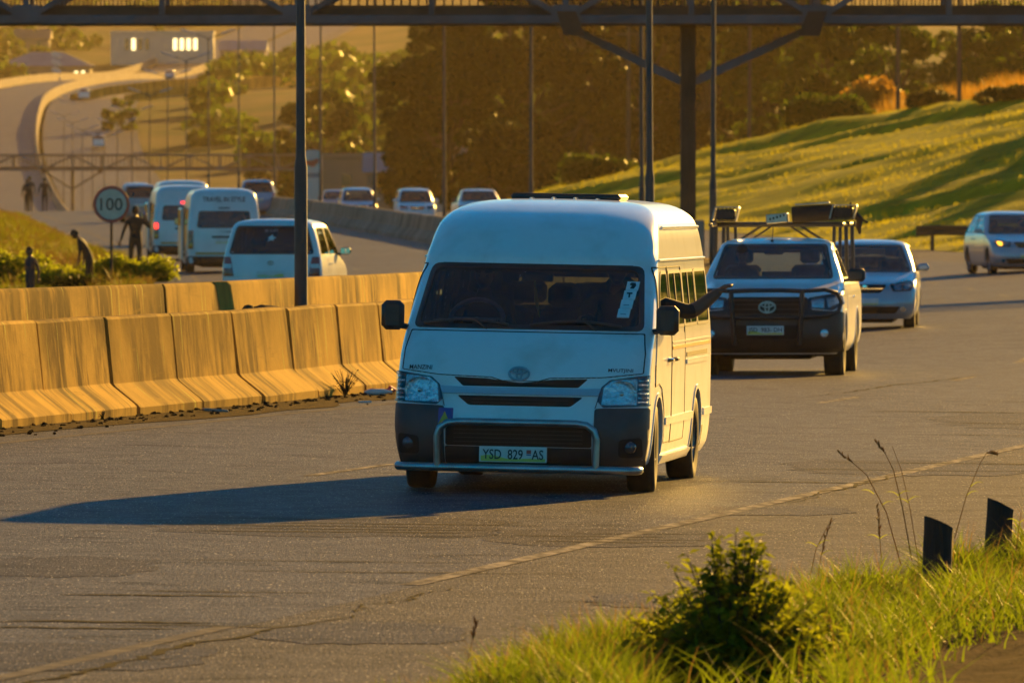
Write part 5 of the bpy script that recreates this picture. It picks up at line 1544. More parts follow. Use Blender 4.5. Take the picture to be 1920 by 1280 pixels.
# ================================================================ people
def skin_tube(nodes, edges, root):
    names = list(nodes); ix = {n: i for i, n in enumerate(names)}
    me = bpy.data.meshes.new('figure')
    me.from_pydata([nodes[n][0] for n in names], [(ix[a], ix[b]) for a, b in edges], [])
    o = bpy.data.objects.new('figure', me); COL.objects.link(o)
    md = o.modifiers.new('skin', 'SKIN'); md.use_smooth_shade = True
    for n in names:
        r = nodes[n][1]; sv = me.skin_vertices[0].data[ix[n]]
        sv.radius = (r, r) if not isinstance(r, tuple) else r
        sv.use_root = (n == root)
    sub = o.modifiers.new('sub', 'SUBSURF'); sub.levels = 1; sub.render_levels = 1
    dg = bpy.context.evaluated_depsgraph_get(); dg.update()
    m2 = bpy.data.meshes.new_from_object(o.evaluated_get(dg))
    V = [tuple(v.co) for v in m2.vertices]; F = [tuple(p.vertices) for p in m2.polygons]
    bpy.data.objects.remove(o); bpy.data.meshes.remove(me); bpy.data.meshes.remove(m2)
    return V, F

def seg_dist(p, a, b):
    ab = b - a; t = max(0, min(1, (p - a).dot(ab) / max(ab.length_squared, 1e-9)))
    return (p - a - ab * t).length

def person(label, J, cloth=('cloth_black', 'cloth_black'), short_sleeve=False, Mw=None, seated=False, hat=None, fat=1.0, face=Vector((0, -1, 0)), curl=.5, hair_r=1.05, shoes='cloth_black', sc=1.0):
    """J: joint name -> position (pelvis, waist, chest, neck, head, shX elX wrX, hipX knX anX toX with X = l/r)"""
    V3 = {k: Vector(v) for k, v in J.items()}
    rad = dict(pelvis=(.135, .115), waist=(.13, .105), chest=(.155, .115), neck=.052, head=.06)
    rad.update({'sh' + s: .062 for s in 'lr'}); rad.update({'el' + s: .043 for s in 'lr'}); rad.update({'wr' + s: .030 for s in 'lr'}); rad.update({'hand' + s: (.038, .020) for s in 'lr'})
    rad.update({'hip' + s: .088 for s in 'lr'}); rad.update({'kn' + s: .058 for s in 'lr'}); rad.update({'an' + s: .040 for s in 'lr'}); rad.update({'to' + s: .034 for s in 'lr'})
    rad.update({k + s: rad[k + s] * fat for k in ('el', 'wr') for s in 'lr'}); rad.update({'hand' + s: (.038 * fat ** .7, .022 * fat ** .7) for s in 'lr'})
    for s in 'lr':
        d = (V3['wr' + s] - V3['el' + s]).normalized()
        V3['hand' + s] = V3['wr' + s] + d * .085
    nodes = {k: (tuple(V3[k]), rad[k]) for k in V3}
    E = [('pelvis', 'waist'), ('waist', 'chest'), ('chest', 'neck'), ('neck', 'head')]
    for s in 'lr':
        E += [('chest', 'sh' + s), ('sh' + s, 'el' + s), ('el' + s, 'wr' + s), ('wr' + s, 'hand' + s), ('pelvis', 'hip' + s), ('hip' + s, 'kn' + s), ('kn' + s, 'an' + s), ('an' + s, 'to' + s)]
    V, F = skin_tube(nodes, E, 'pelvis')
    segs = [('skin', 'neck', 'head'), ('top', 'waist', 'chest'), ('top', 'chest', 'neck'), ('bot', 'pelvis', 'waist')]
    for s in 'lr':
        segs += [('top', 'chest', 'sh' + s), ('top', 'sh' + s, 'el' + s), ('skin' if short_sleeve else 'top', 'el' + s, 'wr' + s), ('skin', 'wr' + s, 'hand' + s), ('bot', 'hip' + s, 'kn' + s), ('bot', 'kn' + s, 'an' + s), ('shoe', 'an' + s, 'to' + s), ('bot', 'pelvis', 'hip' + s)]
    idx = {'skin': 0, 'top': 1, 'bot': 2, 'shoe': 3}
    mi = []
    for q in F:
        c = sum((Vector(V[i]) for i in q), Vector()) / len(q)
        mi.append(idx[min(segs, key=lambda sg: seg_dist(c, V3[sg[1]], V3[sg[2]]))[0]])
    b = MB(); b.v = list(V); b.f = list(F); b.m = mi
    # head with face, ears and nose
    hd = V3['head']; up = (hd - V3['neck']).normalized(); fw = (face - up * face.dot(up)).normalized(); sd = fw.cross(up)
    B = Matrix((sd, fw, up)).transposed().to_4x4(); B.translation = hd + up * .075
    h = MB(); h.ball((0, 0, 0), (.074, .094, .115), 14, 12)
    hv = []
    for (x, y, z) in h.v:
        if z < -.03: x *= 1 - (-.03 - z) * 3.2; y += .015 * (-.03 - z) / .08
        if y > .06 and abs(x) < .025 and -.035 < z < .03: y += .022 * (1 - abs(x) / .03)
        if y > .05 and .015 < abs(x) < .05 and .0 < z < .035: y -= .010
        hv.append((x, y, z))
    b.add(hv, h.f, 0, B)
    for s in (-1, 1):
        e_ = MB(); e_.ball((s * .076, -.008, -.005), (.012, .024, .034), 8, 6); b.add(e_.v, e_.f, 0, B)
        e_ = MB(); e_.ball((s * .03, .082, .018), (.012, .008, .008), 6, 5); b.add(e_.v, e_.f, 3, B)
    l_ = MB(); l_.ball((0, .088, -.055), (.026, .010, .009), 8, 5); b.add(l_.v, l_.f, 0, B)
    # fingers
    for s in 'lr':
        d = (V3['hand' + s] - V3['wr' + s]).normalized()
        a = Vector((0, 0, 1)) if abs(d.z) < .8 else Vector((0, 1, 0))
        w = d.cross(a).normalized(); nrm = w.cross(d)
        base = V3['hand' + s]
        for k, ln in enumerate([q * fat ** .6 for q in (.062, .074, .078, .068)]):
            o = base + w * (-.027 + .018 * (3 - k)) - d * .01
            p1 = o + d * ln * .5 - nrm * .01 * curl; p2 = p1 + d * ln * .38 * (1 - .5 * curl) - nrm * ln * .5 * curl; p3 = p2 - nrm * ln * .3 * curl + d * ln * .2 * (1 - curl)
            b.tube([o, p1, p2, p3], [q * fat ** .6 for q in (.0095, .009, .008, .0065)], 6, mi=0)
        o = V3['wr' + s] + d * .03 + w * .03
        b.tube([o, o + d * .03 + w * .025, o + d * .06 + w * .03 - nrm * .02], [.012, .010, .008], 6, mi=0)
    if Mw is None: Mw = Matrix()
    root = b.build('person', [MAT['skin'], MAT[cloth[0]], MAT[cloth[1]], MAT[shoes]], None, 180)
    root.matrix_world = Mw @ Matrix.Scale(sc, 4)
    tag(root, label, 'person')
    # hair as a child cap
    hm = MB(); hm.ball((0, 0, 0), (.079 * hair_r, .098 * hair_r, .118 * hair_r), 14, 12)
    keep = []
    vv = [(x, y - .012, z + .006) for (x, y, z) in hm.v]
    for q in hm.f:
        c = sum((Vector(vv[i]) for i in q), Vector()) / len(q)
        if c.z > .035 or (c.y < -.01 and c.z > -.05): keep.append(q)
    hh = MB(); hh.add(vv, keep, 0, B); hh.build('hair', [MAT[hat or 'hair']], root, 180)
    return root

def standing(lean=0., la=None, ra=None, stride=.12, bend=0.):
    """upright pose facing -Y; bend folds the trunk forward at the hips"""
    J = dict(pelvis=(0, 0, .95), hipl=(.09, 0, .90), hipr=(-.09, 0, .90), knl=(.10, -stride * .7, .50), knr=(-.10, stride * .3, .50), anl=(.10, -stride * .6, .09), anr=(-.10, stride, .10), tol=(.11, -stride * .6 - .15, .04), tor=(-.11, stride - .14, .05))
    def T(x, y, z):
        z -= .95; c, s = math.cos(bend), math.sin(bend)
        return (x, y * c - z * s, .95 + y * s + z * c)
    J.update(waist=T(0, 0, 1.10), chest=T(0, .01, 1.33), neck=T(0, 0, 1.49), head=T(0, -.02, 1.56))
    J.update(shl=T(.18, .01, 1.41), shr=T(-.18, .01, 1.41))
    la = la or [(.25, .03, 1.13), (.26, -.06, .90)]; ra = ra or [(-.25, .03, 1.13), (-.26, -.06, .90)]
    J.update(ell=T(*la[0]), wrl=T(*la[1]), elr=T(*ra[0]), wrr=T(*ra[1]))
    return J
def at(x, y, rz, dz=0): return Matrix.Translation((x, y, GZ(x, y) + dz)) @ Matrix.Rotation(rz, 4, 'Z')

# walking group far down the road (backs to us: face +Y)
xw = lambda px, d: (px - 960) * d / 16000.
person('person in dark clothes walking away, leftmost of the far trio', standing(stride=.14), ('cloth_black', 'cloth_black'), Mw=at(xw(49, 440), 441, math.pi), sc=.97)
person('tallest dark figure in the middle of the far walking trio', standing(stride=.10, la=[(.27, .02, 1.15), (.23, -.14, 1.0)]), ('cloth_grey', 'cloth_black'), Mw=at(xw(60, 440), 438, math.pi), sc=1.06)
person('dark figure walking a little apart at the right of the far trio', standing(stride=.16, ra=[(-.30, .04, 1.15), (-.34, .0, .92)], la=[(.30, .04, 1.15), (.33, .0, .92)]), ('cloth_black', 'cloth_black'), Mw=at(xw(84, 440), 440, math.pi))
# person by the minibus, hand raised to the ear
person('person in dark clothes walking by the minibus with one hand raised to the head', standing(stride=.14, ra=[(-.36, -.02, 1.22), (-.26, -.06, 1.46)], la=[(.29, .05, 1.15), (.36, .06, .93)]), ('cloth_black', 'cloth_black'),
       Mw=at(xw(254, 212), 212, math.pi + .15) , sc=1.03)
ph = MB(); ph.box((0, 0, 0), (.075, .012, .15), (.1, .2, 0), .006)
_m = at(xw(254, 212), 212, math.pi + .15) @ Matrix.Translation((-.235, -.08, 1.60))
o = ph.build('phone', [MAT['rubbish_blue']]); o.matrix_world = _m; tag(o, 'phone held up by the person walking beside the minibus', 'phone')
# person stooping in the grass left of the sign
person('person in dark clothes stooping in the grass just left of the round sign', standing(stride=.06, bend=.55, ra=[(-.22, -.10, 1.16), (-.2, -.22, .98)], la=[(.22, -.10, 1.16), (.2, -.24, 1.0)]), ('cloth_black', 'cloth_black'),
       Mw=at(xw(168, 200), 200, math.pi * .0 - math.pi / 2 - .2, -.05), sc=.92)
# person standing behind the wall at the left edge
person('person in navy overalls standing behind the wall near the left edge', standing(stride=.04, la=[(.24, .10, 1.14), (.2, .12, .92)], ra=[(-.24, .10, 1.14), (-.2, .12, .92)]), ('cloth_navy', 'cloth_navy'), Mw=at(xw(57, 190), 190, -.9, -.10), sc=.84)

# people in vehicles
def sitting(arm=None):
    J = dict(pelvis=(0, .12, .10), hipl=(.09, .08, .10), hipr=(-.09, .08, .10), knl=(.11, -.34, .14), knr=(-.11, -.34, .14), anl=(.11, -.42, -.26), anr=(-.11, -.42, -.26), tol=(.11, -.56, -.30), tor=(-.11, -.56, -.30),
             waist=(0, .14, .26), chest=(0, .17, .48), neck=(0, .15, .63), head=(0, .13, .70), shl=(.18, .16, .56), shr=(-.18, .16, .56), ell=(.24, -.02, .36), wrl=(.18, -.24, .40), elr=(-.24, -.02, .36), wrr=(-.18, -.24, .40))
    if arm: J.update(arm)
    return J
person('driver in dark clothes behind the wheel of the near minibus', sitting(), ('cloth_grey', 'cloth_black'), Mw=VANM @ Matrix.Translation((-.46, 1.48, .87)), sc=.95)
person('front passenger stretching a bare arm out of the minibus window', sitting(dict(pelvis=(.12, .12, .10), shl=(.24, .18, .55), ell=(.54, .43, .45), wrl=(.70, .52, .59), chest=(.04, .17, .48))), ('cloth_black', 'cloth_black'), True, Mw=VANM @ Matrix.Translation((.56, 1.42, .89)), curl=.35, fat=1.6)
person('pickup driver in dark clothes and cap behind the windscreen', sitting(), ('cloth_black', 'cloth_black'), Mw=PKM @ Matrix.Translation((-.42, 1.82, .80)), sc=.95, hat='cloth_black', hair_r=1.12)
# ================================================================ road sign, posts and guard rail
sx_, sy_ = xw(209, 192), 192.0
sg = empty('speed_sign', (sx_, sy_, GZ(sx_, sy_))); tag(sg, 'round red-rimmed speed limit sign reading 100 on a dark post', 'road sign')
zc = CAM_H - (383 - 381) * 192 / 16000. - sg.location.z
m = MB(); m.tube([(0, .05, -.4), (0, .05, zc + .1)], .032, 10); m.build('post', [MAT['bridge_rust']], sg)
m = MB(); Mx = Matrix.Translation((0, 0, zc)) @ Matrix.Rotation(math.pi / 2, 4, 'X')
m.lathe([(0, .012), (.345, .012), (.345, -.006), (0, -.006)], 40, Mx); m.build('sign_face', [MAT['sign_white']], sg)
m = MB(); m.lathe([(.342, .016), (.405, .016), (.412, 0), (.405, -.016), (.342, -.016)], 40, Mx, closed=True); m.build('red_rim', [MAT['sign_red']], sg)
lettering(sg, '100', (0, -.022, zc), .50, .28, 'F', name='numerals')
sg.rotation_euler = (0, 0, .02)

for (px, d, h, r, lab, lean) in ((1757, 47.6, .44, .082, 'black stubby wooden post with slanted top, nearer the leafy bush', .03), (1868, 49.6, .47, .079, 'black stubby wooden post with slanted top at the right picture edge', .06)):
    x = xw(px, d); z = GZ(x, d)
    e = empty('wooden_post', (x, d, z), (0, lean, .3)); tag(e, lab, 'post', 'wooden posts on the verge')
    n = 18; v = []; f = []; rr = random.Random(px)
    jit = [1 + rr.uniform(-.035, .035) for _ in range(n)]
    lv = [-.25, 0, .1, .2, .3, h - .08, h]
    for k, zz in enumerate(lv):
        for j in range(n):
            a = 2 * math.pi * j / n; rj_ = r * jit[j] * (1 + .02 * math.sin(k * 1.7 + j))
            zt = zz - (.035 * math.cos(a) + .02 if k == len(lv) - 1 else 0)
            v.append((rj_ * math.cos(a), rj_ * math.sin(a), zt))
    for k in range(len(lv) - 1):
        for j in range(n): f.append((k * n + j, k * n + (j + 1) % n, (k + 1) * n + (j + 1) % n, (k + 1) * n + j))
    mobj('shaft', mesh('shaft', v, f, MAT['post_wood'], angle=60), e)
    top = [(x_ * .985, y_ * .985, z_ - .002) for (x_, y_, z_) in v[-n:]] + [(0, 0, h - .02 - .003)]
    mobj('cut_top', mesh('cut_top', top, [(j, (j + 1) % n, n) for j in range(n)], MAT['post_top'], angle=180), e)

# guard rail stub by the people carrier
gy = 262.0
gr = empty('guard_rail', W(tR(gy) - .3, gy)); tag(gr, 'short rusty guard rail at the foot of the grass slope beside the silver car', 'guard rail')
def wbeam(L):
    pr = [(0, .0), (.04, .03), (.04, .09), (0, .13), (0, .18), (.04, .22), (.04, .28), (0, .31)]; v = []; f = []; n = len(pr)
    for k, x in enumerate(np.linspace(0, L, 9)):
        for (d_, z_) in pr: v.append((x, -d_, z_ + .03 * math.sin(x * 2)))
    for k in range(8):
        for i in range(n - 1): f.append((k * n + i, (k + 1) * n + i, (k + 1) * n + i + 1, k * n + i + 1))
    return v, f
v, f = wbeam(5.0)
mobj('rail_beam', mesh('rail_beam', v, f, MAT['bridge_rust'], angle=30), gr, (.0, 0, .45), (0, 0, -.15))
for x in (.5, 2.4, 4.3):
    m = MB(); m.box((x, .06 - x * .15, .3), (.12, .12, .9), None, .01); m.build('post', [MAT['pole_wood']], gr)

# utility poles on the crest
def crest_y(px, tt=25.0):
    ys_ = np.arange(240., 800., 1.)
    return float(ys_[np.argmin(np.abs(M(ys_) + tR(ys_) + tt - (px - 960) * ys_ / 16000.))])
for (px, d, t, lab) in ((1798, crest_y(1798), 0, 'slim dark utility pole on the crest, the clearer of two at the right'), (1683, crest_y(1683), 0, 'slim hazy utility pole on the crest left of the orange grass'), (1405, crest_y(1405, 20), 0, 'faint utility pole among the dark trees right of the bridge column'), (1178, crest_y(1178, 14), 0, 'faint utility pole in front of the dark wood behind the minibus')):
    x = xw(px, d); z = GZ(x, d)
    e = empty('utility_pole', (x, d, z - .6)); tag(e, lab, 'utility pole', 'utility poles on the cutting')
    m = MB(); m.tube([(0, 0, 0), (.03, 0, 10)], [.13, .09], 8); m.build('pole', [MAT['pole_wood']], e)
    m = MB(); m.box((.03, 0, 9.4), (1.6, .1, .12), None, .01); m.build('cross_arm', [MAT['pole_wood']], e)

# ================================================================ foliage
def leaf_cloud(cent, nrm_jit, size, elong=1.6, seed=0, droop=0.0):
    """one diamond leaf per centre"""
    g_ = np.random.default_rng(seed); n = len(cent)
    a = g_.normal(size=(n, 3)); a[:, 2] -= droop; a /= np.linalg.norm(a, axis=1, keepdims=True)
    b_ = g_.normal(size=(n, 3)); b_ -= (a * b_).sum(1, keepdims=True) * a; b_ /= np.linalg.norm(b_, axis=1, keepdims=True)
    s = size * g_.uniform(.6, 1.35, (n, 1))
    a = a * s * elong / 2; b_ = b_ * s / 2
    V = np.stack([cent - a, cent + b_ - a * .1, cent + a, cent - b_ - a * .1], 1)
    return V.reshape(-1, 3)

def crown_points(blobs, per, seed):
    g_ = np.random.default_rng(seed); out = []
    for (c, r) in blobs:
        r = np.array(r if hasattr(r, '__len__') else (r, r, r)); n = int(per * r[0] * r[2])
        d = g_.normal(size=(n, 3)); d /= np.linalg.norm(d, axis=1, keepdims=True)
        rad = g_.uniform(.35, 1, (n, 1)) ** .5
        out.append(np.array(c) + d * rad * r * g_.uniform(.85, 1.12, (n, 1)))
    return np.concatenate(out)

def tree(name, label, x, y, h, w, mat, seed, trunk_h=.25, nb=26, leaf=.32, per=180, group=None, cat='tree', z=None, lean=0., squash=1.0, low=.28):
    rr = random.Random(seed); zb = GZ(x, y) if z is None else z
    e = empty(name, (x, y, zb)); tag(e, label, cat, group)
    tk = MB(); top = h * .62
    tk.tube([(0, 0, -.8), (0, 0, .3), (lean * .4, 0, h * .2), (lean, .1, h * .4), (lean * 1.2, 0, top)], [h * .030, h * .024, h * .02, h * .013, h * .005], 8)
    blobs = []
    for i in range(nb):
        a = rr.uniform(0, 2 * math.pi); u = rr.uniform(0, 1)
        zz = h * (low + (1 - low) * .93 * u); env = math.sin(math.pi * min(.97, .18 + .80 * (zz / h - low) / (1 - low))) ** .7
        rad = w * .5 * env * math.sqrt(rr.uniform(.12, 1)) * .92
        br = w * rr.uniform(.055, .15)
        c = (rad * math.cos(a) + lean, rad * math.sin(a), min(zz, h - br * .5))
        blobs.append((c, (br, br, br * rr.uniform(.55, .8) * squash)))
        if i % 2 == 0:
            z0 = h * rr.uniform(.16, .45)
            tk.tube([(lean * z0 / h, 0, z0), ((lean + c[0]) * .5, c[1] * .5, z0 + (c[2] - z0) * .62), c], [h * .011, h * .007, h * .002], 5)
    tk.build('trunk', [MAT['bark']], e, 60)
    pts = crown_points(blobs, per, seed)
    me = fast_mesh('crown', leaf_cloud(pts, 0, leaf, 1.5, seed), 4, MAT[mat])
    mobj('crown', me, e)
    return e
# the big dark trees above the oncoming cars
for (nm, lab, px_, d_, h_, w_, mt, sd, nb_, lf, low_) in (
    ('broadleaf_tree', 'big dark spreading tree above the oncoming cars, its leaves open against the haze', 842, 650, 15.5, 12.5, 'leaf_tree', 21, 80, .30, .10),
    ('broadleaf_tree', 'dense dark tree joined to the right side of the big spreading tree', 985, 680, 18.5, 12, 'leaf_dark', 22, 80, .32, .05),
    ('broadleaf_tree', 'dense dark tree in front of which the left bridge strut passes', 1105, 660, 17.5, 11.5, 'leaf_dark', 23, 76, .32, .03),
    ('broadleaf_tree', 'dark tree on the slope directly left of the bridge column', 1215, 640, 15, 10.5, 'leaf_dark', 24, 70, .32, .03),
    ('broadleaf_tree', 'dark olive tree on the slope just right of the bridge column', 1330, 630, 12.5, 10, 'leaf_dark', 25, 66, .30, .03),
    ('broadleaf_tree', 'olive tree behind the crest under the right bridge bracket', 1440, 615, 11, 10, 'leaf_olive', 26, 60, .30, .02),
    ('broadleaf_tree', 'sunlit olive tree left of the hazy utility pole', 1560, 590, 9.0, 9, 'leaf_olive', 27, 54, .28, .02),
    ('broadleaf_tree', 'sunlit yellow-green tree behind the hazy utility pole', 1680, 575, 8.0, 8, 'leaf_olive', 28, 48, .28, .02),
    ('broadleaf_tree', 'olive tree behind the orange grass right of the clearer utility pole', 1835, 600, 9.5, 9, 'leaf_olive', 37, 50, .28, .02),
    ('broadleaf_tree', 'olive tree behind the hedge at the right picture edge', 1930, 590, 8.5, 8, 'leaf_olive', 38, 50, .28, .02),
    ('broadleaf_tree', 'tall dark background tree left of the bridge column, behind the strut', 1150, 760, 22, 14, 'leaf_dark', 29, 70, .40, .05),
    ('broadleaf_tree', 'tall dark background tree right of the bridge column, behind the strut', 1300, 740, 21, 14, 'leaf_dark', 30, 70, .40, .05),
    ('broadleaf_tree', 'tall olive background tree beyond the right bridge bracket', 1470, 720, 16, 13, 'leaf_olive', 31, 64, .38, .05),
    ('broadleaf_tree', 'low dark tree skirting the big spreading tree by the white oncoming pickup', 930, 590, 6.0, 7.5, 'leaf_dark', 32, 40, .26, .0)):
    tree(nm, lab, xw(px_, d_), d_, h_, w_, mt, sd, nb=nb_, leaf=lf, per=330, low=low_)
# hazy tree in the valley
tree('broadleaf_tree', 'round hazy tree in the valley right of the thick lamp post', xw(600, 890), 890, 13.5, 11.0, 'leaf_tree', 33, nb=40, leaf=.5, per=130, low=.05, z=1.0)
tree('broadleaf_tree', 'hazy yellow-green tree at the foot of the round valley tree', xw(645, 860), 860, 7.5, 8.0, 'leaf_olive', 34, nb=28, leaf=.45, per=130, low=.0, z=.4)
tree('broadleaf_tree', 'hazy tree left of the round valley tree behind the thick lamp post', xw(520, 930), 930, 10, 7.5, 'leaf_tree', 35, nb=28, leaf=.5, per=130, low=.02, z=1.0)
tree('broadleaf_tree', 'small grassy knoll tree beside the climbing road near the ramp', xw(228, 1130), 1130, 4.0, 6.0, 'leaf_olive', 36, nb=20, leaf=.5, per=120, low=.0)

# rounded shrubs along the crest
def shrub(label, x, y, w, h, mat, seed, leaf=.16, per=700, dz=0., cat='shrub'):
    g_ = np.random.default_rng(seed); rr = random.Random(seed)
    e = empty('shrub', (x, y, GZ(x, y) + dz)); tag(e, label, cat)
    blobs = [((rr.uniform(-.5, .5) * w * .75, rr.uniform(-.5, .5) * w * .5, h * rr.uniform(.25, .62)), (w * rr.uniform(.16, .28), w * .22, h * rr.uniform(.28, .42))) for _ in range(12)]
    tk = MB()
    for (c, r_) in blobs[:7]: tk.tube([(c[0] * .2, c[1] * .2, -.3), (c[0] * .7, c[1] * .7, c[2] * .6), c], [.05, .035, .015], 5)
    tk.build('stem', [MAT['bark']], e)
    mobj('foliage', fast_mesh('foliage', leaf_cloud(crown_points(blobs, per, seed), 0, leaf, 1.8, seed), 4, MAT[mat]), e)
    return e
shrub('broad rounded shrub on the crest left of the utility poles', xw(1558, crest_y(1558, 22)), crest_y(1558, 22), 5.0, 2.2, 'leaf_olive', 41, .18, 560, .1)
shrub('small dark domed shrub between the two utility poles', xw(1740, crest_y(1740, 24)), crest_y(1740, 24), 3.0, 1.3, 'leaf_dark', 42, .13, 1000, .1)
shrub('low dark shrub on the crest at the right picture edge', xw(1900, crest_y(1900, 24)), crest_y(1900, 24), 3.6, 1.0, 'leaf_dark', 43, .13, 900, .1)
shrub('low olive shrub at the left foot of the slope behind the minibus roof', xw(1120, 500), 500, 4.5, 2.0, 'leaf_olive', 44, .2, 350, 0)
shrub('orange-green shrub beside the hazy utility pole', xw(1640, crest_y(1640, 28)), crest_y(1640, 28), 4.0, 3.0, 'orange_grass', 45, .2, 420, .2)

# grass as bent blades ----------------------------------------------------------
def blades(P, h, w, lean, seed, segs=2, dirn=None):
    """P base points (n,3); returns quads"""
    g_ = np.random.default_rng(seed); n = len(P)
    a = g_.uniform(0, 2 * np.pi, n); d = np.stack([np.cos(a), np.sin(a), np.zeros(n)], -1)
    fa = a + g_.normal(0, .9, n) + np.pi / 2; sd = np.stack([np.cos(fa), np.sin(fa), np.zeros(n)], -1)
    hh = (h if np.ndim(h) else np.full(n, h)) * g_.uniform(.55, 1.3, n); ww = (w if np.ndim(w) else np.full(n, w)) * g_.uniform(.7, 1.3, n)
    ln = lean * g_.uniform(.3, 1.4, n)
    if dirn is not None: d = d * .6 + np.array(dirn)
    Q = []
    prev = (P - sd * ww[:, None] / 2, P + sd * ww[:, None] / 2)
    for k in range(1, segs + 1):
        u = k / segs
        c = P + d * (ln * hh * u * u)[:, None] + np.array([0, 0, 1.]) * (hh * (u - .25 * ln * u * u))[:, None]
        wk = ww * (1 - u) ** .8 * .9 + .0008
        nx = (c - sd * wk[:, None] / 2, c + sd * wk[:, None] / 2)
        Q.append(np.stack([prev[0], prev[1], nx[1], nx[0]], 1)); prev = nx
    return np.concatenate(Q).reshape(-1, 3)
def gzv(x, y): return gz(x - M(y), y)

# foreground verge grass
gf = np.random.default_rng(77)
n = 135000
y = gf.uniform(33.5, 62, n); t = tR(y) + gf.exponential(1.1, n) - .05 + .25 * (vnoise(y * 1.1, y * 0, 21) - .5)
x = t + M(y)
px = 960 + x * 16000 / y; py = 381 + (CAM_H - gzv(x, y)) * 16000 / y
ok = (px > 700) & (px < 2050) & (py < 1420)
# bare patch in the lower right corner
bare = np.clip((px - 1500) / 420, 0, 1) * np.clip((py - 1120) / 160, 0, 1)
clump = vnoise(x * 3.2, y * 1.3, 31)
ok &= (gf.uniform(0, 1, n) > bare * 1.5) & (gf.uniform(0, 1, n) < .18 + 1.1 * clump)
ok &= ~((px > 1215) & (px < 1560) & (y < 38.9) & (gf.uniform(0, 1, n) < .93))
x, y, clump = x[ok], y[ok], clump[ok]
P = np.stack([x, y, gzv(x, y) - .02], -1)
hh = .10 + .30 * clump * smooth(-.1, .5, (x - M(y) - tR(y))) 
gr_o = mobj('grass', fast_mesh('grass', blades(P, hh, .0145, .75, 5, 3), 4, MAT['blade'])); tag(gr_o, 'bright green roadside grass in the near corner', 'grass', kind='stuff')
# drier blades mixed in
sel = gf.uniform(0, 1, len(P)) < .10
o = mobj('dry_grass', fast_mesh('dry_grass', blades(P[sel], hh[sel] * 1.15, .005, .5, 6, 3), 4, MAT['blade_dry'])); tag(o, 'straw coloured blades scattered through the near grass', 'grass', kind='stuff')
# bare soil sheet
yy = np.linspace(34, 47, 40); U_ = np.linspace(0, 1, 20)
Uu, Yy = np.meshgrid(U_, yy); T_ = tR(Yy) + 1.15 + .3 * (vnoise(Yy * 1.4, Yy * 0, 23) - .5) + 3.0 * Uu
o = mobj('bare_soil', grid_mesh('bare_soil', np.stack([T_ + M(Yy), Yy, gz(T_, Yy) + .035 + .05 * (vnoise(T_ * 5, Yy * 5, 24) - .5)], -1), MAT['dirt'])); tag(o, kind='structure')

# tall seeding stalks, each its own plant
def stalk(label, pts, r, seed, head=True):
    e_pts = [Vector(p) for p in pts]
    e = empty('grass_stalk', e_pts[0]); tag(e, label, 'grass stalk', 'tall seeding stalks on the verge')
    L = [p - e_pts[0] for p in e_pts]
    m = MB(); m.tube(L, [r * (1 - .6 * i / (len(L) - 1)) for i in range(len(L))], 5); m.build('stem', [MAT['blade_dry']], e, 60)
    rr = random.Random(seed)
    if head:
        m = MB(); d = (L[-1] - L[-2]).normalized()
        for k in range(16):
            p = L[-2].lerp(L[-1], k / 15.); q = p + Vector((rr.uniform(-.5, .5), rr.uniform(-.4, .4), rr.uniform(-.1, .9))) * .028 + d * .015
            m.tube([p, (p + q) / 2, q], [.0015, .0042, .001], 4)
        m.build('seed_head', [MAT['blade_dry']], e, 60)
    m = MB()
    for k in range(2):
        p = L[1].lerp(L[-2], rr.uniform(0, .45)); s = rr.choice((-1, 1)); v = []; f = []
        for i in range(6):
            u = i / 5; c = p + Vector((s * .07 * u, .02 * u, .07 * u - .05 * u * u)); w_ = .003 * (1 - u) + .0005
            v += [c + Vector((0, 0, w_)), c - Vector((0, 0, w_))]
        for i in range(5): f.append((2 * i, 2 * i + 1, 2 * i + 3, 2 * i + 2))
        m.add(v, f)
    m.build('leaf_blade', [MAT['leaf_bush']], e, 60)
def pxp(px, py, d): return (xw(px, d), d, CAM_H - (py - 381) * d / 16000.)
def stalk_px(label, seq, d, r, seed, head=True): stalk(label, [pxp(a, b, d + .02 * i) for i, (a, b) in enumerate(seq)], r, seed, head)
stalk_px('tall straw stalk leaning left with a drooping feathery head over the shoulder', [(1690, 1060), (1662, 960), (1625, 890), (1600, 868), (1575, 850)], 48.5, .004, 1)
stalk_px('tallest straw stalk with a bent seed head pointing up', [(1710, 1050), (1692, 950), (1675, 880), (1660, 850), (1645, 832)], 48.6, .004, 2)
stalk_px('bare thin stalk just right of the tallest seed head', [(1722, 1050), (1706, 950), (1690, 880), (1673, 836)], 48.7, .003, 3, False)
stalk_px('straw stalk arching right above the two posts', [(1790, 1010), (1812, 930), (1838, 868), (1850, 849), (1868, 852)], 48.4, .003, 4)
stalk_px('short stalk left of the leafy bush at the bottom edge', [(872, 1300), (876, 1240), (886, 1200), (892, 1165)], 39.3, .003, 5)
stalk_px('short thin stalk second from the left at the bottom edge', [(955, 1300), (962, 1240), (966, 1180)], 39.6, .0025, 6, False)
stalk_px('short stalk leaning right in front of the leafy bush', [(995, 1290), (1010, 1230), (1030, 1185)], 39.8, .003, 7)
stalk_px('stalk rising at the back of the grass near the bush tip', [(1530, 1100), (1540, 1040), (1556, 980)], 48.0, .003, 8)
stalk_px('slanting stalk at the back of the grass behind the bush', [(1515, 1100), (1530, 1030), (1552, 985), (1566, 972)], 48.2, .003, 9, False)
stalk_px('upright stalk between the bush and the nearer post', [(1655, 1080), (1650, 1010), (1645, 950)], 48.3, .003, 10)
stalk_px('thin stalk right of the farther post', [(1905, 1040), (1912, 980), (1916, 950)], 49.0, .003, 11, False)

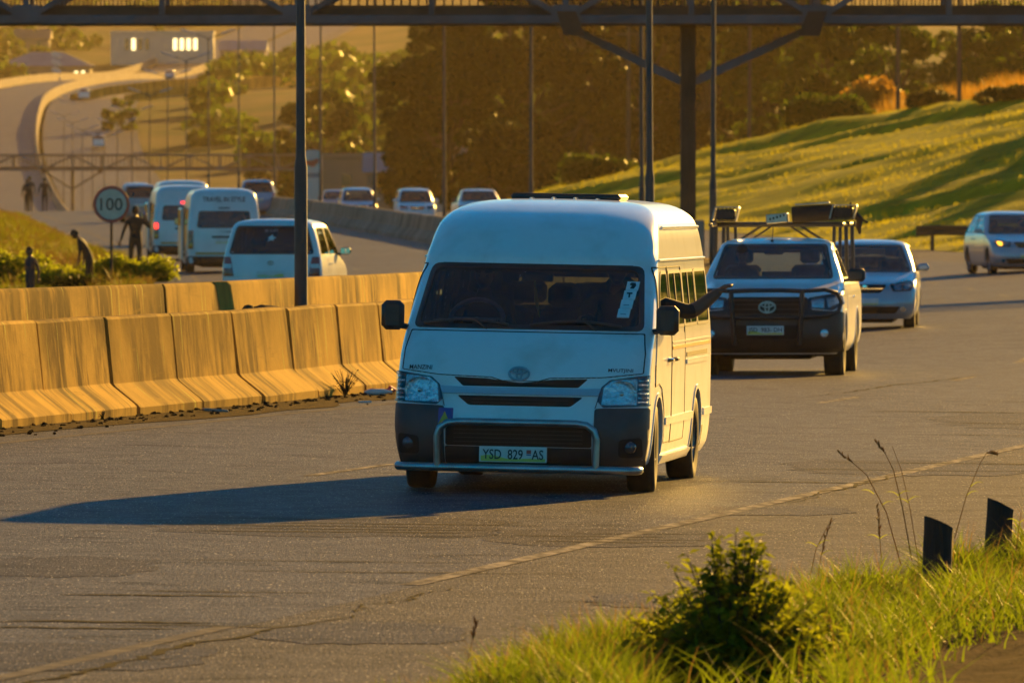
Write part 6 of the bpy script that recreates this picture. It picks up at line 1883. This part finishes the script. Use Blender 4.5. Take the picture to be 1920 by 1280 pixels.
# leafy bush at the front
def near_bush():
    d = 38.4; x0 = xw(1372, d); z0 = GZ(x0, d)
    e = empty('leafy_bush', (x0, d, z0)); tag(e, 'dense dark green leafy bush growing at the edge of the road in front', 'bush')
    rr = random.Random(99); g_ = np.random.default_rng(99)
    st_ = MB(); Vs = []
    tips = []
    for i in range(300):
        a = rr.uniform(0, 2 * math.pi); rad = rr.uniform(.05, .50) ; top = rr.uniform(.06, .56) * (1 - (rad / .54) ** 2 * .55)
        tips.append((rad * math.cos(a) * 1.0, rad * math.sin(a) * 1.0, top))
    tips += [(-.05, .0, .62), (.02, .03, .69), (.09, -.02, .63), (-.2, 0, .60), (-.27, .05, .55), (.18, 0, .56), (.27, .0, .48), (.05, .05, .66), (-.36, 0, .42), (.36, 0, .4)] + [(.03 + rr.uniform(-.14, .14), rr.uniform(-.1, .1), rr.uniform(.5, .68)) for _ in range(26)] + [(rr.uniform(-.4, .4), -rr.uniform(.1, .35), rr.uniform(.05, .3)) for _ in range(60)]
    for (tx, ty, tz) in tips:
        b0 = Vector((tx * .25, ty * .25, 0)); b2 = Vector((tx, ty, tz)); b1 = b0.lerp(b2, .5) + Vector((0, 0, .06))
        st_.tube([b0, b1, b2], [.006, .004, .002], 4)
        # pinnate leaflets along the outer half
        for k in range(10):
            u = .3 + .7 * k / 9
            p = b0 * (1 - u) ** 2 + b1 * 2 * u * (1 - u) + b2 * u * u
            for _ in range(3):
                dr = Vector((rr.gauss(0, 1), rr.gauss(0, 1), rr.gauss(.15, .6))).normalized()
                L = rr.uniform(.034, .072); wd = L * rr.uniform(.38, .55)
                s_ = dr.cross(Vector((rr.gauss(0, .4), rr.gauss(0, .4), 1))).normalized()
                up = s_.cross(dr)
                q = p + dr * .006
                Vs += [q, q + dr * L * .45 + s_ * wd / 2 + up * .004, q + dr * L - up * .006, q + dr * L * .45 - s_ * wd / 2 + up * .004]
    st_.build('stem', [MAT['bark']], e, 60)
    me = fast_mesh('foliage', np.array([tuple(v) for v in Vs]), 4, MAT['leaf_bush']); mobj('foliage', me, e)
near_bush()

# weed at the barrier foot
def weed(label, t, y, h, seed, n=26):
    p0 = W(t, y); e = empty('weed', p0); tag(e, label, 'weed'); rr = random.Random(seed); st_ = MB(); Vs = []
    for i in range(n):
        a = rr.uniform(0, 2 * math.pi); r_ = rr.uniform(.05, .5) * h * 1.3; tip = Vector((r_ * math.cos(a), r_ * math.sin(a), h * rr.uniform(.25, 1.0)))
        st_.tube([(0, 0, 0), tip * .55 + Vector((0, 0, .03)), tip], [.004, .003, .0015], 4)
        for k in range(7):
            p = tip * rr.uniform(.25, 1.05); dr = Vector((rr.gauss(0, 1), rr.gauss(0, 1), rr.gauss(.2, .6))).normalized(); L = rr.uniform(.015, .04); s_ = dr.cross(Vector((0, 0, 1)) if abs(dr.z) < .9 else Vector((1, 0, 0))).normalized()
            Vs += [p, p + dr * L * .5 + s_ * L * .25, p + dr * L, p + dr * L * .5 - s_ * L * .25]
    st_.build('stem', [MAT['bark']], e, 60); mobj('foliage', fast_mesh('foliage', np.array([tuple(v) for v in Vs]), 4, MAT['leaf_dark']), e)
weed('dark straggly weed with litter growing at the barrier foot', .88, 91.0, .30, 1, 40)
weed('small dark weed at the barrier foot beside the minibus headlamp', .88, 95.0, .16, 2, 18)
weed('tiny dark weed at the joint of the leftmost barrier blocks', .9, 81.0, .10, 3, 12)

leaf_mat('blade_mound', (.045, .062, .006), (.012, .020, .003), (.20, .22, .010), .5, .9)
leaf_mat('blade_straw', (.085, .060, .018), (.04, .028, .010), (.20, .13, .03), .4, .8)
# mound grass on the left, weeds and tufts
n = 170000
y = gf.uniform(165, 420, n); t = -12.1 - gf.exponential(3.2, n); x = t + M(y)
px = 960 + x * 16000 / y; cl = vnoise(x * .9, y * .22, 41); cl2 = vnoise(x * .35, y * .07, 42)
ok = (px > -40) & (px < 340) & (gf.uniform(0, 1, n) < .1 + cl * 1.3)
x, y, cl, cl2 = x[ok], y[ok], cl[ok], cl2[ok]
P = np.stack([x, y, gzv(x, y) - .05], -1)
hh = (.14 + .42 * cl * cl) * (1 - .35 * smooth(230, 300, y))
dsel = (cl2 + .35 * gf.uniform(-1, 1, len(P))) > .58
od = mobj('mound_straw', fast_mesh('mound_straw', blades(P[dsel], hh[dsel] * 1.1, .04, .55, 18, 2), 4, MAT['blade_straw'])); tag(od, 'dry brownish grass patches on the mound beyond the wall', 'grass', kind='stuff')
P, hh = P[~dsel], hh[~dsel]
o = mobj('mound_grass', fast_mesh('mound_grass', blades(P, hh, .045, .5, 8, 2), 4, MAT['blade_mound'])); tag(o, 'rough green grass and weeds covering the mound beyond the wall', 'grass', kind='stuff')
for i, (px_, d, w_, h_, lab) in enumerate([(20, 215, 2.2, .85, 'dark rounded weed clump on the mound at the left picture edge'), (118, 205, 1.9, .75, 'dark weed clump on the mound left of the stooping person'), (178, 190, 1.8, .6, 'low dark weed clump in front of the round sign'), (235, 205, 2.2, .8, 'weed clump at the feet of the person with a raised hand')]):
    shrub(lab, xw(px_, d), d, w_, h_, 'leaf_bush' if i != 2 else 'leaf_tree', 60 + i, .07, 2200, -.05, 'weed')

# hillside tufts
n = 130000
y = gf.uniform(170, 640, n) ; tt = gf.uniform(.4, 32, n); t = tR(y) + tt; x = t + M(y)
px = 960 + x * 16000 / y; cl = vnoise(y / 5., tt / 1.2 + y * .3, 51)
ok = (px > 940) & (px < 2000) & (gf.uniform(0, 1, n) < .25 + cl)
x, y, t, cl = x[ok], y[ok], t[ok], cl[ok]
P = np.stack([x, y, hill_z(t, y) - .04], -1)
o = mobj('hillside_grass', fast_mesh('hillside_grass', blades(P, .07 + .24 * cl * cl, .055, .6, 9, 2), 4, MAT['blade_hill'])); tag(o, 'short mown grass covering the slope and its added swells', 'grass', kind='stuff')
# tall orange grass on the plateau
n = 26000
y = gf.uniform(430, 560, n); px = gf.uniform(1630, 1990, n); x = (px - 960) * y / 16000; t = x - M(y)
ok = (t - tR(y) > 27.0); x, y, t = x[ok], y[ok], t[ok]
P = np.stack([x, y, gz(t, y) - .05], -1)
o = mobj('orange_grass', fast_mesh('orange_grass', blades(P, .9 + .7 * vnoise(x * .8, y * .1, 61), .06, .35, 10, 2), 4, MAT['orange_grass'])); tag(o, 'tall orange seeding grass behind the crest at the right', 'grass', kind='stuff')
# dark bank behind it
bk = []
for i in range(16):
    bk.append(((i - 8) * 1.7, random.uniform(-2, 2), .12 * i + random.uniform(0, .6)))
n_ = np.concatenate([crown_points([(b_, (1.8, 1.6, 1.5))], 260, 70 + i) for i, b_ in enumerate(bk)])
bo = empty('hedge', (xw(1880, 590), 590, GZ(xw(1880, 590), 590) + 2.0)); tag(bo, 'long dark hedge climbing behind the orange grass at the right edge', 'hedge')
mobj('foliage', fast_mesh('foliage', leaf_cloud(n_, 0, .22, 1.6, 5), 4, MAT['leaf_olive']), bo)
m = MB()
for b_ in bk: m.tube([(b_[0], b_[1], -2.5), (b_[0], b_[1], b_[2])], [.08, .03], 5)
m.build('stems', [MAT['bark']], bo)

# woodland masses on the far hills
g_ = np.random.default_rng(5); bl = []
for i in range(1500):
    y_ = g_.uniform(1000, 3100); px_ = g_.uniform(-80, 1300); x_ = (px_ - 960) * y_ / 16000
    if abs(x_ - float(M(y_)) - 0) < 22 and y_ < 1800: continue
    if vnoise(x_ / 28., y_ / 120., 71) < .46: continue
    r_ = g_.uniform(1.2, 4.0); bl.append(((x_, y_, GZ(x_, y_) + r_ * .5), (r_, r_, r_ * .8)))
fw = mobj('far_woodland', fast_mesh('far_woodland', leaf_cloud(crown_points(bl, 16, 6), 0, 1.1, 1.3, 7), 4, MAT['leaf_olive'])); tag(fw, 'patchy woodland on the distant hazy hills', 'woodland', kind='stuff')

# tree belt on the crest beyond the right picture edge: its gaps let the low sun stripe the slope
rb = random.Random(17); bl = []; tb = MB()
yy_ = 236.0
while yy_ < 452:
    tt_ = rb.uniform(30, 40) if yy_ < 400 else rb.uniform(46, 60)
    x_ = float(M(yy_) + tR(yy_)) + tt_; h_ = rb.uniform(6.5, 13); w_ = rb.uniform(1.4, 3.0); z_ = GZ(x_, yy_)
    if 960 + x_ * 16000 / yy_ > 2010:
        tb.tube([(x_, yy_, z_ - .5), (x_, yy_, z_ + h_ * .8)], [.2, .06], 6)
        for k in range(9):
            r_ = w_ * rb.uniform(.35, .6); bl.append(((x_ + rb.uniform(-.6, .6) * w_, yy_ + rb.uniform(-.6, .6) * w_, z_ + h_ * (.12 + .86 * k / 8.)), (r_, r_, r_ * 1.1)))
    yy_ += rb.uniform(4.0, 8.5)
V_ = leaf_cloud(crown_points(bl, 120, 8), 0, .36, 1.5, 9)
o = mobj('tree_belt', fast_mesh('tree_belt', V_, 4, MAT['leaf_olive'])); tag(o, 'belt of slim trees along the crest beyond the picture', 'trees', kind='stuff')
o2 = tb.build('trunks', [MAT['bark']], o)
# ================================================================ distant buildings and ramp
def building(name, label, x, y, w, d, h, wall, wins=(), roof=None, z=None, lit=(), cat='building', rot=0., floor_drop=2.0):
    zb = GZ(x, y) if z is None else z
    e = empty(name, (x, y, zb), (0, 0, rot)); tag(e, label, cat)
    m = MB(); m.box((0, d / 2, (h - floor_drop) / 2), (w, d, h + floor_drop), None, .05); m.build('wall', [MAT[wall]], e)
    for k, (wx, wz, ww, wh) in enumerate(wins):
        f_ = MB(); f_.box((wx, -.02, wz), (ww + .16, .10, wh + .16), None, .02); o = f_.build('window', [MAT[wall]], e)
        f_ = MB(); f_.box((wx, -.085, wz), (ww, .04, wh), None, .01); f_.build('pane', [MAT['through_glow_pane' if k in lit else 'window_dark']], o)
    if roof == 'hip':
        m = MB(); o_ = .8; rh = w * .16
        v = [(-w / 2 - o_, -o_, h), (w / 2 + o_, -o_, h), (w / 2 + o_, d + o_, h), (-w / 2 - o_, d + o_, h), (-w * .18, d / 2, h + rh), (w * .18, d / 2, h + rh)]
        m.add(v, [(0, 1, 5, 4), (1, 2, 5), (2, 3, 4, 5), (3, 0, 4), (3, 2, 1, 0)]); m.build('roof', [MAT['roof_grey']], e, 10)
    elif roof == 'gable' or roof == 'gable_rust':
        m = MB(); o_ = .4; rh = d * .28
        v = [(-w / 2 - o_, -o_, h), (w / 2 + o_, -o_, h), (w / 2 + o_, d + o_, h), (-w / 2 - o_, d + o_, h), (-w / 2 - o_, d / 2, h + rh), (w / 2 + o_, d / 2, h + rh)]
        m.add(v, [(0, 1, 5, 4), (2, 3, 4, 5), (0, 4, 3), (1, 2, 5), (3, 2, 1, 0)]); m.build('roof', [MAT['roof_rust' if roof == 'gable_rust' else 'roof_grey']], e, 10)
    else:
        m = MB(); m.box((0, d / 2, h + .15), (w + .3, d + .3, .5), None, .05); m.build('parapet', [MAT[wall]], e)
    return e
pmat('through_glow_pane', (.6, .5, .3), .3, emit=(1.0, .72, .30), estr=1.1)  # panes glow to imitate daylight through the building; no lamps inside
def pz(py, d): return CAM_H - (py - 381) * d / 16000.
D = 1700.; cx = xw(304, D)
wn_ = []; lit = []  # lit: panes given the see-through daylight glow
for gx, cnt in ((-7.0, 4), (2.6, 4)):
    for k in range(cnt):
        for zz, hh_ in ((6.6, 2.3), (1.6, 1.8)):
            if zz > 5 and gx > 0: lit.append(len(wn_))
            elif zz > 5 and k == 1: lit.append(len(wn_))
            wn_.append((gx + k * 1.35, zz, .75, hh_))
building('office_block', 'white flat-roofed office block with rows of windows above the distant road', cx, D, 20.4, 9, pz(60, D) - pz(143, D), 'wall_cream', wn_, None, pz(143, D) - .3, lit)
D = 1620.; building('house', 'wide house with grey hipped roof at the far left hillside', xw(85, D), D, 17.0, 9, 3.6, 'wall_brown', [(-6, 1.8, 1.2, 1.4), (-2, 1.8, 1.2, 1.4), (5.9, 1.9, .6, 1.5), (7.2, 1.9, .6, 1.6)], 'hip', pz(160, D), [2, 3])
D = 1950.; building('apartment_block', 'pale block partly hidden by the footbridge in the top left corner', xw(10, D), D, 9.5, 8, 6.5, 'wall_white', [(-2, 3.8, 1.6, 1.5), (2, 3.8, 1.6, 1.5)], None, pz(84, D))
D = 1900.; building('house', 'small pale house right of the corner block under the footbridge', xw(98, D), D, 4.4, 6, 3, 'wall_white', [(0, 1.5, .9, 1)], 'gable', pz(82, D))
D = 1800.; building('house', 'low grey-roofed house on the hillside right of the office block', xw(520, D), D, 12, 8, 3, 'wall_brown', [(-3, 1.5, 1, 1.2), (2, 1.5, 1, 1.2)], 'gable', pz(135, D))
D = 1650.; building('house', 'house with bright white roof end above the round valley tree', xw(645, D), D, 5, 6, 2.4, 'wall_white', [(0, 1.2, 1, 1)], 'gable', pz(150, D))
D = 1600.; building('house', 'pale hazy block between the valley tree and the big dark tree', xw(680, D), D, 5.5, 7, 4.6, 'wall_white', [(-1, 2, .9, 1.2), (1.2, 2, .9, 1.2)], None, pz(196, D))
D = 1600.; building('house', 'small house with bright roof edge at the left side of the big dark tree', xw(722, D), D, 4.2, 6, 2.2, 'wall_white', [(0, 1.1, .9, .9)], 'gable', pz(140, D))
D = 760.; building('shed', 'long brown shed with flat eaves behind the oncoming queue', xw(650, D), D, 8.4, 7, 3.6, 'wall_brown', [(-2.8, 1.6, .8, 1.0), (0, 1.6, .8, 1.0), (2.6, 1.6, .8, 1.0)], None, pz(372, D))
D = 720.; building('shed', 'shed with pale grey pitched roof at the foot of the big dark tree', xw(735, D), D, 4.2, 6, 2.2, 'wall_brown', [(0, 1.1, .8, .8)], 'gable', pz(372, D))
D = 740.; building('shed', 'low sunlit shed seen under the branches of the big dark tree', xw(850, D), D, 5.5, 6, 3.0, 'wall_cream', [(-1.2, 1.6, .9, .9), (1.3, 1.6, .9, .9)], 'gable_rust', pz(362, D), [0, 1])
rh = random.Random(4)
for (px_, py_, D, w_, h_, rf_, lab) in ((150, 60, 2300, 9, 3, 'gable_rust', 'rust-roofed hillside house above the hipped roof'), (430, 75, 2250, 10, 3.2, 'gable', 'grey-roofed hillside house right of the office block'), (470, 118, 1950, 8, 3, 'gable_rust', 'rust-roofed house just left of the thick lamp post'),
        (585, 78, 2300, 11, 3.4, 'gable', 'long grey-roofed house high right of the thick lamp post'), (640, 110, 2050, 9, 3, 'gable_rust', 'rust-roofed house high above the valley tree'), (600, 120, 2000, 6, 4, None, 'flat pale house above the valley tree'),
        (690, 92, 2200, 8, 3, 'gable', 'grey-roofed house just left of the big dark tree top'), (540, 100, 2150, 6, 3, 'gable_rust', 'small rust-roofed house beside the thick lamp post top'), (455, 150, 1700, 9, 2.6, 'gable', 'low grey roof beyond the ramp parapet'), (60, 118, 1750, 7, 2.6, 'gable_rust', 'rust-roofed house beside the grey hipped roof')):
    building('house', lab, xw(px_, D), D, w_, 7, h_, rh.choice(('wall_brown', 'wall_cream', 'wall_white')), [(-w_ * .25, h_ * .5, 1.0, 1.1), (w_ * .22, h_ * .5, 1.0, 1.1)], rf_, None, floor_drop=6)
# pylon sign
D = 640.; e = empty('pylon_sign', (xw(586, D), D, pz(390, D))); tag(e, 'grey rounded pylon sign with a red mark behind the thick lamp post', 'sign')
m = MB(); m.prism(round_poly([(-.72, 0), (.72, 0), (.72, 4.1), (.35, 4.35), (-.35, 4.35), (-.72, 4.1)], .2), -.15, .15, Matrix.Rotation(math.pi / 2, 4, 'X')); m.build('panel', [MAT['wall_white']], e)
m = MB(); m.prism(round_poly([(-.45, 3.2), (.1, 3.05), (.5, 3.45), (.45, 3.75), (-.1, 3.55), (-.5, 3.6)], .1), .0, .02, Matrix.Translation((0, -.155, 0)) @ Matrix.Rotation(math.pi / 2, 4, 'X')); m.build('red_mark', [MAT['sign_red']], e)
m = MB(); m.box((0, -.16, 2.45), (1.3, .02, .35)); m.build('band', [MAT['roof_grey']], e)
# roadside sign of four pale ovals
D = 1500.; e = empty('oval_sign', (xw(106, D), D, pz(158, D))); tag(e, 'post with four pale slanted ovals stacked at the far bend', 'sign')
m = MB(); m.tube([(0, 0, -1), (0, 0, 5.2)], .08, 6); m.build('post', [MAT['pole_far']], e)
for k in range(4):
    m = MB(); m.ball((0, 0, 0), (.95, .12, .5), 14, 8); o = m.build('oval_panel', [MAT['wall_white']], e, 180, (0, -.15, 1.0 + 1.35 * k), (0, .45, 0))
# curved ramp with parapet on arched piers
pts = [(-56, 1235, 16.6), (-51, 1245, 17.9), (-44, 1262, 19.0), (-36, 1285, 19.9), (-26, 1320, 20.6), (-14, 1370, 21.2)]
e = empty('ramp_viaduct', (pts[0][0], pts[0][1], 8)); tag(e, 'curved concrete ramp with lit parapet standing on arched piers', 'viaduct')
inv = Matrix.Translation(e.location).inverted()
def sweep(prof):
    v = []; f = []; n = len(prof)
    for i, p in enumerate(pts):
        a = Vector(pts[max(i - 1, 0)]); b = Vector(pts[min(i + 1, len(pts) - 1)]); d = (b - a); nx = Vector((d.y, -d.x, 0)).normalized()
        for (q, z) in prof: v.append(Vector(p) + nx * q + Vector((0, 0, z)))
    for i in range(len(pts) - 1):
        for j in range(n): f.append((i * n + j, i * n + (j + 1) % n, (i + 1) * n + (j + 1) % n, (i + 1) * n + j))
    return v, f
for nm, pr, mt in (('deck', [(0, 0), (0, -1.1), (-9, -1.1), (-9, 0)], 'concrete_far'), ('parapet', [(.15, -.3), (.15, 1.15), (-.15, 1.15), (-.15, -.3)], 'concrete_barrier'), ('parapet', [(-8.8, .0), (-8.8, 1.3), (-9.1, 1.3), (-9.1, 0)], 'concrete_barrier')):
    v, f = sweep(pr); o = mobj(nm, mesh(nm, v, f, MAT[mt], angle=30), e); o.matrix_parent_inverse = inv
for i in range(7):
    u = .3 + i * .72; k = int(u); fr = u - k
    if k > len(pts) - 2: break
    p = Vector(pts[k]).lerp(Vector(pts[k + 1]), fr)
    m = MB(); m.tube([(p.x, p.y - .4, p.z - 1.0), (p.x + .5, p.y - .6, p.z - 2.4), (p.x + .9, p.y - .6, p.z - 4.2), (p.x + .9, p.y - .6, p.z - 9)], [.55, .45, .4, .4], 8); o = m.build('arched_pier', [MAT['concrete_far']], e); o.matrix_parent_inverse = inv
m = MB(); m.box((-38, 1296, 12.5), (44, .6, 12), (0, 0, R(38)), .05); o = m.build('retaining_wall', [MAT['wall_brown']], e); o.matrix_parent_inverse = inv

# ================================================================ haze
hz = MB(); hz.box((0, 1680, 78), (1600, 3480, 180))
hm, t_, out_ = nt('haze')
pv = N(t_, 'ShaderNodeVolumePrincipled')
pv.inputs['Color'].default_value = (1.0, .78, .42, 1)
pv.inputs['Density'].default_value = HAZE
pv.inputs['Anisotropy'].default_value = .35
t_.links.new(pv.outputs[0], out_.inputs['Volume'])
ho = hz.build('haze', [hm]); tag(ho, kind='stuff')
